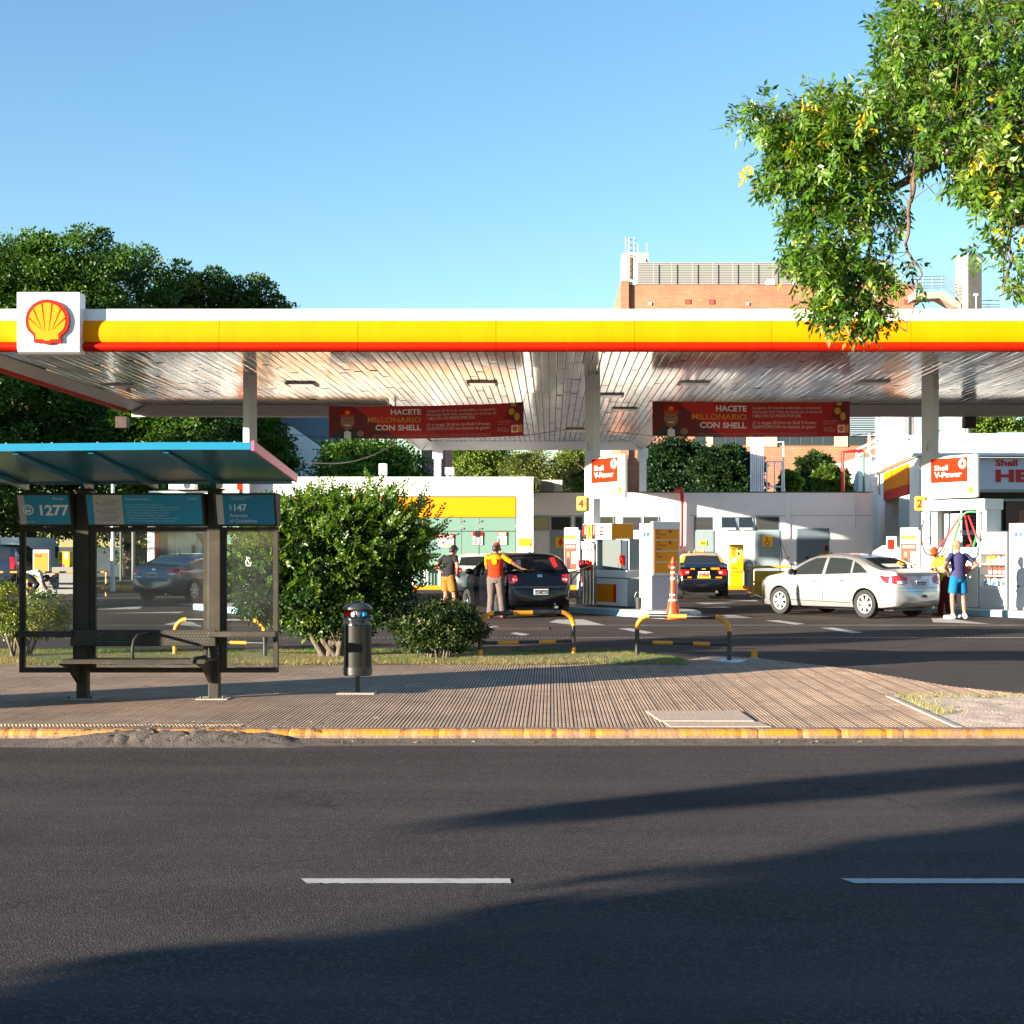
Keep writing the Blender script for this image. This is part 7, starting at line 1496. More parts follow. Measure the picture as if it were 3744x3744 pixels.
civic=dict(sedan); civic.update(L=4.5,W=1.75,H=1.43,xr=-1.32,xf=1.36,top=[(-2.25,.58),(-2.23,.62),(-2.2,.70),(-2.17,.96),(-2.10,1.04),(-1.75,1.075),(-1.45,1.17),(-1.05,1.345),(-.6,1.415),(-.2,1.43),(.2,1.41),(.5,1.34),(1.35,.98),(1.8,.88),(2.1,.74),(2.22,.6),(2.25,.48)],reg='GIE 233',mm=CARGRY,hm=CARGRY,aerial=(-.8,0,.16),decals=[('boot_seam','B',[(-.70,.70),(.70,.70)],[(-.70,.692),(.70,.692)],BLACK),('badge','B',[(-.06,.985),(.06,.985)],[(-.06,.93),(.06,.93)],CHROME),('model_badge','B',[(.38,.76),(.62,.77)],[(.38,.735),(.62,.745)],CHROME)],plan=[(-2.25,.50),(-2.22,.64),(-2.15,.75),(-2.0,.82),(-1.6,.86),(-1.2,.875),(1.3,.873),(1.75,.84),(2.0,.76),(2.15,.60),(2.23,.42),(2.25,.36)],bot=[(-2.25,.42),(-2.15,.27),(-1.8,.22),(1.8,.19),(2.15,.22),(2.25,.36)])
civic['rear_window']=([(-.52,1.33),(0,1.355),(.52,1.33)],[(-.62,1.105),(0,1.105),(.62,1.105)])
c0=Vector((UX(286,43.4),43.4,0))+Vector((.34,.94,0))*2.25
car('parked_car','dark grey saloon seen through the middle shelter glass','car',(c0.x,c0.y),(.34,.94),civic,CARGRY)
wh=dict(hatch); wh.update(reg='JKD 208',H=1.42,mm=CARWHT,decals=[],aerial=(-1.2,0,.35))
wh['top']=[(x,z*.945) for x,z in hatch['top']]; wh['rear_window']=([(-.56,1.30),(0,1.325),(.56,1.30)],[(-.64,1.04),(0,1.035),(.64,1.04)]); wh['windscreen']=([(-.55,1.33),(0,1.345),(.55,1.33)],[(-.66,1.0),(0,1.01),(.66,1.0)]); wh['side_windows']=[([(a,b*.945) for a,b in p],[(a,b*.955) for a,b in q]) for p,q in hatch['side_windows']]; wh['belt']=[(a,b*.95) for a,b in hatch['belt']]
car('parked_car','white hatchback half hidden behind the black hatchback','car',(-2.35,47.4),(-.08,.997),wh,CARWHT)
suv=dict(hatch); suv.update(L=4.45,W=1.82,H=1.70,wr=.35,ri=.22,xr=-1.32,xf=1.32,reg='LMP 417',mm=SUVD,decals=[],
 top=[(-2.22,.62),(-2.2,.7),(-2.17,.76),(-2.15,1.05),(-2.1,1.12),(-1.9,1.55),(-1.8,1.62),(-1.2,1.68),(-.4,1.70),(.1,1.68),(.45,1.58),(1.15,1.12),(1.8,1.02),(2.1,.84),(2.22,.6)],bot=[(-2.22,.45),(-2.1,.3),(2.1,.26),(2.22,.4)],plan=[(-2.22,.66),(-2.18,.78),(-2.1,.86),(-1.6,.90),(1.3,.91),(1.8,.86),(2.08,.7),(2.2,.5),(2.22,.4)],belt=[(-2.22,1.12),(0,1.06),(2.22,.96)],
 side_windows=[([(-.02,1.58),(.3,1.55),(.55,1.42),(.95,1.14)],[(-.02,1.09),(.4,1.08),(.7,1.07),(1.0,1.06)]),([(-1.0,1.57),(-.6,1.585),(-.10,1.59)],[(-1.05,1.12),(-.6,1.10),(-.10,1.09)])],handles=[(.1,.95),(-.85,.98)],mirror=(.85,1.1),seams=[(-.06,1.05,-.06,.42)],
 rear_window=([(-.58,1.54),(0,1.57),(.58,1.54)],[(-.66,1.19),(0,1.185),(.66,1.19)]),windscreen=([(-.58,1.56),(0,1.58),(.58,1.56)],[(-.7,1.15),(0,1.16),(.7,1.15)]),
 lamps=[('B',[(.60,1.25),(.66,1.27),(.74,1.25)],[(.66,.88),(.72,.86),(.84,.88)],TREDL),('B',[(-.74,1.25),(-.66,1.27),(-.60,1.25)],[(-.84,.88),(-.72,.86),(-.66,.88)],TREDL)],plate=(0,.90))
car('parked_car','dark blue off-roader at the left edge behind the striped barrier','car',(UX(-14,50.5),52.2),(-.05,.99),suv,SUVD)
t=thing('box_van','white box van roof showing above the dark off-roader','van',(UX(-10,57),60,0),R(90),'cars at the filling station')
mb=MB(); mb.box(-2.6,1.0,-1.0,1.0,.45,1.98); build('cargo_box',mb,mat('van_silver',(.62,.63,.65),.35),t,bevel=.05); mb=MB(); mb.prism([(1.02,.40),(2.4,.40),(2.45,.95),(2.1,1.1),(1.75,1.75),(1.02,1.80)],'y',-.88,.88); build('cab',mb,CARWHT,t,bevel=.05); mb=MB(); mb.box(1.2,1.7,-.895,-.882,1.15,1.62); mb.box(1.2,1.7,.882,.895,1.15,1.62); build('side_window',mb,TIN,t)
for x in (-1.6,1.7):
    for s_ in (-1,1): mb=MB(); mb.lathe([(.0,-.1),(.3,-.1),(.36,-.06),(.36,.06),(.3,.1),(0,.1)],24,(x,s_*.82,.36),'y'); build('wheel',mb,RUBBER,t,smooth=40)
# ------------------------------------------------------------------ people
def remeshed(name,mb,mt,parent,vox=.011,it=3):
    o=build(name,mb,mt,parent,smooth=True)
    m=o.modifiers.new('remesh','REMESH'); m.mode='VOXEL'; m.voxel_size=vox; m.use_smooth_shade=True
    s=o.modifiers.new('smooth','SMOOTH'); s.iterations=it; s.factor=.5
    bpy.context.view_layer.update(); me=evalmesh(o); o.modifiers.clear(); old=o.data; o.data=me; bpy.data.meshes.remove(old)
    me.materials.clear(); me.materials.append(mt); me.polygons.foreach_set('use_smooth',[True]*len(me.polygons)); return o
def caps(mb,a,b,r0,r1,n=14):
    a=Vector(a);b=Vector(b); mb.tube([a,a.lerp(b,.5),b],[r0,(r0+r1)/2,r1],n); mb.ell(a,(r0,r0,r0),n,8); mb.ell(b,(r1,r1,r1),n,8)
def loft(mb,rings,n=20):
    """rings: (centre, half width along side axis, half depth, side axis, depth axis)"""
    vs=[]
    for c,w_,d_,sx,dx in rings:
        c=Vector(c)
        for j in range(n):
            q=2*math.pi*j/n; vs.append(c+sx*(w_*math.cos(q))+dx*(d_*math.sin(q)))
    k=len(rings); fs=[(i*n+j,i*n+(j+1)%n,(i+1)*n+(j+1)%n,(i+1)*n+j) for i in range(k-1) for j in range(n)]+[tuple(range(n-1,-1,-1)),tuple(range((k-1)*n,k*n))]
    mb.add(vs,fs)
STAND=dict(pel=(0,0,.93),chest=(0,0,1.26),neck=(0,0,1.46),head=(.01,0,1.615),sh=(0,.185,1.41),el=(-.03,.245,1.13),wr=(.03,.26,.88),hip=(0,.09,.90),kn=(.02,.10,.49),an=(-.02,.105,.08))
def person(name,label,loc,rot,pose,outfit,skin,scale=1.,group=None):
    J={}
    for k,v in STAND.items():
        if k in('sh','el','wr','hip','kn','an'): J[k+'L']=v; J[k+'R']=(v[0],-v[1],v[2])
        else: J[k]=v
    J.update(pose); J={k:Vector(v) for k,v in J.items()}
    t=thing(name,label,'person',(*loc,0),rot,group); t.scale=(scale,)*3
    pel,ch,nk,hd=J['pel'],J['chest'],J['neck'],J['head']
    hs=(J['hipL']-J['hipR']).normalized(); ss=(J['shL']-J['shR']).normalized()
    def torso(mb,ex,lo=-.10,top=True):
        u=(ch-pel).normalized(); d0=hs.cross(u)*-1; d1=ss.cross((nk-ch).normalized())*-1; mid=pel.lerp(ch,.5)
        rings=[(pel+u*lo,.135+ex,.095+ex,hs,d0),(pel,.160+ex,.110+ex,hs,d0),(mid,.145+ex,.100+ex,(hs+ss).normalized(),d0),(ch,.165+ex,.112+ex,ss,d1),(ch.lerp(nk,.6),.165+ex*.8,.098+ex,ss,d1),(ch.lerp(nk,.85),.115+ex*.5,.08+ex*.6,ss,d1),(nk,.062+ex*.2,.06+ex*.2,ss,d1)]
        loft(mb,rings)
    fw=(hd-nk).normalized(); face=J.get('face',Vector((1,0,-.05))).normalized(); 
    Rm=Matrix((face,Vector((0,0,1)).cross(face).normalized(),face.cross(Vector((0,0,1)).cross(face)).normalized())).transposed()
    def hp(x,y,z): return hd+Rm@Vector((x,y,z))
    mb=MB(); torso(mb,0)
    caps(mb,nk-Vector((0,0,.03)),hd-fw*.05,.056,.052); mb.ell(hd,(.098,.076,.118),16,12,Rm); mb.ell(hp(.03,0,-.055),(.062,.055,.062),12,8,Rm); mb.ell(hp(.098,0,-.015),(.022,.014,.024),8,6,Rm); mb.ell(hp(.075,0,-.062),(.018,.024,.010),8,6,Rm); mb.ell(hp(.085,0,.03),(.02,.045,.012),8,6,Rm)
    for s in(1,-1): mb.ell(hp(-.01,.078*s,-.01),(.022,.012,.032),8,6,Rm)
    for S in 'LR':
        sh,el,wr,hip,kn,an=(J[k+S] for k in('sh','el','wr','hip','kn','an'))
        caps(mb,sh,el,.056,.042); caps(mb,el,wr,.043,.029); mb.ell(sh,(.062,.062,.062))
        caps(mb,hip,kn,.088,.056); caps(mb,kn,kn.lerp(an,.35),.054,.054); caps(mb,kn.lerp(an,.35),an,.054,.036)
        toe=an+J.get('toe'+S,Vector((.17,0,-.045))); caps(mb,an+Vector((-.04,0,-.04)),toe,.04,.032)
        # hand: palm, four fingers, thumb
        hdir=J.get('hand'+S,(wr-el)).normalized(); side=Vector((0,0,1)).cross(hdir); side=side.normalized() if side.length>.1 else Vector((1,0,0)); nrm=hdir.cross(side)
        mb.ell(wr+hdir*.05,(.052,.038,.020),12,8,Matrix((hdir,side,nrm)).transposed())
        for k,(o_,l_) in enumerate(((-.027,.066),(-.009,.076),(.009,.072),(.027,.056))):
            b0=wr+hdir*.088+side*o_; b1=b0+hdir*l_*.5+nrm*.006; b2=b1+hdir*l_*.42-nrm*.018; caps(mb,b0,b1,.0095,.009,8); caps(mb,b1,b2,.009,.0075,8)
        th=wr+hdir*.03-side*.032; caps(mb,th,th+hdir*.035-side*.026,.011,.010,8); caps(mb,th+hdir*.035-side*.026,th+hdir*.064-side*.026,.010,.008,8)
    remeshed('body',mb,skin,t,.010)
    for s in(1,-1): b=MB(); b.ell(hp(.083,.030*s,.005),(.010,.012,.008),8,6,Rm); build('eye',b,INKD,t,smooth=True)
    o=outfit
    if 'shirt' in o:
        mb=MB(); torso(mb,.020,o.get('hem',-.10)); 
        for S in 'LR':
            e=J['sh'+S].lerp(J['el'+S],o.get('sleeve',.62)); caps(mb,J['sh'+S],e,.064,.060); 
        mb.ell(nk,(.068,.066,.03))
        sh_=remeshed('shirt',mb,o['shirt'],t,.012,4)
        if 'yoke' in o:
            n_=len(sh_.data.polygons); sh_.data.materials.append(o['yoke']); mi=np.zeros(n_,dtype=np.int32); cs=np.zeros(n_*3); sh_.data.polygons.foreach_get('center',cs); cs=cs.reshape(-1,3); q=(cs[:,2]>nk.z-.115)&(cs[:,2]<nk.z-.005)&(np.abs(cs[:,1])>.0)|(np.abs(cs[:,1])>.205); mi[q]=1; sh_.data.polygons.foreach_set('material_index',mi)
        if 'vest' in o:
            n_=len(sh_.data.polygons); 
            for m_ in o['vest']: sh_.data.materials.append(m_)
            cs=np.zeros(n_*3); sh_.data.polygons.foreach_get('center',cs); cs=cs.reshape(-1,3); mi=np.zeros(n_,dtype=np.int32); rad=np.hypot(cs[:,1]-0,0); q=(cs[:,2]<nk.z-.03)&(np.abs(cs[:,1])<.175); mi[q]=1
            for z in (pel.z+.10,pel.z+.22): mi[q&(np.abs(cs[:,2]-z)<.028)]=2
            sh_.data.polygons.foreach_set('material_index',mi)
        if o.get('emblem'):
            b=MB(); dz=ch.z+.03; b.prism([(y_,dz+z_) for y_,z_ in shell_outline(.065)],'x',-.135,-.128); build('back_emblem',b,YELLOW,t)
    if 'trousers' in o or 'shorts' in o:
        short='shorts' in o; mb=MB(); u=(ch-pel).normalized(); d0=hs.cross(u)*-1
        loft(mb,[(pel-u*.12,.15,.118,hs,d0),(pel-u*.02,.172,.126,hs,d0),(pel+u*.09,.166,.118,hs,d0),(pel+u*.10,.16,.11,hs,d0)])
        for S in 'LR':
            hip,kn,an=J['hip'+S],J['kn'+S],J['an'+S]
            if short: e=hip.lerp(kn,o.get('slen',.80)); mb.tube([hip,hip.lerp(e,.5),e],[.108,.108,.106],16); mb.ell(hip,(.108,.108,.108))
            else: mb.tube([hip,hip.lerp(kn,.5),kn,kn.lerp(an,.5),an+Vector((0,0,-.045))],[.112,.100,.082,.078,.080],16); mb.ell(hip,(.112,.112,.112))
        remeshed('shorts' if short else 'trousers',mb,o['shorts'] if short else o['trousers'],t,.012,3)
    for S in 'LR':
        an=J['an'+S]; toe=an+J.get('toe'+S,Vector((.17,0,-.045))); mb=MB(); caps(mb,an+Vector((-.045,0,-.035)),toe+Vector((.015,0,.005)),.050,.042); caps(mb,an+Vector((-.01,0,-.02)),an+Vector((0,0,.02)),.048,.046)
        mb.v=[(a,b,max(c,0.004)) for a,b,c in mb.v]; remeshed('shoe',mb,o.get('shoe',DGREY),t,.011,2)
    if o.get('hair'): mb=MB(); mb.ell(hp(-.012,0,.018),(.102,.083,.118),18,12,Rm,lo=-8); mb.ell(hp(-.045,0,-.02),(.072,.078,.085),14,10,Rm); mb.ell(hp(.06,0,.095),(.05,.06,.03),10,6,Rm); remeshed('hair',mb,o['hair'],t,.009,2)
    if o.get('cap'):
        mb=MB(); mb.ell(hp(-.004,0,.035),(.108,.088,.105),18,10,Rm,lo=0); c=remeshed('cap',mb,o['cap'],t,.009,2)
        mb=MB(); vs=[]
        for i in range(13):
            q=R(-80+160*i/12); 
            for rr,dz in ((.095,.04),(.185,.012)): x_=rr*math.cos(q)*(1 if rr<.1 else 1.0); vs+= [hp(x_,rr*math.sin(q)*.86*(1 if rr<.1 else .55),dz),hp(x_,rr*math.sin(q)*.86*(1 if rr<.1 else .55),dz+.008)]
        fs=[]
        for i in range(12): a=i*4; b=a+4; fs+= [(a,b,b+2,a+2),(a+1,a+3,b+3,b+1),(a+2,b+2,b+3,a+3)]
        mb.add(vs,fs); build('cap_brim',mb,o['cap'],c,smooth=40)
    if o.get('specs'):
        mb=MB()
        for s in(1,-1): mb.tube([hp(.10,.032*s+.022*math.cos(q),.005+.018*math.sin(q)) for q in np.linspace(0,6.28,12)],.003,4); mb.tube([hp(.10,.055*s,.008),hp(-.01,.085*s,.01)],.003,4)
        build('spectacles',mb,BLACK,t)
    return t
def cloth(n,c,b=.5): return mat(n,c,.85,spec=.2,var=.10,vscale=8,bump=b,bscale=18)
VESTY=mat('lime_vest',(.38,.55,.01),.6); VESTW=mat('vest_band',(.55,.56,.56),.35)
person('person','person in a black shirt and mustard shorts with hands on hips, looking down',(UX(846,35.3),35.3),R(48),
 dict(chest=(.03,0,1.25),neck=(.09,0,1.42),head=(.17,0,1.545),face=(.80,0,-.60),shL=(.05,.185,1.38),shR=(.05,-.185,1.38),elL=(-.12,.36,1.16),wrL=(.02,.19,1.0),handL=(.6,-.3,-.5),elR=(-.06,-.38,1.15),wrR=(.10,-.20,.99),handR=(.6,.25,-.5),anL=(-.04,.14,.08),anR=(.06,-.13,.08),knR=(.08,-.12,.49)),
 dict(shirt=cloth('black_shirt',(.014,.014,.016)),hem=-.07,sleeve=.5,shorts=cloth('mustard_shorts',(.26,.115,.02)),slen=.78,hair=HAIRD,shoe=mat('trainer_pale',(.5,.42,.36),.7)),SKIN)
person('person','attendant in red and yellow shirt and cap holding the hose at the black car',(-1.27,33.75),R(80),
 dict(neck=(.02,0,1.46),head=(.05,-.01,1.60),face=(.85,-.25,-.40),shL=(0,.19,1.40),shR=(.02,-.19,1.40),elL=(.12,.22,1.15),wrL=(.30,.06,1.08),elR=(.05,-.42,1.25),wrR=(.11,-.60,1.13),handR=(.4,-1,-.2),handL=(1,-.4,-.1),anL=(-.05,.12,.08),anR=(.10,-.15,.08),knR=(.07,-.12,.49)),
 dict(shirt=cloth('attendant_red',(.46,.028,.003)),yoke=cloth('attendant_yellow',(.62,.24,.003)),hem=-.02,sleeve=.68,emblem=True,trousers=cloth('grey_brown_trousers',(.12,.092,.085),.8),cap=cloth('attendant_cap',(.50,.05,.03)),hair=HAIRD,shoe=mat('maroon_shoe',(.16,.03,.02),.6)),SKINT)
person('person','bald person in a navy shirt and blue shorts, hands on hips by the oil cabinet',(UX(1808,33.6),33.6),R(108),
 dict(head=(.03,.02,1.63),face=(.75,.55,-.15),elL=(-.10,.42,1.17),wrL=(.04,.21,1.0),handL=(.6,-.4,-.3),elR=(-.10,-.42,1.20),wrR=(.04,-.22,1.02),handR=(.6,.4,-.3),anL=(-.02,.15,.08),anR=(-.02,-.15,.08),knL=(.02,.14,.49),knR=(.02,-.14,.49),toeL=(.14,.10,-.045)),
 dict(shirt=cloth('navy_shirt',(.045,.04,.115)),hem=-.10,sleeve=.58,shorts=cloth('bright_blue_shorts',(.004,.115,.25)),slen=.82,specs=True,shoe=SHOE),SKIN,1.02)
person('person','attendant in a lime vest and red cap bending over the silver car boot',(UX(1783,35.2),35.2),R(200),
 dict(pel=(-.02,0,.93),chest=(.08,0,1.24),neck=(.19,0,1.40),head=(.29,0,1.53),face=(.75,.05,-.66),shL=(.14,.185,1.36),shR=(.14,-.185,1.36),elL=(.18,.26,1.08),wrL=(.36,.10,.98),elR=(.20,-.24,1.08),wrR=(.38,-.08,.98),handL=(1,-.2,.1),handR=(1,.2,.1),anL=(-.03,.13,.08),anR=(.05,-.12,.08)),
 dict(shirt=cloth('attendant_yellow',(.62,.24,.003)),vest=[VESTY,VESTW],hem=-.14,sleeve=.66,trousers=cloth('dark_red_trousers',(.10,.014,.016),.8),cap=cloth('attendant_cap_bright',(.5,.05,.008)),shoe=mat('maroon_shoe',(.16,.03,.02),.6)),SKINT,.98)
person('person','attendant in red and yellow walking beyond the silver car roof',(UX(1559,51.),51.),R(80),dict(),
 dict(shirt=cloth('attendant_red2',(.55,.03,.015)),yoke=cloth('attendant_yellow',(.62,.24,.003)),hem=-.04,sleeve=.7,trousers=cloth('grey_brown_trousers',(.12,.092,.085),.8),cap=cloth('attendant_cap_dark',(.30,.02,.03)),hair=HAIRD),SKINT,.97)
person('person','person in a white shirt bending down behind the left bush',(UX(63,47.2),47.2),R(15),
 dict(pel=(-.15,0,.72),chest=(.10,0,.80),neck=(.26,0,.70),head=(.38,0,.62),face=(.6,0,-.8),shL=(.2,.18,.74),shR=(.2,-.18,.74),elL=(.3,.22,.45),wrL=(.42,.18,.22),elR=(.3,-.22,.45),wrR=(.42,-.18,.22),hipL=(-.15,.09,.70),hipR=(-.15,-.09,.70),knL=(.12,.12,.42),knR=(.12,-.12,.42),anL=(-.12,.12,.08),anR=(-.12,-.12,.08)),
 dict(shirt=cloth('white_shirt',(.66,.66,.68)),hem=-.08,sleeve=.6,trousers=cloth('dark_trousers',(.03,.03,.035)),hair=HAIRD),SKINT)
# hose pulled from the pump to the black car
mb=MB(); hose(mb,[(UX(953,34.0),34.0,.95),(UX(962,33.9),33.9,1.06),(UX(976,33.85),33.85,1.10),(UX(1000,34.2),34.2,1.02),(UX(1045,34.9),34.9,.99),(UX(1090,35.8),35.8,1.06),(UX(1122,36.5),36.5,1.20)],.016)
tag(build('fuel_hose',mb,mat('dark_green_hose',(.05,.09,.06),.4),smooth=True),'dark green fuel hose stretched from the pump to the black hatchback','hose')
mb=MB(); mb.tube([(UX(955,34.1),34.1,.98),(UX(950,34.3),34.3,.84),(UX(951,34.3),34.3,.70)],[.03,.035,.02],8); tag(build('fuel_nozzle',mb,BLACK,smooth=40),'black fuel nozzle in the filler of the black hatchback','nozzle')
# ------------------------------------------------------------------ shrubs in the lawn strip
def bush(name,label,x,y,blobs,nclump,nleaf,cl_r,ln,wd,cA,cB,stems,stem_r,mt=None,accent=None,surf=.8,fan=.25):
    t=thing(name,label,'bush',(x,y,0)); o,cs=crown('foliage',blobs,nclump,nleaf,cl_r,ln,wd,cA,cB,t,mt,droop=.0,surf=surf,accent=accent)
    mb=MB()
    for k in range(stems):
        c=Vector(cs[rnd.randrange(len(cs))][:3]); a=rnd.uniform(0,6.28); b0=Vector((fan*.5*math.cos(a),fan*.35*math.sin(a),-.03)); m=b0.lerp(c,.45)+Vector((0,0,.25)); 
        mb.tube([b0,b0.lerp(m,.5)+Vector((rnd.gauss(0,.03),rnd.gauss(0,.03),.05)),m,m.lerp(c,.6),c],[stem_r,stem_r*.8,stem_r*.6,stem_r*.35,stem_r*.12],7)
    build('stem',mb,BARKG,t,smooth=60); return t,o,cs
# big bush: sprays of small paired leaves on shoots that reach up and out to the right
def sprays(name,cs,per,leng,nl,ln,wd,cA,cB,parent,updir,mt=LEAF,spread=.6,accent=None):
    P=[];A=[];Nn=[];C=[]; LN=[];WD=[]
    for c in cs:
        base=np.array(c[:3]); out=np.array(c[3:6])
        tcl=np.clip(nrg.normal(.5,.3),0,1)
        for k in range(per):
            d=out*.7+np.array(updir)+nrg.normal(size=3)*spread; d/=np.linalg.norm(d); L_=leng*nrg.uniform(.6,1.3); st=base+nrg.normal(size=3)*.10
            s=np.cross(d,[0,0,1]); s/=np.linalg.norm(s)+1e-9; up=np.cross(s,d); rl=nrg.uniform(0,6.28); s2=s*math.cos(rl)*.6+s*.6+up*math.sin(rl)*.5; s2/=np.linalg.norm(s2)+1e-9; nn=np.cross(d,s2)
            ac=accent is not None and nrg.random()<accent[3]
            for q in range(nl):
                f=(q//2+.5)/(nl/2); sg=1 if q%2 else -1
                if q==nl-1: sg=0; f=1.
                p=st+d*L_*f+np.array([0,0,-.12*L_*f*f]); a=d*.75+s2*sg*.9+nrg.normal(size=3)*.18; a/=np.linalg.norm(a)
                P.append(p);A.append(a);Nn.append(nn+nrg.normal(size=3)*.3); t=np.clip(tcl+nrg.normal(0,.2),0,1)
                C.append((np.array(accent[:3]) if ac else np.array(cA)*(1-t)+np.array(cB)*t)*nrg.uniform(.8,1.2)); LN.append(ln*nrg.uniform(.75,1.25)); WD.append(wd*nrg.uniform(.8,1.2))
    V,Fc,CC=leaf_arrays(np.array(P),unit(np.array(Nn)),np.array(A),np.array(LN),np.array(WD),np.array(C)); return raw_leaf_mesh(name,V,Fc,CC,mt,parent)
bx,by=-3.15,21.6
t,o,cs=bush('large_bush','large rounded dark green bush with bright tips beside the bus shelter',bx,by,[(-.10,.3,1.42,1.18,1.1,.80),(.40,.3,1.62,.90,.9,.66),(-.78,.2,1.35,.72,.8,.74),(-1.05,.2,1.10,.50,.6,.60),(-.15,.3,1.92,.90,.8,.46),(.20,.1,1.05,.85,.7,.42),(-.45,.1,.80,.50,.45,.42),(-.15,.1,.62,.75,.5,.36),(.45,.1,.80,.65,.5,.36)],1300,52,.19,.060,.020,(.009,.030,.005),(.026,.068,.008),16,.05,accent=(.10,.16,.015,.10),surf=.65)
pc=[]
for k in range(520):
    a=nrg.uniform(0,2*np.pi); el=nrg.uniform(-.35,1.2); d=np.array([math.cos(a)*math.cos(el),math.sin(a)*math.cos(el),math.sin(el)]); base=[(-.10,.3,1.45,1.18,1.05,.88),(.40,.3,1.65,.92,.9,.68),(-.78,.2,1.38,.72,.8,.74)][k%3]
    pc.append((base[0]+d[0]*base[3],base[1]+d[1]*base[4],base[2]+d[2]*base[5],*d))
sprays('shoots',pc,3,.30,15,.060,.018,(.03,.078,.008),(.115,.18,.014),t,(.16,0,.38),spread=.45)
bush('low_bush','low dark bush with small glossy leaves between the large bush and a barrier',UX(828,21.4),21.4,[(0,.1,.52,.58,.45,.34),(.2,.1,.42,.46,.4,.28),(-.3,.1,.40,.36,.35,.28)],560,36,.11,.042,.015,(.012,.028,.006),(.034,.062,.013),16,.018,accent=(.12,.14,.05,.06),fan=.3)
bush('yellow_green_bush','small yellow green clipped bush at the left edge behind the shelter',UX(40,21.6),21.6,[(0,.1,.68,.62,.5,.38),(-.35,.1,.75,.45,.45,.35),(.3,.05,.60,.36,.4,.32)],300,40,.11,.036,.013,(.045,.085,.012),(.16,.19,.02),10,.022,accent=(.24,.23,.03,.2),fan=.3)

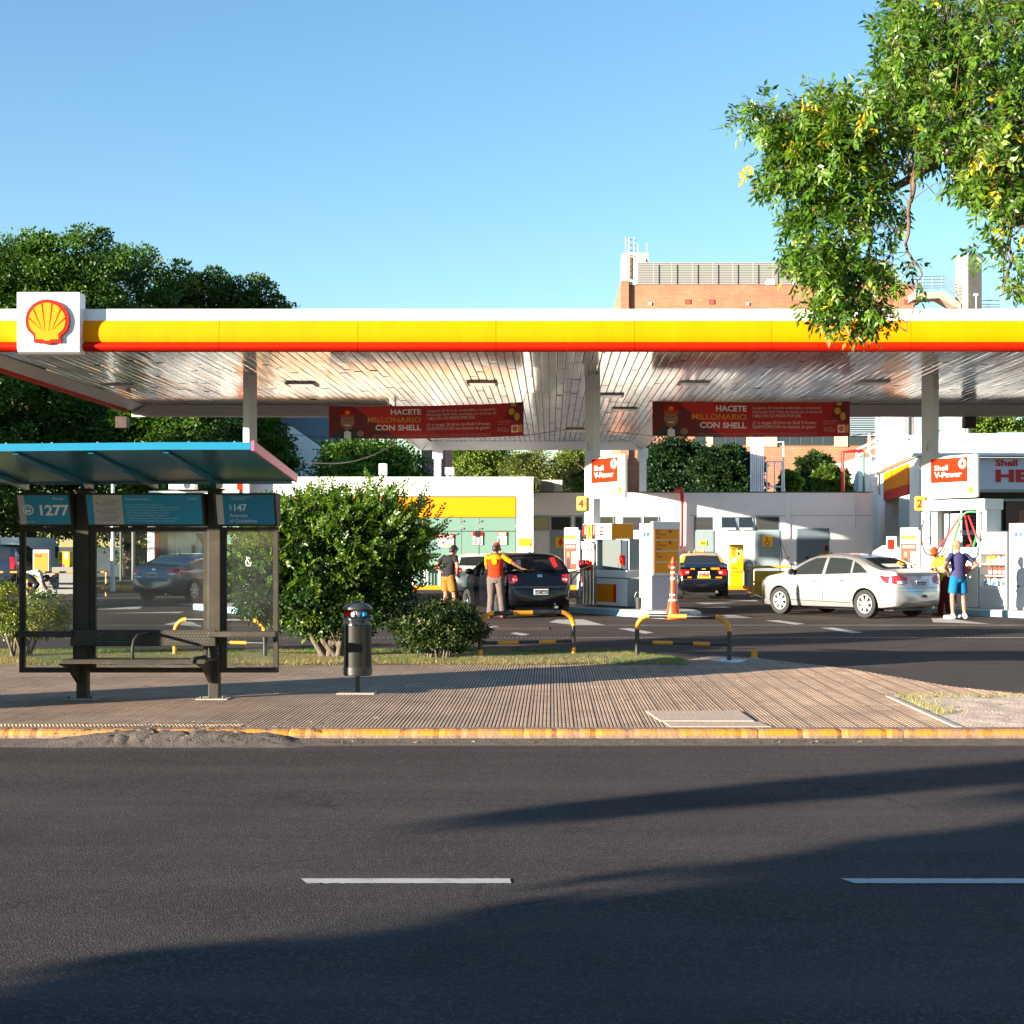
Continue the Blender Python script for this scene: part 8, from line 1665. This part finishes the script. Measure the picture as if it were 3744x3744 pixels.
# ------------------------------------------------------------------ street tree at the right, branches hanging into the picture
def street_tree():
    t=thing('street_tree','leafy street tree with yellowing clusters hanging in from the upper right','tree',(5.75,14.6,0))
    o0=np.array([5.75,14.6,0.]); Y0=14.6
    def W(u,v,dy=0.): Y=Y0+dy; return np.array([UX(u,Y),Y,VZ(v,Y)])-o0
    limbs=[]   # (points, r0, r1)
    fork=np.array([-.55,.0,4.9])
    limbs.append(([np.array([0,0,-.1]),np.array([.02,.02,1.2]),np.array([-.1,0,2.6]),np.array([-.3,0,3.9]),fork,np.array([-.5,.1,6.2]),np.array([-.2,.2,7.6])],.21,.10))
    limbs.append(([fork,W(1910,235,.1),W(1840,275,.0),W(1768,304,-.1),W(1715,340,.0),W(1668,364,.1),W(1634,417,.2),W(1590,480,.3),W(1555,545,.4)],.085,.010))
    limbs.append(([W(1690,352,.05),W(1600,350,.3),W(1520,310,.4),W(1450,250,.5)],.035,.008))
    limbs.append(([W(1634,417,.2),W(1640,480,.2),W(1610,560,.2),W(1570,610,.3)],.025,.006))
    limbs.append(([W(1766,305,-.1),W(1728,334,-.2),W(1718,384,-.25),W(1715,434,-.25),W(1711,467,-.2),W(1731,501,-.2),W(1734,534,-.2),W(1708,624,-.1)],.032,.004))
    limbs.append(([fork,W(1890,170,.2),W(1790,190,.3),W(1700,220,.4),W(1600,240,.5)],.05,.010))
    limbs.append(([fork+np.array([0,.1,.8]),W(1850,150,.5),W(1770,100,.6),W(1690,70,.8)],.06,.012))
    limbs.append(([fork,W(1920,420,-.6),W(1905,500,-.9),W(1890,560,-1.)],.03,.006))
    limbs.append(([fork+np.array([0,0,1.4]),W(1880,0,1),W(1800,-120,1.2),W(1720,-260,1.4)],.06,.012))
    for k in range(6):
        a=k*1.05-.6; e=np.array([1.0+1.7*math.cos(a),1.9*math.sin(a),6.2+.5*(k%3)]); limbs.append(([fork+np.array([.1,0,.4+.2*k]),(fork+e)/2+np.array([0,0,.5]),e],.06,.015))
    mb=MB(); nodes=[]
    for pts,r0,r1 in limbs:
        n=len(pts); 
        # smooth through points
        path=[]
        for i in range(n-1):
            p0=pts[max(i-1,0)];p1=pts[i];p2=pts[i+1];p3=pts[min(i+2,n-1)]
            for q in range(5): s=q/5; path.append(.5*((2*p1)+(-p0+p2)*s+(2*p0-5*p1+4*p2-p3)*s*s+(-p0+3*p1-3*p2+p3)*s**3))
        path.append(pts[-1]); path=[p+nrg.normal(size=3)*.012 for p in path]
        m=len(path); mb.tube([tuple(p) for p in path],[r0+(r1-r0)*(i/(m-1))**.8 for i in range(m)],8); nodes+= path[m//4:]
    build('trunk',mb,BARK,t,smooth=60)
    nodes=np.array(nodes)
    # foliage regions in space: (u,v,dy,ru,rv,rdy,count)
    regs=[(1500,270,.3,75,55,.5,75),(1440,235,.3,45,35,.4,22),(1570,240,.2,80,70,.6,80),(1560,340,.2,90,70,.6,85),(1480,350,.2,50,50,.4,30),(1640,280,.1,90,100,.8,110),(1640,420,.1,70,60,.6,60),(1530,420,.2,55,55,.5,40),
          (1570,520,.2,75,55,.5,85),(1610,590,.2,60,45,.4,45),(1560,590,.2,38,35,.3,18),(1520,505,.3,30,25,.3,12),(1660,520,.1,50,50,.4,30),(1665,625,.0,28,22,.2,8),(1720,560,-.2,16,30,.2,4),
          (1720,180,.2,75,110,1.,120),(1700,60,.3,55,70,.9,65),(1790,100,.3,90,130,1.2,150),(1770,260,.0,90,90,1.,120),(1870,120,.3,90,160,1.4,170),(1880,300,-.2,80,90,1.2,150),(1872,365,-.4,55,45,.8,60),(1918,395,-.5,40,45,.8,50),(1830,340,-.3,45,35,.6,35),
          (1912,500,-.9,22,50,.4,11),(1880,485,-.9,24,14,.3,5),(1915,570,-1.,20,26,.3,7),(1860,478,-.9,10,8,.1,2),(1980,200,0,90,200,1.6,160),(2050,350,0,110,150,1.6,120),(1850,-130,.6,160,110,1.6,160),(2050,-100,.5,160,160,1.8,160),(1720,-160,.8,90,90,1.0,60)]
    cs=[]
    for u,v,dy,ru,rv,rdy,cnt in regs:
        for k in range(int(cnt*(1.12 if u<1700 or (u>1800 and v<440) else .92))):
            d=nrg.normal(size=3); d/=np.linalg.norm(d); r=nrg.random()**.45
            p=W(u+d[0]*ru*r,v+d[2]*rv*r,dy+d[1]*rdy*r); p[2]+=.13; cs.append(p)
    cs=np.array(cs)
    # twigs and compound leaves
    mb=MB(); P=[];A=[];Nn=[];C=[];LN=[];WD=[]
    for p in cs:
        i=np.argmin(((nodes-p)**2).sum(1)); q=nodes[i]; d=p-q; L_=np.linalg.norm(d)
        if L_>.08 and nrg.random()<.75:
            m=q+d*.5+np.array([0,0,.10*L_])+nrg.normal(size=3)*.04*L_; r=min(.012,.003+.006*L_); mb.tube([tuple(q),tuple(q+(m-q)*.5+nrg.normal(size=3)*.02*L_),tuple(m),tuple(p)],[r,r*.8,r*.6,.0022],4,caps=False)
        dn=d/(L_+1e-6); t0=np.clip(nrg.normal(.45,.28),0,1); yel=nrg.random()<(.045 if p[0]<-1.1 else .02); pale=nrg.random()<.10
        for s in range(nrg.integers(2,4)):
            ax=dn*.45+np.array([-.12,0,-.55])+nrg.normal(size=3)*.50; ax/=np.linalg.norm(ax); sd=np.cross(ax,nrg.normal(size=3)); sd/=np.linalg.norm(sd); nn=np.cross(ax,sd)
            rl=nrg.uniform(.13,.22); b0=p+nrg.normal(size=3)*.05; nl=nrg.choice([5,7,7,9])
            mb.tube([tuple(b0),tuple(b0+ax*rl)],[.0022,.0012],3,caps=False)
            for j in range(nl):
                f=(j//2+1)/(nl/2+.5); sg=(1 if j%2 else -1) if j<nl-1 else 0
                pp=b0+ax*rl*f+np.array([0,0,-.03*f]); a=ax*.6+sd*sg*.8+np.array([0,0,-.18])+nrg.normal(size=3)*.15; a/=np.linalg.norm(a)
                P.append(pp);A.append(a);Nn.append(nn+nrg.normal(size=3)*.35); tt=np.clip(t0+nrg.normal(0,.2),0,1)
                c=np.array((.030,.090,.008))*(1-tt)+np.array((.115,.22,.014))*tt
                if pale: c=np.array((.22,.30,.06))*(1-tt*.3)  # paler green paints sunlit leaves into the colour
                if yel and nrg.random()<.6: c=np.array((.60,.42,.008))
                C.append(c*nrg.uniform(.8,1.2)); LN.append(nrg.uniform(.065,.112)); WD.append(nrg.uniform(.0135,.021))
    for k in range(14):   # bare drooping twigs
        q=nodes[nrg.integers(len(nodes))]; 
        if q[2]>5.6 or q[0]>-1.25: continue
        e=q+np.array([nrg.normal()*.15,nrg.normal()*.15,-nrg.uniform(.25,.7)]); mb.tube([tuple(q),tuple((q+e)/2+nrg.normal(size=3)*.06),tuple(e)],[.006,.004,.002],4,caps=False)
    build('twigs',mb,BARK,t,smooth=60)
    V,Fc,CC=leaf_arrays(np.array(P),unit(np.array(Nn)),np.array(A),np.array(LN),np.array(WD),np.array(C),.3); raw_leaf_mesh('crown',V,Fc,CC,LEAF,t)
street_tree()

# ------------------------------------------------------------------ trees behind the station
G1,G2=(.014,.044,.005),(.085,.175,.012)
def bt(label,u,Y,vtop,vbot,ru,nclump=220,nleaf=60,cA=G1,cB=G2,nm='dense_tree',accent=None,cl=.95,ln=.30,group='trees behind the station',extra=None,sq=1.):
    x=UX(u,Y); zt,zb=VZ(vtop,Y),max(.3,VZ(vbot,Y)); r=ru*Y/F; h=zt-zb
    blobs=[(0,0,zb+h*.5,r*.92,r*.8*sq,h*.48),(-r*.4,-r*.2,zb+h*.62,r*.5,r*.5,h*.30),(r*.4,-r*.25,zb+h*.45,r*.55,r*.5,h*.34),(0,-r*.2,zb+h*.75,r*.55,r*.5,h*.22)]
    if extra: blobs+=extra
    return tree(nm,label,x,Y,blobs,zb+h*.6,max(.12,r*.07),nclump,int(nleaf*2.2),cl*min(1,r/3),ln*.62,ln*.62*.38,cA,cB,nb=20,mt=LEAFD,accent=accent,group=group)
bt('tallest dark green tree at the left edge of the canopy',60,72,425,1075,190,680,84,ln=.27,cl=.85,extra=[(2.9,-.5,14.4,2.3,2,2.3),(1.6,-.8,12.5,2.5,2,2.5)])
bt('dark green tree behind the canopy with pale upper twigs',250,76,455,1080,190,620,84,accent=(.15,.16,.03,.08),ln=.27,cl=.85)
bt('spreading dark tree whose crown slopes down to the right above the canopy',400,80,497,1090,150,620,80,cA=(.014,.042,.007),cB=(.055,.115,.012),ln=.28,cl=.85,extra=[(1.5,-.5,14.6,2.2,1.6,1.6),(2.6,-.5,13.3,2.4,1.6,1.5),(3.6,-.4,12.4,2.0,1.4,1.2),(-2,-.5,14.8,2.2,1.6,1.4),(2.,-.4,11.5,2.6,1.5,1.6)])
bt('dark tree at the far left under the canopy roof',-90,66,600,1080,160,260,60)
bt('dark tree between the lamp post and the left pillar',330,68,700,1085,130,260,60)
bt('dark tree just right of the left pillar',490,72,770,1080,80,180,56)
bt('dark leafy tree behind the shop roof, left of the pink house',705,70,832,960,105,190,60,ln=.28)
bt('fresh green small tree in front of the dark one behind the shop roof',668,67.5,868,960,50,90,50,cA=(.04,.10,.012),cB=(.10,.19,.02),ln=.24)
bt('sunlit light green tree behind the shop roof',905,106,838,960,85,190,60,cA=(.07,.12,.016),cB=(.17,.22,.03),ln=.30)
bt('olive green rounded tree right of the sunlit one behind the shop',1010,104,852,960,62,170,56,cA=(.07,.10,.024),cB=(.17,.18,.05),ln=.26)
bt('loose tall light green tree against the sky beside the middle pillar',1085,112,835,960,48,110,44,cA=(.07,.11,.014),cB=(.17,.20,.03),ln=.30)
bt('dark feathery tree right of the rear white pillar',1275,72,822,950,62,190,60,cA=(.006,.022,.007),cB=(.018,.048,.011),ln=.24)  # leaf greens darkened to stand in for shade on this tree
bt('dark bushy tree above the white wall in front of the brick building',1372,70,842,950,68,240,60,cA=(.006,.022,.006),cB=(.02,.048,.009),ln=.24,cl=.75)  # shade put into these leaf greens as well
bt('small tree with drooping leaves before the brick building',1540,74,856,950,44,110,46,cA=(.012,.036,.008),cB=(.04,.08,.012),ln=.30)
bt('small bright green tree on the roof edge left of the red standpipe',1570,66,880,950,34,120,50,cA=(.04,.085,.010),cB=(.11,.17,.02),ln=.22)
bt('dark shrub between the ladder hoop and the drooping tree',1490,71,885,950,24,70,46,ln=.22)
bt('light green tree beyond the storage tanks at the right',1855,105,772,900,75,170,54,cA=(.06,.12,.014),cB=(.14,.20,.025),ln=.38)
bt('light green tree at the right edge beyond the bay roof',1960,112,790,900,70,150,54,cA=(.05,.11,.014),cB=(.12,.19,.025),ln=.38)

# ------------------------------------------------------------------ street trees and houses across the road, outside the picture: they shade the road
def shade_tree(label,x,y,blobs,h,nclump,nleaf=70):
    return tree('street_tree',label,x,y,blobs,h,.2,nclump,nleaf,.65,.26,.10,(.03,.07,.012),(.08,.14,.02),nb=26,group='street trees across the road',z0=.02)

for lab,x,y,h,r in (('tall dark shade tree beyond the left edge of the picture, nearer the shop',-35,50,12,4),('tall dark shade tree beyond the left edge of the picture, farther back',-38,59,13,4),('dark shade tree beyond the left edge of the picture, nearest the pumps',-24.5,35.4,6.6,2.7)):  # unseen trees added to shade the left foliage and the grey saloon
    tree('dense_tree',lab,x,y,[(0,0,h*.5,r,r,h*.48),(r*.35,-r*.35,h*.6,r*.65,r*.65,h*.3),(-r*.25,r*.35,h*.55,r*.75,r*.75,h*.35)],h*.6,.3,int(75*r),50,1.0,.34,.12,G1,G2,nb=10,mt=LEAFD,group='trees behind the station')
SXY=-SUN_XY; QX=Vector((-SXY.y,SXY.x))*-1   # l grows with the shadows, q across them toward the camera
def sunpos(l,q): p=SXY*l+QX*q; return p.x,p.y
def qb(l,q,z,a,b,c): p=SXY*l+QX*q; return (p.x,p.y,z,a,b,c)
q0=-2.4; x,y=sunpos(-14.5,q0)
tt_=shade_tree('broad low street tree across the road, out of the picture to the left',x,y,[qb(0,0,4.9,2.2,3.2,3.2),qb(-.5,2.8,4.6,2.2,2.8,3.0),qb(.5,-2.2,5.2,1.8,1.6,2.9),qb(-.2,-4.6,8.2,1.2,1.3,.9),qb(0,1.5,2.9,1.5,3.0,1.2),qb(.6,-.7,2.1,1.2,3.5,1.4),qb(.8,-.5,1.6,.8,3.2,.9)],4.2,1400,60)
limb=[qb(0,-8.2-q0,3.62,.4,.12,.26),qb(0,-8.05-q0,3.85,.4,.24,.24),qb(0,-7.75-q0,4.3,.5,.28,.34),qb(0,-7.45-q0,4.95,.5,.40,.5),qb(.2,-7.0-q0,4.25,.4,.14,.3)]
crown('crown',limb,210,42,.16,.12,.045,(.03,.07,.012),(.08,.14,.02),tt_,surf=.5)
mb=MB(); a_=Vector((0,0,4.2)); b_=Vector(qb(0,-7.5-q0,4.8,0,0,0)[:3]); mb.tube([a_,a_.lerp(b_,.5)+Vector((0,0,1.6)),b_],[.07,.05,.02],8); build('limb',mb,BARK,tt_)
